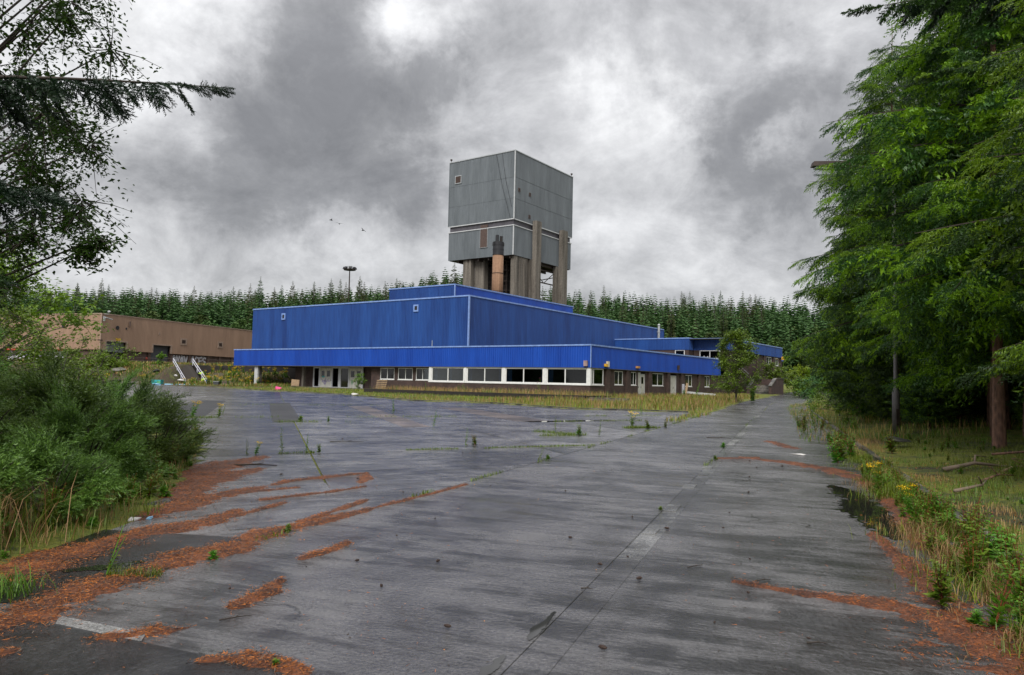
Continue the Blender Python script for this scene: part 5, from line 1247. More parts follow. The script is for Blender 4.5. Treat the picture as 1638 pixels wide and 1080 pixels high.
shrub('willow_bush', 'smaller leafy bush with pale leaves in front of the tan warehouse gable', -12.0, 20.5, weed_leaf, 73, 26, 2.0, 1.3, .3, 2.5, .5, .075, 160, .04)
shrub('bank_bush', 'bright green bush on the bank below the tan warehouse', -67.5, 124.0, willow_leaf, 74, 44, 5.0, 2.2, .8, 4.3, 1.1, .34, 110, .08, dz=-2.3)
shrub('bank_bush', 'taller bright green bush at the left of the bank, before the warehouse gable', -72.5, 122.5, willow_leaf, 75, 30, 2.8, 2.0, .8, 5.0, .9, .34, 100, .08, dz=-1.9)
shrub('bank_bush', 'upright green shrub before the dark roller shutter', -60.3, 127.0, weed_leaf, 76, 14, .8, .8, .5, 2.4, .5, .25, 60, .04, dz=-.4)
shrub('broadleaf_tree', 'young round-topped tree standing alone in front of the upper wing', 23.2, 76.0, weed_leaf, 77, 84, 2.3, 2.3, 1.3, 7.4, .8, .20, 150, .11, 'tree', th=6)
shrub('elder_bush', 'light yellow-green bush at the far end of the road by the brick stair', 50.5, 129.5, yg_leaf, 78, 50, 3.8, 2, 1.4, 4.4, 1.0, .3, 80, .08)
shrub('elder_bush', 'dark green bush right beside the brick stair', 45.0, 113, weed_leaf, 79, 50, 2.4, 1.8, .2, 2.6, .9, .28, 90, .08)
shrub('elder_bush', 'green bush overhanging the far right road verge', 42.5, 98, weed_leaf, 80, 40, 3, 3, .3, 3.4, 1.0, .28, 90, .08)
x_, y_ = toworld(59.5, -2.6); shrub('elder_bush', 'leafy green bush spilling over the landing of the brick stair', x_, y_, weed_leaf, 81, 50, 4.4, 2.2, 2.4, 5.0, 1.0, .28, 80, .08)
x_, y_ = toworld(-2.6, 33.2); shrub('self_seeded_bush', 'small green bush between the white doors and the office windows', x_, y_, weed_leaf, 82, 16, .95, .9, .3, 2.0, .5, .15, 80, .04)
shrub('verge_bush', 'leafy bush overhanging the right edge of the road past the lamp', 20.5, 46, willow_leaf, 83, 30, 1.8, 3.0, .3, 2.3, .6, .12, 100, .05)
shrub('verge_bush', 'low bush at the foot of the conifers along the far right verge', 25.8, 60, needle_mid, 84, 34, 2.2, 4.0, .3, 3.0, .8, .16, 100, .05)
shrub('verge_bush', 'low green thicket under the farthest conifers by the road', 35.0, 80, weed_leaf, 85, 34, 2.4, 5.0, .3, 3.2, .9, .2, 100, .05)

# ---- the plantation on the hill: 290 conifers and 56 broadleaves, each a tree of its own
def far_conifer(seed, h=15, rad=2.6):
    g = np.random.default_rng(seed); P, Yw, Pt, Sc = [], [], [], []
    nl = 34
    for i in range(nl):
        f = i/nl; z = h*(.05+.93*f); R_ = rad*((1-f)**.78)*g.uniform(.65, 1.2)+.05; k = 11 if f < .7 else 8
        for b in range(k):
            a = 6.283*(b+g.uniform(-.4, .4))/k+i; q = g.uniform(.0, .35)
            P.append((R_*q*math.cos(a), R_*q*math.sin(a), z+g.uniform(-.15, .15))); Yw.append(a+g.uniform(-.4, .4)); Pt.append(g.uniform(-.35, .25) if f < .8 else g.uniform(.2, .7)); Sc.append(R_*(1-q)*g.uniform(.8, 1.2))
    tv = []; tf = []
    gg = np.random.default_rng(seed+99)
    for s in range(5):     # small ragged spray
        x = .15+.17*s
        for sd in (-1, 1):
            L = .34*(1-x*.5); b = len(tv); tv += [(x-.05, 0, .0), (x+.09, 0, .02), (x+L*.65, sd*L*.8, -.10)]; tf.append((b, b+1, b+2))
    b = len(tv); tv += [(.55, -.07, 0), (.55, .07, 0), (1.0, 0, -.05)]; tf.append((b, b+1, b+2)); b = len(tv); tv += [(0, 0, -.03), (.7, 0, -.1), (.75, 0, .06)]; tf.append((b, b+1, b+2))
    V, F = tile(np.array(tv), np.array(tf), rotm(np.array(Yw), np.array(Pt), g.uniform(-.6, .6, len(P))), np.array(Sc)[:, None]*np.array([[1, 1.25, 1.4]]), np.array(P))
    m = MB().tube([(0, 0, 0), (0, 0, h*.97)], [.2, .03], 5); TV = np.array(m.v); TF = np.array([(f[0], f[1], f[2]) for f in m.f if len(f) == 4]+[(f[0], f[2], f[3]) for f in m.f if len(f) == 4])
    n0 = len(F); V2, F2 = join([(V, F), (TV, TF)]); mi = np.zeros(len(F2), np.int32); mi[n0:] = 1
    return mesh_np('plantation_conifer', V2, F2, [needle_far, barkg], mi)
FC = [far_conifer(s, 17+.9*(s % 3), 3.1+.4*(s % 2)) for s in range(7)]
def far_leafy(seed):
    g = np.random.default_rng(seed); n = 900; a = g.uniform(0, 6.3, n); z = g.uniform(0, 1, n); u = g.uniform(0, 1, n)**.4
    lob = 1+.3*np.sin(a*3+seed)+.2*np.sin(z*9+a*2)
    r = 3.0*np.sqrt(np.clip(1-(z*1.9-.85)**2, .05, 1))*u*lob; P = np.stack([r*np.cos(a), r*np.sin(a), 2+z*9], -1)
    V, F = tile(*LEAF, rotm(g.uniform(0, 6.3, n), g.uniform(-.8, .6, n), g.uniform(-1, 1, n)), g.uniform(.5, 1.0, n)[:, None]*np.ones((1, 3)), P)
    return mesh_np('plantation_broadleaf', V, F, leaf_far)
FL = [far_leafy(s) for s in range(4)]
rg = random.Random(21); cnt = 0
rows = [(202, 6.0), (213, 6.2), (226, 6.4), (241, 5.6), (257, 4.9)]
spots = []
for Yr, sp in rows:
    x = -.73*Yr
    while x < .46*Yr:
        spots.append((x+rg.uniform(-1.6, 1.6), Yr+rg.uniform(-4, 4))); x += sp*rg.uniform(.75, 1.25)
spots.sort(key=lambda s: s[1])
blocked = lambda x, y: (-97 < x < 12 and y < 196)
ci = li = 0
def zone(x, y):
    q = x/y
    return 'above the left part of the tan warehouse' if q < -.5 else 'above the right part of the tan warehouse' if q < -.35 else 'left of the floodlight mast' if q < -.225 else 'right of the floodlight mast' if q < -.1 else 'behind the winding tower' if q < .08 else 'right of the winding tower' if q < .2 else 'above the far upper wing'
LABF = 'conifer in the plantation on the hill behind the buildings'
for x, y in spots:
    fr = fbm(x, y, .03, 44) + (.24 if y < 220 else 0) + (.26 if x > 40 else 0)
    if fr > .70 and li < 120:
        o = tag(link('broadleaf_tree', FL[li % 4], None, (x, y, tz(x, y)-.3), rg.uniform(0, 6), rg.uniform(.75, 1.15)), ('front' if y < 212 else 'upper')+' round light green tree of the plantation, '+zone(x, y), 'tree', 'lighter round trees in the hill plantation'); li += 1
    elif ci < 298:
        s = rg.uniform(.84, 1.12)*(1.0 if y > 238 else .92); o = tag(link('conifer', FC[rg.randrange(7)], None, (x, y, tz(x, y)-.3), rg.uniform(0, 6), (s*rg.uniform(.9, 1.1), s*rg.uniform(.9, 1.1), s*1.08)), ('front-row ' if y < 209 else 'middle-row ' if y < 234 else 'skyline ')+'conifer of the plantation, '+zone(x, y), 'tree', 'conifers of the hill plantation'); ci += 1
print('far', ci, li, len(spots))
def low_conifer(seed):
    g = np.random.default_rng(seed); P, Yw, Pt, Sc = [], [], [], []
    for i in range(18):
        f = i/18
        for b in range(6): P.append((0, 0, 17*(.1+.88*f))); Yw.append(b*1.05+i*.7+g.uniform(-.3, .3)); Pt.append(g.uniform(-.35, .3)); Sc.append((3.5*(1-f)**.78+.1)*g.uniform(.7, 1.2))
    tv = np.array([(.0, -.0, 0), (.75, -.30, -.1), (1, 0, 0), (.7, .32, -.1), (.3, .05, .14)]); tf = np.array([(0, 1, 2), (0, 2, 3), (0, 2, 4)])
    return tile(tv, tf, rotm(np.array(Yw), np.array(Pt), g.uniform(-.5, .5, len(P))), np.array(Sc)[:, None]*np.ones((1, 3)), np.array(P))
pr = []; gq = np.random.default_rng(3)
for q in range(4):
    n = 290; xx = gq.uniform(-.78, .5, n); yy = gq.uniform(208, 300, n) ; xx = xx*yy; zz = terrain(xx, yy)-.3; pr.append(tile(*low_conifer(q), rotm(gq.uniform(0, 6, n), np.zeros(n), np.zeros(n)), gq.uniform(.88, 1.04, n)[:, None]*np.ones((1, 3)), np.column_stack([xx, yy, zz])))
V, F = join(pr); tag(link('forest', mesh_np('forest', V, F, needle_far)), 'mass of conifers filling the plantation between the nearer trees', kind='stuff')

# ---- broom thicket at the left: each bush its own, made of plumed stems
def plume_tpl(seed, ns=20, m=9):
    g = np.random.default_rng(seed); P, Y_, Pi, Sc = [], [], [], []
    path = lambda t: np.array([t, .05*math.sin(t*3), .10*math.sin(t*2.4)-.12*t*t])
    for i in range(ns):
        t = .12+.86*i/ns; P.append(path(t)); Y_.append(g.choice([-1, 1])*g.uniform(.25, .65)); Pi.append(g.uniform(-.2, .55)); Sc.append((.30*(1-t)+.13)*g.uniform(.7, 1.3))
    V0, F0 = shoot_tpl(m, .06, .18, seed, .018)
    V0 = V0.copy(); 
    V, F = tile(V0, F0, rotm(np.array(Y_), np.array(Pi), g.uniform(0, 6, ns)), np.stack([np.array(Sc), np.array(Sc)*1.5+.05, np.array(Sc)*1.5+.05], -1), np.array(P))
    V1, F1 = shoot_tpl(44, .030, .05, seed+1, .012); V1[:, 2] += .10*np.sin(V1[:, 0]*2.4)-.12*V1[:, 0]**2; V1[:, 1] += .05*np.sin(V1[:, 0]*3)
    return join([(V, F), (V1, F1)])
PL = [plume_tpl(1), plume_tpl(2), plume_tpl(3)]
def broom(seed, n, r, hmax, lean=(1, 0)):
    """plumed stems gathered into boughs that fan outward, leaving dark gaps between"""
    g = np.random.default_rng(seed); acc = {0: [], 1: [], 2: []}; nh = n//9
    for hh_ in range(nh):
        a = g.uniform(0, 6.28); u = g.uniform(.05, 1)**.55; z = hmax*(g.uniform(.12, 1.0))*(1-.55*u*u); c = np.array([r*u*.72*math.cos(a), r*u*.72*math.sin(a), z])
        el = g.uniform(.05, .9)*(1-.6*u) + .25*(z/hmax-.4); L = g.uniform(.55, 1.0)*min(1, .35+hmax*.45)
        for k in range(9):
            ya = a+g.normal(0, .38)+.25*math.sin(hh_); e = el+g.normal(0, .17); d = np.array([math.cos(ya)*math.cos(e), math.sin(ya)*math.cos(e), math.sin(e)])
            acc[int(g.integers(0, 3))].append((*(c-d*L*.35+g.normal(0, .05, 3)), ya, e, g.uniform(-.8, .8), L*g.uniform(.7, 1.15)))
    for q in range(3):
        A = np.array(acc[q]); A_ = A; A[:, 2] = np.maximum(A[:, 2], .02); parts = [] if q == 0 else parts
        parts.append(tile(*PL[q], rotm(A[:, 3], A[:, 4], A[:, 5]), A[:, 6:7]*np.ones((1, 3)), A[:, :3]))
    V, F = join(parts); m = MB(); rg_ = random.Random(seed)
    for i in range(22):
        a = rg_.uniform(0, 6.28); q = rg_.uniform(.3, .8)*r; m.tube([(0, 0, 0), (q*.5*math.cos(a), q*.5*math.sin(a), hmax*.35), (q*math.cos(a), q*math.sin(a), hmax*.7)], [.02, .014, .006], 4, False)
    return mesh_np('foliage', V, F, broom_leaf), m.mesh('stem', twig_m)
BR = [broom(101, 300, 1.2, 1.15), broom(102, 340, 1.4, 1.35), broom(103, 460, 1.8, 2.3)]
print('broom', [len(b[0].polygons) for b in BR])
def put_broom(k, x, y, rz, s, label):
    r = tag(empty('broom_bush', (x, y, tz(x, y)-.05), rz), label, 'shrub', 'broom bushes at the left'); link('foliage', BR[k][0], r, None, None, s); link('stem', BR[k][1], r, None, None, s)
for a in [(0, -5.9, 8.6, .3, .78, 'low broom bush nearest the orange needle drift, lower left'), (1, -6.9, 11.0, 1.7, .86, 'spreading broom bush whose plumed stems hang toward the car park'), (0, -7.0, 13.4, 3.2, 1.0, 'broom bush with long plumes reaching out to the right over the concrete'),
          (1, -8.6, 15.6, 4.6, .95, 'broom bush at the far tip of the left thicket'), (0, -6.4, 7.3, 5.1, .95, 'broom bush at the lower left edge behind the long grass'), (1, -8.2, 12.6, .9, 1.15, 'taller broom bush in the middle of the left thicket'),
          (2, -8.1, 9.7, 2.2, .80, 'dense dark broom mound at the left edge'), (2, -10.4, 13.6, 3.9, .82, 'tall broom at the back of the left thicket'), (1, -10.4, 18.4, 5.5, 1.0, 'low broom behind the far tip of the left thicket'), (2, -12.6, 16.2, 5.0, .95, 'high dark broom below the willow at the left edge'), (2, -7.0, 8.0, 4.4, .60, 'rounded broom bush close to the lower left corner')]: put_broom(a[0], a[1]+.55, *a[2:])

# ---- herbs, weeds and grass
def blades(P, h, w, lean, seed, bend=.35):
    """curved grass blades: 3 tris each"""
    g = np.random.default_rng(seed); n = len(P); a = g.uniform(0, 6.283, n); d = np.stack([np.cos(a), np.sin(a), np.zeros(n)], -1); s = np.stack([-np.sin(a), np.cos(a), np.zeros(n)], -1)*(w*.5)[:, None]
    L = (lean*g.uniform(.3, 1.3, n))[:, None]; hh = h[:, None]; up = np.array([[0, 0, 1.]])
    m = P+d*L*hh*.35+up*hh*.6; t = P+d*L*hh+up*hh*(1-.25*L)
    V = np.stack([P-s, P+s, m-s*.8, m+s*.8, t], 1).reshape(-1, 3); F = (np.array([(0, 1, 3), (0, 3, 2), (2, 3, 4)])[None]+(np.arange(n)*5)[:, None, None]).reshape(-1, 3)
    return V, F
def zof(xy): return np.column_stack([xy, terrain(xy[:, 0], xy[:, 1])])
def grass_stuff(name, label, P, h, w, lean, mats, seed, mi=None):
    V, F = blades(P, h, w, lean, seed); g = np.random.default_rng(seed)
    if isinstance(mats, list) and mi is None: mi = g.integers(0, len(mats), len(P))
    return tag(link(name, mesh_np(name, V, F, mats, np.repeat(mi, 3) if mi is not None else None)), label, kind='stuff')
g = np.random.default_rng(55)
def sample(n, x0, x1, y0, y1, keep):
    xy = np.stack([g.uniform(x0, x1, n), g.uniform(y0, y1, n)], -1); return xy[keep(xy[:, 0], xy[:, 1])]
# right verge near
def kr(x, y):
    s, t = roadst(x, y); dens = fbm(x, y, .9, 61); return (s > 2.75+1.0*fbm(t, t*0, .35, 8)) & (s < 13) & (dens > .36) & (t > 3.0) & ((s > 4.6) | (dens > .46)) & ~((s > 3.9) & (s < 5.0) & (t < 10)) & ~((t < 6.3) & (s > 2.5))
def kr0(x, y):
    s, t = roadst(x, y); return kr(x, y)
def smax(xy): s, t = roadst(xy[:, 0], xy[:, 1]); return s, t
xy = sample(85000, 2, 20, 4, 26, kr); s, t = smax(xy); P = zof(xy); P[:, 2] = np.maximum(P[:, 2], -.01)
hh = (.04+.30*np.clip(fbm(xy[:, 0], xy[:, 1], .9, 62)-.2, 0, 1)*g.uniform(.3, 1.3, len(P)))*(1-.45*smooth((s-5)/4)); hh = hh*np.where(s < 3.7, 1.15, 1)
r = fbm(xy[:, 0], xy[:, 1], .5, 63)+g.normal(0, .06, len(P)); mi = np.where((s < 4.5) & (r > .57), 1, np.where(r < .50, 0, 2))
grass_stuff('verge_grass', 'short mixed green and straw grass of the right bank', P, hh, g.uniform(.004, .010, len(P)), np.full(len(P), .6), [grass_g, grass_t, grass_y], 5, mi)
xy = sample(36000, 8, 40, 24, 75, lambda x, y: (roadst(x, y)[0] > 1.7+.9*fbm(x, y, .3, 8)) & (roadst(x, y)[0] < 10) & (fbm(x, y, .5, 64) > .40)); P = zof(xy); P[:, 2] = np.maximum(P[:, 2], gz(xy[:, 0], xy[:, 1]))
s, t = smax(xy); grass_stuff('verge_grass', 'taller straw and green grass of the far right verge', P, g.uniform(.15, .5, len(P))*np.where(s < 3.6, .6, 1), g.uniform(.012, .025, len(P)), np.full(len(P), .5), [grass_g, grass_t, grass_y], 6, np.where(g.random(len(P)) < .35, 1, np.where(g.random(len(P)) < .5, 2, 0)))
gk = np.random.default_rng(77); n = 30000; tk = 6.0+16*gk.random(n)**1.2; sk = 3.6-np.abs(gk.normal(0, .34, n)); xk, yk = -1.64+sk*.9387+tk*.3446, -sk*.3446+tk*.9387
kk = fbm(xk, yk, 1.6, 31) > .46; xk, yk, sk = xk[kk], yk[kk], sk[kk]; n = len(xk); hk = (.04+.38*np.clip(fbm(xk, yk, 1.6, 31)-.42, 0, .5)*2)*gk.uniform(.3, 1.2, n); P = np.column_stack([xk, yk, np.zeros(n)])
grass_stuff('kerb_grass', 'arching straw and green grass in the thicket along the right kerb', P, hk, gk.uniform(.004, .008, n), np.full(n, .8), [grass_g, grass_t, yg_leaf], 15, np.where(fbm(xk, yk, .9, 35)+gk.normal(0, .08, n) > .62, 1, np.where(gk.random(n) < .7, 0, 2)))
# strip between the yard and the building, the planter and the terrace
def inplanter(x, y): a, b = toloc(x, y); return (a > -7.3) & (a < -.4) & (b > -3.2) & (b < 26.6)
xy = sample(60000, -40, 22, 50, 108, inplanter); P = zof(xy); P[:, 2] = .5; fr = fbm(xy[:, 0], xy[:, 1], .35, 66); hh = g.uniform(.3, .8, len(P))*(.6+.9*fr)
grass_stuff('planter_grass', 'tall straw-coloured grass filling the planter before the office windows', P, hh, g.uniform(.018, .035, len(P)), np.full(len(P), .5), [grass_t, grass_g], 7, (g.random(len(P)) > .30+.8*(fr > .60)*.6).astype(np.int32)*0 + (g.random(len(P)) < np.where(hh < .38, .75, .12+.5*(fr > .6))).astype(np.int32))
def kstrip(x, y):
    a, b = toloc(x, y); s, t = roadst(x, y)
    return (~paved(x, y)) & (y > 49) & (s < 0) & ((a < -7.7) | (b > 27.2) | (b < -3.6)) & (a < 0) & (b > -60) & ~((b < -.3) & (b > -60) & (a > -.3) & (b > -.3)) 
def kstrip2(x, y):
    a, b = toloc(x, y); s, t = roadst(x, y); return (~paved(x, y)) & (y > 49) & (s < -wl(t)+.5) & (((a < -7.7)) | ((b > 27.2) & (a < -2.6)) | ((b < -.4) & (a > -8)) ) & ~((b > -8.2) & (b < -3.6) & (a > -8.6) & (a < -6.6)) & (fbm(x, y, .4, 68) > .33)
xy = sample(200000, -62, 34, 48, 124, kstrip2); xy = xy[(xy[:, 1] < 112) | (xy[:, 0] < -30)]; a, b = toloc(xy[:, 0], xy[:, 1]); keep = g.random(len(xy)) < np.where(a < -7.7, .55, .62); xy = xy[keep]; a = a[keep]; b = b[keep]
P = zof(xy); rightpart = (b < -.4); fr = fbm(xy[:, 0], xy[:, 1], .25, 69)
hh = g.uniform(.12, .4, len(P))*np.where(rightpart, 1.7, .8)
mi = np.where(g.random(len(P)) < np.where(rightpart, .55, .14+.3*(fr > .55)), 1, np.where(g.random(len(P)) < .6, 0, 2))
grass_stuff('strip_grass', 'rough green and straw grass between the car park and the blue building', P, hh, g.uniform(.018, .04, len(P)), np.full(len(P), .5), [grass_g, grass_t, yg_leaf], 8, mi); print('strip', len(P))
# grass on the bank and along the retaining wall
xy = sample(65000, -100, -33, 108, 147, lambda x, y: (~paved(x, y)) & (fbm(x, y, .22, 71) > .44) & ((x > -52.5)*(y < 127.6) | (x < -57.5) | (y > 129))); P = zof(xy)
grass_stuff('bank_grass', 'straw and green weeds on the rough bank left of the steps', P, g.uniform(.15, .9, len(P))*fbm(xy[:, 0], xy[:, 1], .3, 7)*1.4, g.uniform(.07, .14, len(P)), np.full(len(P), .5), [grass_g, grass_t, grass_y], 9)
# left verge grass near the camera
xy = sample(30000, -9, -3.4, 4, 22, lambda x, y: (x < np.interp(y, *BUSHX)+.45*fbm(x, y, 1.5, 3)-.1) & (x > np.interp(y, *BUSHX)-2.6) & (fbm(x, y, 1.1, 72) > .40)); P = zof(xy); P[:, 2] = np.maximum(P[:, 2], 0)
grass_stuff('verge_grass', 'thin green grass under the edge of the left broom thicket', P, g.uniform(.05, .28, len(P)), g.uniform(.004, .010, len(P)), np.full(len(P), .7), [grass_g, grass_g, grass_t], 10)
# moss and grass in the joints
J = []
def jline(a, b, n, wd=.03, hmin=.02, hmax=.09, gate=.5, seed=1):
    t = g.random(n); a = np.array(a, float); b = np.array(b, float); p = a+(b-a)*t[:, None]; k = vnoise(t*np.linalg.norm(b-a), t*0+seed, .9, seed) > gate; p = p[k]; p += g.normal(0, wd, p.shape); J.append((p, g.uniform(hmin, hmax, len(p))))
jl = lambda t, off=0: road_pt(-float(wl(t))+off, t)
jline((-5.83, 16.4), (2.4, 20.9), 2400, .025, .01, .09, .42, 2); jline(road_pt(-3.2, 21.85), road_pt(0, 21.85), 900, .02, .01, .05, .45, 3)
for a_, b_ in ((5, 12), (12, 20), (20, 30), (30, 40), (40, 58)): jline(jl(a_), jl(b_), 700, .04, .01, .09, .62, 4+a_)
for a_, b_ in ((17, 22), (30, 50)): jline(road_pt(.0, a_), road_pt(.0, b_), 200, .04, .02, .1, .6, a_)
for (a_, b_, n_) in (((-13.5, 29.9), (-11.6, 31.3), 500), ((-11.6, 31.3), (-2.6, 36.2), 700), ((-17.0, 45.8), (-1, 54.5), 800), ((1.0, 24.2), (3.2, 25.4), 700), ((.9, 26.3), (2.9, 24.4), 700), ((4.6, 29.7), (6.0, 30.4), 900), ((-9.0, 28.6), (-6.5, 29.8), 500), ((2.0, 33.4), (6.5, 36.5), 500), ((4.0, 40), (8.8, 43), 500)): jline(a_, b_, n_, .07 if n_ > 400 else .03, .03, .16, .35, int(n_))
pp = np.concatenate([j[0] for j in J]); hh = np.concatenate([j[1] for j in J]); P = np.column_stack([pp, gz(pp[:, 0], pp[:, 1])-.01])
grass_stuff('joint_grass', 'moss and short grass growing in the joints of the concrete', P, hh, g.uniform(.006, .014, len(P)), np.full(len(P), .6), [grass_g, grass_y, grass_y], 11)
xy = sample(3200, 7.6, 13.4, 36, 48.5, lambda x, y: (abs(roadst(x, y)[0]+wl(roadst(x, y)[1])+.35) < .9*fbm(x, y, .4, 75)) ); P = np.column_stack([xy, gz(*xy.T)]); grass_stuff('joint_grass', 'green weeds spreading along the left edge of the far road', P, g.uniform(.08, .35, len(P)), g.uniform(.015, .03, len(P)), np.full(len(P), .5), [grass_g, yg_leaf, grass_t], 12)

def weed_mesh(seed, h, nl, ls, fl=None, nf=0, branch=3, mat=weed_leaf, stemr=.005):
    gg = np.random.default_rng(seed); st = MB(); P, Y_, Pi, Sc = [], [], [], []; FP = []
    for b in range(branch):
        a = gg.uniform(0, 6.3); ln = h*gg.uniform(.7, 1.0); lx, ly = gg.uniform(0, .3)*math.cos(a)*ln, gg.uniform(0, .3)*math.sin(a)*ln
        st.tube([(0, 0, 0), (lx*.5, ly*.5, ln*.55), (lx, ly, ln)], [stemr, stemr*.8, stemr*.4], 4, False)
        for k in range(nl):
            t = .08+.9*k/nl; P.append((lx*t, ly*t, ln*t)); Y_.append(k*2.4+gg.uniform(-.4, .4)); Pi.append(gg.uniform(-.2, .7)); Sc.append(ls*(1.15-.7*t)*gg.uniform(.7, 1.3))
        FP.append((lx, ly, ln))
    V, F = tile(*leaf_tpl(1, .42), rotm(np.array(Y_), np.array(Pi), gg.uniform(-.5, .5, len(P))), np.array(Sc)[:, None]*np.ones((1, 3)), np.array(P))
    me = mesh_np('leaves', V, F, mat); fm = None
    if fl:
        Q = []; 
        for c in FP: 
            for k in range(nf): Q.append(np.array(c)+gg.normal(0, 1, 3)*[.045, .045, .02])
        n = len(Q); V, F = tile(*leaf_tpl(1, 1), rotm(gg.uniform(0, 6, n), gg.uniform(-.2, .5, n), gg.uniform(-1, 1, n)), np.full((n, 1), .028)*np.ones((1, 3)), np.array(Q)); fm = mesh_np('flower', V, F, fl)
    return me, st.mesh('stem', redstem if mat is weed_leaf and seed % 5 == 0 else weed_leaf), fm
WD = {'willowherb': weed_mesh(1, 1.0, 26, .13, None, 0, 2), 'bushy': weed_mesh(5, .55, 16, .13, None, 0, 9), 'ragwort': weed_mesh(7, .75, 14, .14, flower_y, 26, 7), 'thin': weed_mesh(8, .5, 10, .07, None, 0, 3, grass_y), 'fireweed': weed_mesh(9, 1.1, 18, .13, flower_p, 10, 3), 'low': weed_mesh(4, .22, 9, .11, None, 0, 9), 'nettle': weed_mesh(10, .7, 18, .12, None, 0, 7)}
CATN = {'willowherb': 'tall_weed', 'bushy': 'leafy_weed', 'ragwort': 'ragwort', 'thin': 'thin_weed', 'fireweed': 'fireweed', 'low': 'low_weed', 'nettle': 'leafy_weed'}
def weed(kind, x, y, s, label, z=None, group=None):
    m = WD[kind]; r = tag(empty(CATN[kind], (x, y, (max(tz(x, y), float(gz(x, y))-.02) if z is None else z)), random.uniform(0, 6)), label, 'weed', group)
    for me, nm in zip(m, ('leaves', 'stem', 'flower')):
        if me: link(nm, me, r, None, None, s)
    r.rotation_euler = (random.gauss(0, .16), random.gauss(0, .16), r.rotation_euler[2])
for a in [('willowherb', -5.2, 17.0, .62, 'tallest single weed in the long joint of the car park'), ('willowherb', -4.7, 17.15, .48, 'shorter weed beside the tallest one in the long car park joint'), ('bushy', -4.45, 17.35, .42, 'small leafy weed right of the two tall ones in the car park joint'),
          ('thin', -5.85, 16.5, .7, 'thin weed left of the tall ones in the car park joint'), ('ragwort', -5.65, 16.5, .42, 'thin weed with one yellow head at the left of the long joint'), ('thin', -1.2, 20.0, 1.0, 'spindly weed clump near the middle of the car park'), ('bushy', -.95, 20.2, .6, 'leafy weed clump near the middle of the car park'),
          ('willowherb', -6.0, 38.1, .95, 'upright weed standing alone on the tan repair strip'), ('ragwort', -13.2, 30.6, 1.0, 'yellow-flowered ragwort on the left dark patch of the car park'), ('ragwort', -12.3, 31.2, .8, 'smaller ragwort beside the one on the left dark patch'),
          ('thin', -13.0, 33.4, 1.0, 'thin weed on the far side of the left dark patch'), ('low', -8.3, 29.3, 1.3, 'low weed at the near end of the middle dark patch'), ('bushy', -7.3, 29.7, .5, 'leafy tuft right of the middle dark patch'), ('bushy', 2.3, 24.8, .8, 'weed clump before the road edge, middle distance'), ('thin', 1.6, 26.2, 1.2, 'spindly weed clump before the road edge'),
          ('willowherb', 3.0, 24.9, .55, 'upright weed in the clump near the road edge'), ('ragwort', 5.0, 30.3, .9, 'yellow ragwort close to the left edge of the road'), ('bushy', 5.6, 29.9, .8, 'green weed clump close to the left edge of the road'), ('bushy', 6.5, 31.0, .6, 'smaller weed clump at the left edge of the road'),
          ('willowherb', -2.9, 27.9, .7, 'lone weed at the near end of the tan strip'), ('thin', .6, 16.1, .8, 'thin weeds on the left joint of the road'), ('low', .9, 16.9, .6, 'low weed on the left joint of the road'), ('low', 2.1, 10.3, .35, 'tiny seedling in the centre joint of the road'), ('low', 4.9, 17.6, .6, 'small weed in the centre joint farther on'), ('low', 6.1, 21.2, .8, 'leafy weed in the centre joint near the cross joint'),
          ('low', -2.75, 7.0, .5, 'small weed in the near needle drift'), ('thin', -3.4, 6.35, .9, 'thin seedling standing in the dark puddle at the left'), ('low', -2.45, 8.3, .5, 'seedling in the needle drift beyond the puddle'), ('low', -1.35, 4.45, .35, 'seedling at the bottom edge in the needles'),
          ('fireweed', 17.0, 36.0, .7, 'pink-flowered fireweed on the right verge'), ('willowherb', 7.9, 44.5, .9, 'tall weed on the grass corner where car park meets road'), ('fireweed', -10.9, 74.5, .1, 'x')][:-1]: weed(*a)
locw = lambda a, b: toworld(a, b)
for i, (a, b, k, s, l) in enumerate([(-1.5, 16.5, 'fireweed', 1.3, 'pink fireweed before the second wide window'), (-1.6, 17.3, 'fireweed', 1.1, 'shorter pink fireweed beside it at the second wide window'), (-1.6, 5.4, 'fireweed', 1.7, 'tall pink fireweed before the right-hand wide window'), (-1.4, 4.4, 'willowherb', 1.2, 'green weed before the right-hand wide window'), (-2, 22, 'willowherb', 1.2, 'green weed before the left-hand wide window'),
      (1.5+20, -2, 'bushy', 1.8, 'bushy weed beside the brick pilaster near the second door'), (26, -1.8, 'willowherb', 2.2, 'tall weed leaning on the brick wall right of the second door')]):
    x, y = locw(a, b); weed(k, x, y, s, l, z=.5)
# leafy weeds between the kerb and the road, lower right, and on the bank
k = 0
where = ['beside the lower right needle drift', 'in the thicket between kerb and road', 'where the kerb leaves the needles', 'on the mossy bank below the reddish trunk', 'at the foot of the street lamp', 'in the straw grass beyond the puddle']
GW = 'leafy weeds of the right verge'
rgw = random.Random(31)
KD = {'bushy': 'many-stemmed weed', 'nettle': 'nettle-like weed', 'thin': 'thin weed', 'low': 'low weed', 'willowherb': 'narrow-leaved weed', 'ragwort': 'yellow ragwort'}
for i in range(190):
    t = 6.7+ 11.5*(i/190)**1.2 + rgw.uniform(-.2, .2); s = 3.64-min(.7, abs(rgw.gauss(0, .32)))*(1.3 if t < 9 else 1.0)
    x, y = road_pt(s, t); kd = rgw.choice(['bushy', 'nettle', 'bushy', 'nettle', 'thin', 'low']); weed(kd, x, y, rgw.uniform(.28, .9)*(1 if t < 12 else .8), KD[kd]+' in the kerb thicket '+('beside the orange needle drift' if t < 8 else 'in front of the dark puddle' if t < 10.5 else 'next to the dark puddle' if t < 13 else 'beyond the dark puddle')+(', road side' if s < 3.3 else ', kerb side'), z=.0, group=GW)
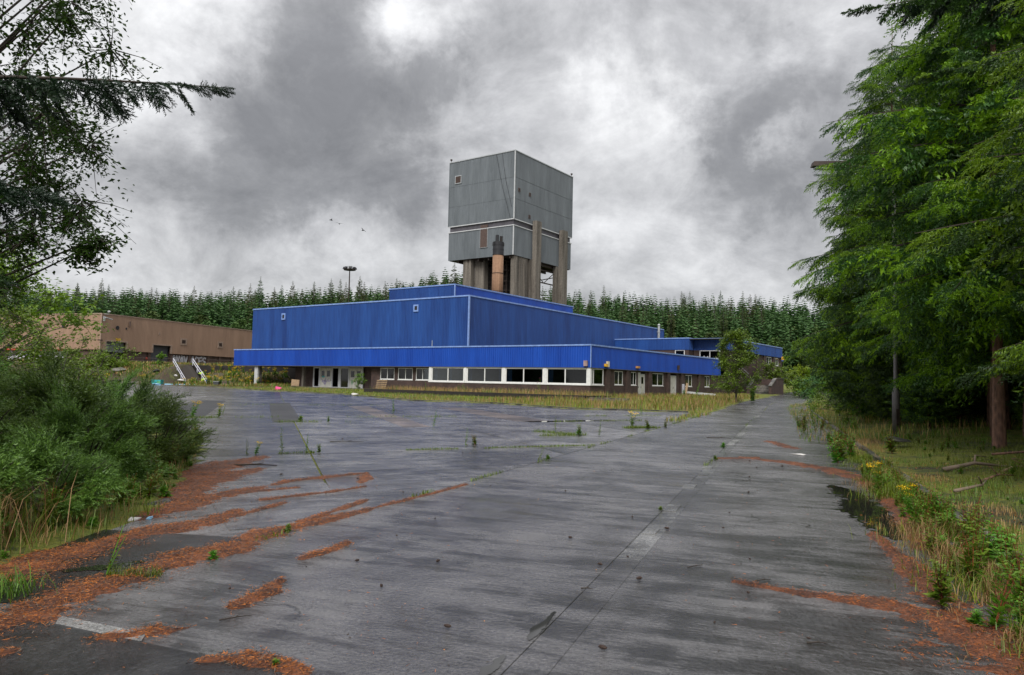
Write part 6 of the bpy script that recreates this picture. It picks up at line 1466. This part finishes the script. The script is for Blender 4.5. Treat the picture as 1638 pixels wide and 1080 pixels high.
for i in range(170):
    x = rgw.uniform(6.5, 15); y = rgw.uniform(8, 25); s, t = roadst(x, y)
    if s < 4.6 or s > 10: continue
    kd = rgw.choice(['low', 'low', 'bushy', 'nettle']); weed(kd, x, y, rgw.uniform(.22, .62), KD[kd]+' on the mossy bank '+('nearer than the dead branches' if y < 12.5 else 'around the pale dead branch' if y < 16 else 'near the reddish trunk' if y < 20.5 else 'near the lamp post foot')+(', kerb side' if s < 6.5 else ', deep in'), group='leafy plants of the right bank')
for i in range(26):
    t = rgw.uniform(18, 50); x, y = road_pt(rgw.uniform(2.2, 4.6), t); kd = rgw.choice(['bushy', 'nettle', 'bushy', 'willowherb', 'thin']); weed(kd, x, y, rgw.uniform(.7, 1.3), KD[kd]+' on the far right verge, '+('before the lamp post' if t < 28 else 'past the lamp post' if t < 38 else 'toward the road bend'), group='weeds of the far right verge')
weed('ragwort', 6.1, 12.2, .75, 'yellow ragwort by the kerb beyond the puddle'); weed('ragwort', 5.5, 10.2, .6, 'nearer small ragwort in the kerb thicket')
for i in range(60):
    x = rgw.uniform(-52, -35); y = rgw.uniform(114, 127); weed('ragwort', x, y, rgw.uniform(1.1, 2.0), 'yellow ragwort among the weeds right of the steps', group='ragworts by the retaining wall')
for i, (x, y) in enumerate(((-66, 116), (-68, 117), (-63.5, 115.5), (-57, 114))): weed('ragwort', x, y, 2.2, ['yellow ragwort at the foot of the bank, left end', 'outermost yellow ragwort on the left of the bank foot', 'yellow ragwort nearest the blue litter on the bank foot', 'yellow ragwort below the left handrail'][i])
for i in range(110):
    t = rgw.uniform(6.2, 20); xl = float(np.interp(t, *BUSHX)); kd = rgw.choice(['low', 'bushy', 'low']); weed(kd, xl-rgw.uniform(-.15, .8), t, rgw.uniform(.4, .95), KD[kd]+' under the left broom, '+('by the crushed bottle' if t < 9.5 else 'beside the broad needle patch' if t < 15 else 'at the far tip of the thicket'), group='leafy weeds under the broom')
# tall arching grass tuft at the lower left
gt = np.random.default_rng(9); n = 420; P = np.column_stack([-5.05+gt.normal(0, .28, n), 7.15+gt.normal(0, .4, n), np.full(n, .03)])
V, F = blades(P, gt.uniform(.35, .85, n), np.full(n, .008), np.full(n, .9), 3); tag(link('grass_tuft', mesh_np('grass_tuft', V, F, [grass_t, grass_g], np.repeat((gt.random(n) < .5).astype(int), 3))), 'tall arching straw-coloured grass tuft before the broom at the lower left', 'grass tuft')
n = 160; P = np.column_stack([-3.85+gt.normal(0, .12, n), 5.75+gt.normal(0, .12, n), np.zeros(n)]); V, F = blades(P, gt.uniform(.08, .25, n), np.full(n, .007), np.full(n, .9), 4); tag(link('grass_tuft', mesh_np('grass_tuft', V, F, grass_g)), 'bright green grass tuft at the left edge beside the needles', 'grass tuft')
n = 240; P = np.column_stack([-3.15+gt.uniform(-.22, .22, n), 6.35+gt.uniform(-.1, .1, n), np.zeros(n)]); V, F = blades(P, gt.uniform(.04, .11, n), np.full(n, .005), np.full(n, .9), 4); tag(link('grass_tuft', mesh_np('grass_tuft', V, F, grass_g)), 'low grass cushion beside the dark puddle at the left', 'grass tuft')
for (x, y, l) in ((11.2, 14.6, 'lush bright grass tuft right of the dead wood on the bank'), (9.9, 13.2, 'bright grass tuft left of the dead wood on the bank'), (12.0, 13.2, 'lush grass tuft nearest the right edge of the bank')):
    n = 900; P = np.column_stack([x+gt.normal(0, .35, n), y+gt.normal(0, .35, n), np.zeros(n)]); P[:, 2] = terrain(P[:, 0], P[:, 1]); V, F = blades(P, gt.uniform(.15, .42, n), np.full(n, .010), np.full(n, .9), 4); tag(link('grass_tuft', mesh_np('grass_tuft', V, F, grass_g)), l, 'grass tuft')

# ---------------------------------------------------------------- fallen needles: raised drifts and loose flakes
def seg_dist(X, Y, pts):
    d = np.full(X.shape, 9e9); wv = np.zeros(X.shape)
    for (x0, y0, w0), (x1, y1, w1) in zip(pts[:-1], pts[1:]):
        dx, dy = x1-x0, y1-y0; L2 = dx*dx+dy*dy; t = np.clip(((X-x0)*dx+(Y-y0)*dy)/L2, 0, 1); w = w0+(w1-w0)*t
        q = np.hypot(X-x0-t*dx, Y-y0-t*dy)/w; d = np.minimum(d, q)
    return d
DR = {'L': [[(-4.2, 4.6, .35), (-3.41, 5.07, .30), (-3.37, 5.42, .30), (-3.35, 5.98, .26), (-3.15, 6.49, .24), (-2.85, 7.22, .22), (-2.6, 8.3, .18), (-2.15, 9.1, .12), (-1.78, 9.97, .05)],
      [(-4.9, 6.0, .4), (-4.32, 6.39, .34), (-4.2, 6.97, .32), (-4.06, 7.58, .30), (-3.84, 8.17, .28), (-3.5, 8.75, .2), (-3.44, 9.48, .07)], [(-3.2, 7.05, .16), (-2.9, 7.45, .15)],
      [(-3.6, 8.7, .12), (-3.26, 9.41, .10), (-3.05, 10.2, .04)], [(-4.4, 9.1, .34), (-4.25, 10.28, .22), (-3.95, 11.3, .14), (-3.6, 12.3, .05)], [(-4.9, 10.6, .5), (-5.0, 12.4, .4), (-4.7, 13.9, .1)], [(-5.6, 12.6, .5), (-5.6, 14.7, .4), (-5.3, 16, .1)],
      [(-3.75, 12.2, .10), (-3.2, 12.9, .10), (-2.6, 13.6, .04)], [(-4.0, 10.9, .12), (-3.3, 11.6, .05)], [(-3.4, 10.4, .08), (-2.7, 11.2, .05), (-2.3, 11.9, .03)], [(-2.5, 8.6, .09), (-2.25, 9.6, .07), (-2.0, 10.6, .03)],
      [(-2.0, 5.6, .08), (-1.93, 5.95, .13), (-1.9, 6.3, .05)], [(-1.95, 7.05, .05), (-1.8, 7.4, .15), (-1.68, 7.8, .06)], [(-2.6, 4.85, .08), (-2.35, 4.98, .14), (-2.15, 5.1, .05)], [(-1.8, 4.5, .06), (-1.55, 4.58, .13), (-1.2, 4.4, .07)], [(-3.3, 4.45, .06), (-3.0, 4.6, .09)], [(-2.45, 12.3, .05), (-2.5, 13.0, .12), (-2.6, 13.5, .04)],
      [(-1.78, 9.97, .05), (-1.2, 11.2, .03), (-.7, 12.4, .03)]],
 'R': [[(2.0, 6.60, .03), (2.34, 6.34, .06), (2.7, 6.14, .10), (3.05, 5.98, .17), (3.35, 5.6, .34), (3.7, 4.9, .62), (4.1, 3.8, .95)], [(4.35, 8.9, .06), (4.1, 7.9, .09), (3.95, 7.3, .12), (3.75, 6.7, .16), (3.5, 6.1, .22)],
      [(5.7, 18.3, .05), (6.5, 17.2, .22), (6.9, 15.8, .26), (6.75, 14.2, .18), (6.3, 12.5, .17), (5.65, 10.7, .15), (5.05, 9.3, .14), (4.5, 8.1, .10)], [(7.5, 12.1, .12), (6.5, 9.9, .18), (5.85, 8.2, .22), (5.4, 6.9, .25)],
      [(5.0, 17.9, .05), (5.6, 18.0, .10), (6.1, 18.3, .05)], [(8.2, 21.5, .2), (8.4, 24, .2)]]}
def drift(key, bounds, label, seed, nf):
    x0, x1, y0, y1 = bounds; st_ = .035; xs = np.arange(x0, x1, st_); ys = np.arange(y0, y1, st_); X, Y = np.meshgrid(xs, ys)
    d = np.full(X.shape, 9e9)
    for p in DR[key]: d = np.minimum(d, seg_dist(X, Y, p))
    m = (.95 if key == 'L' else .97)-d + 1.5*(fbm(X, Y, 2.3, seed)-.5) + 1.3*(fbm(X, Y, 9, seed+3, 3)-.5)
    Z = gz(X, Y)+np.clip(.030*m, -.02, .022) + .012*(fbm(X, Y, 14, seed+7, 2)-.5)
    I = np.arange(X.size).reshape(X.shape); F = np.stack([I[:-1, :-1], I[:-1, 1:], I[1:, 1:], I[1:, :-1]], -1).reshape(-1, 4); k = m.ravel()[F].max(1) > -.05; F = F[k]
    u, inv = np.unique(F, return_inverse=True); V = np.stack([X, Y, Z], -1).reshape(-1, 3)[u]; me = mesh_np('needle_drift', V, inv.reshape(-1, 4), litbase)
    me.polygons.foreach_set('use_smooth', [True]*len(me.polygons)); tag(link('needle_drift', me), label+', the matted bed', kind='stuff')
    g = np.random.default_rng(seed); P = np.stack([g.uniform(x0, x1, nf*9), g.uniform(y0, y1, nf*9)], -1)
    dd = np.full(len(P), 9e9)
    for p in DR[key]: dd = np.minimum(dd, seg_dist(P[:, 0], P[:, 1], p))
    mm = (.95 if key == 'L' else .97)-dd + 1.5*(fbm(P[:, 0], P[:, 1], 2.3, seed)-.5)+1.3*(fbm(P[:, 0], P[:, 1], 9, seed+3, 3)-.5)
    near = 1/(1+((P[:, 1]-4)/5)**2)
    P = P[(g.random(len(P)) < (smooth((mm+1.0)/1.5)**1.5+.006*(mm > -8))*(near*.9+.1))]; mmx = mm
    n = len(P); dd = np.full(n, 9e9)
    for p in DR[key]: dd = np.minimum(dd, seg_dist(P[:, 0], P[:, 1], p))
    mm = (.95 if key == 'L' else .97)-dd + 1.5*(fbm(P[:, 0], P[:, 1], 2.3, seed)-.5)+1.3*(fbm(P[:, 0], P[:, 1], 9, seed+3, 3)-.5)
    z = gz(P[:, 0], P[:, 1])+np.clip(.030*mm, 0, .024)+g.uniform(.004, .014, n)
    tv = np.array([(-.5, -.07, 0), (.5, -.05, 0), (.45, .08, .04)]); tf = np.array([(0, 1, 2)])
    V, F = tile(tv, tf, rotm(g.uniform(0, 6.3, n), g.normal(0, .22, n), g.normal(0, .5, n)), g.uniform(.014, .042, (n, 1))*np.ones((1, 3)), np.column_stack([P, z]))
    tag(link('fallen_needles', mesh_np('fallen_needles', V, F, [needlelit, twig_m, wood_m], np.where(g.random(n) < .16, 1, np.where(g.random(n) < .12, 2, 0)))), label+', loose on top', kind='stuff'); print('drift', key, len(me.polygons), n)
drift('L', (-6.8, -.2, 3.4, 16.5), 'orange-brown fallen needles along the left of the road', 91, 60000)
drift('R', (1.4, 9.2, 3.2, 25), 'orange-brown fallen needles along the right of the road', 95, 60000)

# puddles
def puddle(pts, rad, label, seed, z=.006):
    xs = [p[0] for p in pts]; ys = [p[1] for p in pts]; m_ = .5; st_ = .006 if abs(xs[0]) < .4 else (.02 if ys[0] < 8 else .035)
    X, Y = np.meshgrid(np.arange(min(xs)-m_, max(xs)+m_, st_), np.arange(min(ys)-m_, max(ys)+m_, st_)); d = seg_dist(X, Y, [(x, y, r) for (x, y), r in zip(pts, rad)])
    m = 1-d+1.1*(fbm(X, Y, 3.0, seed)-.5)+1.3*(fbm(X, Y, 14, seed+1, 3)-.5); V = np.stack([X, Y, np.full(X.shape, z)], -1).reshape(-1, 3)
    I = np.arange(X.size).reshape(X.shape); F = np.stack([I[:-1, :-1], I[:-1, 1:], I[1:, 1:], I[1:, :-1]], -1).reshape(-1, 4); F = F[m.ravel()[F].min(1) > 0]
    if not len(F): return
    u, inv = np.unique(F, return_inverse=True); me = mesh_np('puddle', V[u], inv.reshape(-1, 4), water); tag(link('puddle', me), label, kind='structure')
puddle([(-3.75, 6.45), (-3.5, 6.6), (-3.35, 6.8)], [.08, .10, .05], 'dark puddle between the two needle drifts', 3, .012)
puddle([(-2.72, 8.45), (-2.45, 8.9), (-2.3, 9.3)], [.07, .10, .05], 'bright long puddle beside the left joint', 4, .007)
puddle([(.16, 5.0), (.20, 5.16), (.28, 5.36), (.36, 5.6)], [.02, .038, .03, .012], 'small bright puddle in the centre joint', 5, .005)
puddle([(-.14, 4.35), (-.08, 4.5), (-.01, 4.7)], [.025, .045, .02], 'sliver of water in the centre joint at the bottom', 6, .005)
puddle([(5.75, 13.2), (5.6, 12.2), (5.2, 10.8), (4.8, 9.7), (4.5, 8.6)], [.1, .25, .35, .33, .12], 'dark shallow puddle along the right-hand verge', 7, .007)
puddle([(1.0, 33), (3.4, 35), (5.0, 35.6)], [.3, .5, .2], 'puddle far out near the road edge', 9, .008)

# ---------------------------------------------------------------- small things
def cone_obj(seed):
    gg = np.random.default_rng(seed); mb = MB(); mb.tube([(-.035, 0, 0), (-.02, 0, 0), (.01, 0, 0), (.035, 0, 0), (.045, 0, 0)], [.008, .017, .019, .011, .003], 8)
    for i in range(28):
        a = i*2.4; x = -.03+.068*i/28; r = .019*(1-abs(x)/.06); c, s = math.cos(a), math.sin(a); mb.quad((x, c*r*.7, s*r*.7), (x+.012, c*r*1.25-s*.006, s*r*1.25+c*.006), (x+.012, c*r*1.25+s*.006, s*r*1.25-c*.006))
    return mb.mesh('pine_cone', cone_m)
CN = [cone_obj(1), cone_obj(2)]
conepos = [(-2.21, 5.99), (-1.21, 8.15), (.69, 8.25), (-2.59, 12.73), (.88, 7.06), (1.19, 7.39), (1.16, 6.58), (.63, 4.85), (-.65, 7.05), (-1.03, 6.17), (2.06, 5.11), (-1.12, 17.8), (-4.76, 21.1), (-4.01, 13.08), (5.6, 17.3), (5.8, 16.6), (6.0, 16.3), (5.3, 15.9), (6.4, 19.6), (4.6, 14.2), (5.9, 18.9), (3.9, 12.1), (3.0, 10.1), (1.6, 9.6), (1.9, 8.9), (2.6, 9.0), (-.3, 12.2), (-1.6, 11.3), (.9, 11.8), (-.9, 9.2), (-1.4, 7.0), (-.4, 5.2), (2.4, 7.4), (2.0, 6.2), (1.5, 5.4), (-2.7, 11.0)]
for i, (x, y) in enumerate(conepos):
    o = tag(link('pine_cone', CN[i % 2], None, (x, y, float(gz(x, y))+.018), random.uniform(0, 6), random.uniform(.35, .75)), 'dark fallen pine cone lying on the wet road concrete', 'pine cone', 'fallen pine cones on the concrete')
rgt = random.Random(77)
def twig(x, y, L, label, r=.006, z=None, mat=twig_m):
    a = rgt.uniform(-.6, .6); z = (float(gz(x, y))+.008 if z is None else z); mb = MB()
    mb.tube([(0, 0, 0), (L*.5*math.cos(a), L*.5*math.sin(a), r*1.5), (L*math.cos(a+.2), L*math.sin(a+.2), 0)], [r, r*.8, r*.4], 5); mb.tube([(L*.45*math.cos(a), L*.45*math.sin(a), r), (L*.45*math.cos(a)+.3*L*math.cos(a+.9), L*.45*math.sin(a)+.3*L*math.sin(a+.9), r*2)], [r*.6, r*.3], 4)
    o = tag(mb.build('twig', mat), label, 'twig'); o.location = (x, y, z)
for a in ((1.7, 7.05, .2, 'short twig lying on the right lane'), (2.02, 5.05, .14, 'curled dead leaf stalk near the bottom of the right lane'), (.62, 6.25, .10, 'tiny twig on the left lane near the centre joint'), (-2.0, 5.25, .22, 'twig beside the lower left needle blot'), (6.7, 25.2, .8, 'dark stick across the right lane in the distance', .012), (-5.3, 14.3, .8, 'dead stick by the tip of the left needle patch', .02), (-4.9, 20.2, .9, 'thin stick on the car park behind the weeds', .01), (2.2, 6.62, .16, 'twig above the right needle tongue')): twig(*a[:4], *(a[4:]))
# short scattered debris over the concrete
gd = np.random.default_rng(12); n = 2600; P = np.stack([gd.uniform(-12, 9, n), 3.5+24*gd.random(n)**1.6], -1); P = P[paved(P[:, 0], P[:, 1])]; n = len(P)
V, F = tile(np.array([(-.5, -.25, 0), (.5, -.2, .1), (.1, .35, .2)]), np.array([(0, 1, 2)]), rotm(gd.uniform(0, 6, n), gd.normal(0, .3, n), gd.normal(0, .4, n)), gd.uniform(.006, .022, (n, 1))*np.ones((1, 3)), np.column_stack([P, gz(*P.T)+.004]))
tag(link('debris', mesh_np('debris', V, F, [twig_m, needlelit, cone_m], gd.integers(0, 3, n))), 'crumbs of bark and grit scattered over the concrete', kind='stuff')
def lump(name, x, y, s, mat, label, cat, seed, z=None, flat=.4):
    gg = np.random.default_rng(seed); bm = bmesh.new(); [bm.verts.new(tuple(v)) for v in gg.normal(0, .5, (26, 3))*[1, .8, flat]]; r = bmesh.ops.convex_hull(bm, input=bm.verts)
    bmesh.ops.delete(bm, geom=[v for v in bm.verts if not v.link_faces], context='VERTS'); me = bpy.data.meshes.new(name); bm.to_mesh(me); bm.free(); me.materials.append(mat)
    o = tag(link(name, me, None, (x, y, (float(gz(x, y)) if z is None else z)+s*flat*.4), gg.uniform(0, 6), s), label, cat); return o
lump('crumpled_paper', 7.55, 19.3, .16, litter_w, 'crumpled whitish rag lying at the right edge of the road', 'litter', 1, flat=.25)
lump('litter', -16.3, 76.4, .45, litter_w, 'white plastic litter at the edge of the car park before the doors', 'litter', 2)
lump('litter', -4.4, 8.75, .075, litter_w, 'crushed bottle under the edge of the left broom bush', 'litter', 3); lump('litter', -4.25, 8.85, .06, paleblue, 'pale blue scrap beside the crushed bottle', 'litter', 4)
lump('pink_bag', -29.6, 93.5, .6, pink_m, 'bright pink bag lying in the grass strip before the column', 'bag', 5, z=.2, flat=.7)
lump('blue_bag', -54.5, 113.5, 1.1, paleblue, 'pale blue plastic litter at the foot of the steps', 'litter', 6, flat=.2)
lump('blue_sheet', -62.8, 119, 1.3, bluep, 'flat bright blue sheet at the far left edge of the car park', 'litter', 7, flat=.15)
lump('white_scrap', -52.0, 116.2, .5, litter_w, 'white scrap on the bank left of the steps', 'litter', 8, z=1.0); lump('white_scrap', -53.8, 118, .4, litter_w, 'second white scrap higher on the bank left of the steps', 'litter', 9, z=1.7)
lump('rubble', -43.0, 116.0, 1.6, litter_w, 'pale rubble heap beside the white column', 'rubble', 10, flat=.25); lump('rubble', -40.2, 115.0, 1.3, kerbm, 'grey rubble lump behind the white column', 'rubble', 14, flat=.25)
lump('stone', 11.2, 21.6, .5, kerbm, 'flat grey stone in the grass left of the lamp post', 'stone', 11, z=.25, flat=.25); lump('stone', 5.35, 8.1, .14, kerbm, 'pale pinkish stone in the kerb thicket', 'stone', 12, z=.05)
lump('paper_cup', 12.55, 15.9, .22, litter_w, 'white scrap of paper on the bank at the right edge', 'litter', 13, z=.45)
for i, (x, y, sz, l) in enumerate(((-66.5, 118.5, 2.6, 'largest broken brown slab half way up the bank'), (-63.8, 117.6, 2.0, 'dark slab beside the largest one on the bank'), (-61.0, 118.8, 1.7, 'tilted slab in the middle of the bank'), (-68.8, 117.5, 1.6, 'leftmost dark rock on the bank'), (-58.6, 121.5, 1.2, 'small rock near the top of the bank by the steps'), (-64.9, 121.8, 1.5, 'rock under the bright bush on the bank'))):
    lump('broken_slab', x, y, sz, [brick_w, darkbrick, kerbm][i % 3], l, 'rock', 40+i, z=tz(x, y)-.1, flat=.35)
bx = tag(empty('crate', (-55.8, 116.4, float(gz(-55.8, 116.4)))), 'teal plastic crate standing at the far edge of the car park', 'crate')
MB().box(-.75, .75, -.5, .5, .0, .08).build('base', teal_m, bx)
for q in ((-.75, .75, -.5, -.42), (-.75, .75, .42, .5), (-.75, -.67, -.42, .42), (.67, .75, -.42, .42)): MB().box(q[0], q[1], q[2], q[3], .08, .8).build('side', teal_m, bx)
MB().box(.2, .75, -.56, -.505, .05, .6).build('green_end', green_m, bx)
bn = tag(empty('bin', (-45.6, 114.2, .2)), 'small dark blue-grey bin at the foot of the ragworts', 'bin'); MB().box(-.4, .4, -.3, .3, 0, .75).build('body', shut_dark, bn); MB().box(-.43, .43, -.33, .33, .752, .82).build('rim', galv, bn)
pi_ = tag(empty('blue_pipe', (-51, 113.8, .25)), 'pale blue pipe lying along the foot of the steps', 'pipe'); MB().tube([(-2.4, 0, .1), (2.2, .4, .12)], .12, 8).build('tube', paleblue, pi_)
# chair-like slab, pallet, plank, post
x, y = toworld(-1.4, 46.2); x2, y2 = toworld(-1.0, 48.2)
ch = tag(empty('broken_chair', (x2, y2, .5), .4), 'pale broken seat leaning in the dark entrance recess left of the doors', 'chair')
o = MB().box(-.55, .55, -.04, .04, 0, 1.1).build('backrest', wood_pale, ch); o.rotation_euler = (-.3, .08, 0); MB().box(-.5, .5, -.6, -.08, .1, .18).build('seat', wood_m, ch)
x, y = toworld(-.2, 31.3); pa = tag(empty('pallet', (x, y, .5), TH*-1+math.pi/2*0), 'wooden pallet leaning on the brick wall under the first office window', 'pallet'); pa.rotation_euler = (math.radians(-18), 0, -(math.pi/2-(math.pi/2-TH))+.0+math.radians(0))
pa.rotation_euler = (0, 0, math.radians(-35)); sl = MB().box(-.95, .95, -.03, .03, 0, .12).mesh('slat', wood_pale)
for i in range(5): link('slat', sl, pa, (0, -.35+.07*i, .15+.24*i))
for xx in (-.8, 0, .8):
    MB().tube([(xx, -.36, 0), (xx, .02, 1.35)], .05, 4).build('bearer', wood_m, pa)
x, y = toworld(27, -2.0); pk = tag(empty('fallen_board', (x, y, .75), -.2), 'white board lying on the grass by the right-hand brick wall', 'board'); o = MB().box(-2.1, 2.1, -.15, .15, -.03, .25).build('board', white_trim, pk); o.rotation_euler = (0, .07, 0); MB().box(-.1, .1, -.2, .2, -.3, -.04).build('block', kerbm, pk)
x, y = toworld(24.8, -.8); dp = tag(empty('leaning_board', (x, y, .5), -.3), 'narrow pale board leaning beside the white double door', 'board'); o = MB().box(-.15, .15, -.02, .02, 0, 1.8).build('board', wood_pale, dp); o.rotation_euler = (-.2, .15, 0)
MBp = MB(); MBp.tube([(0, 0, 0), (0, 0, 1.2)], .18, 8); o = tag(MBp.build('ivy_post', needle_near), 'short stump wrapped in green growth right of the lone young tree', 'post'); o.location = (26.1, 79.6, .35); o.scale = (.85, .85, .9)
Vp = rnd(-1, 1, (700, 3))*[.26, .26, .7]+[0, 0, .7]; V, F = leaves(Vp, rnd(0, 6, 700), rnd(-.6, .6, 700), rnd(.1, .2, 700)); link('leaves', mesh_np('leaves', V, F, weed_leaf), o)
# dead wood on the right bank
def deadwood(pts, r, mat, label, seed=0):
    z0 = lambda p: (p[0], p[1], tz(p[0], p[1])+p[2]); mb = MB(); q = [z0(p) for p in pts]; n = len(q); mb.tube(q, [r*(1-.6*i/(n-1)) for i in range(n)], 7)
    g_ = random.Random(seed); c = q[n//2]; mb.tube([c, (c[0]+g_.uniform(-.3, .3), c[1]+g_.uniform(-.2, .2), c[2]+.15), (c[0]+g_.uniform(-.6, .6), c[1]+g_.uniform(-.2, .2), c[2]+.12)], [r*.5, r*.35, r*.15], 5)
    tag(mb.build('dead_branch', mat, None, True), label, 'branch')
deadwood([(9.55, 14.4, .02), (9.9, 14.5, .10), (10.2, 14.6, .06), (10.6, 14.8, .12)], .03, wood_pale, 'pale curved dead branch on the bank below the reddish trunk', 1)
deadwood([(11.0, 16.9, .1), (12.0, 16.6, .15), (13.0, 16.8, .3)], .03, bark, 'long reddish fallen branch right of the reddish trunk', 2)
deadwood([(8.4, 13.2, .05), (8.9, 13.5, .10), (9.3, 13.6, .04)], .025, bark, 'short brown root among the weeds left of the pale branch', 3)
deadwood([(7.2, 12.0, .05), (7.9, 12.4, .1), (8.3, 12.9, .1)], .03, wood_m, 'thin dark stick leaning over the kerb', 4)
deadwood([(8.9, 15.2, .05), (9.6, 15.3, .12), (10.2, 15.1, .02)], .05, wood_m, 'thick rotten log half buried behind the pale branch', 5)
# leaf litter on the shaded bank
xl = gd.uniform(5, 15, 9000); yl = gd.uniform(5, 17, 9000); s_, t_ = roadst(xl, yl); kk = (s_ > 3.75) & (s_ < 8) & (fbm(xl, yl, .8, 88) > .45); xl, yl = xl[kk], yl[kk]; n = len(xl)
V, F = tile(*leaf_tpl(1, .6), rotm(gd.uniform(0, 6, n), gd.normal(0, .3, n), gd.normal(0, .5, n)), gd.uniform(.02, .05, (n, 1))*np.ones((1, 3)), np.column_stack([xl, yl, np.maximum(terrain(xl, yl), 0)+.02]))
tag(link('leaf_litter', mesh_np('leaf_litter', V, F, [needlelit, twig_m, wood_m], gd.integers(0, 3, len(F)))), 'dead leaves and bark crumbs on the shaded right bank', kind='stuff')
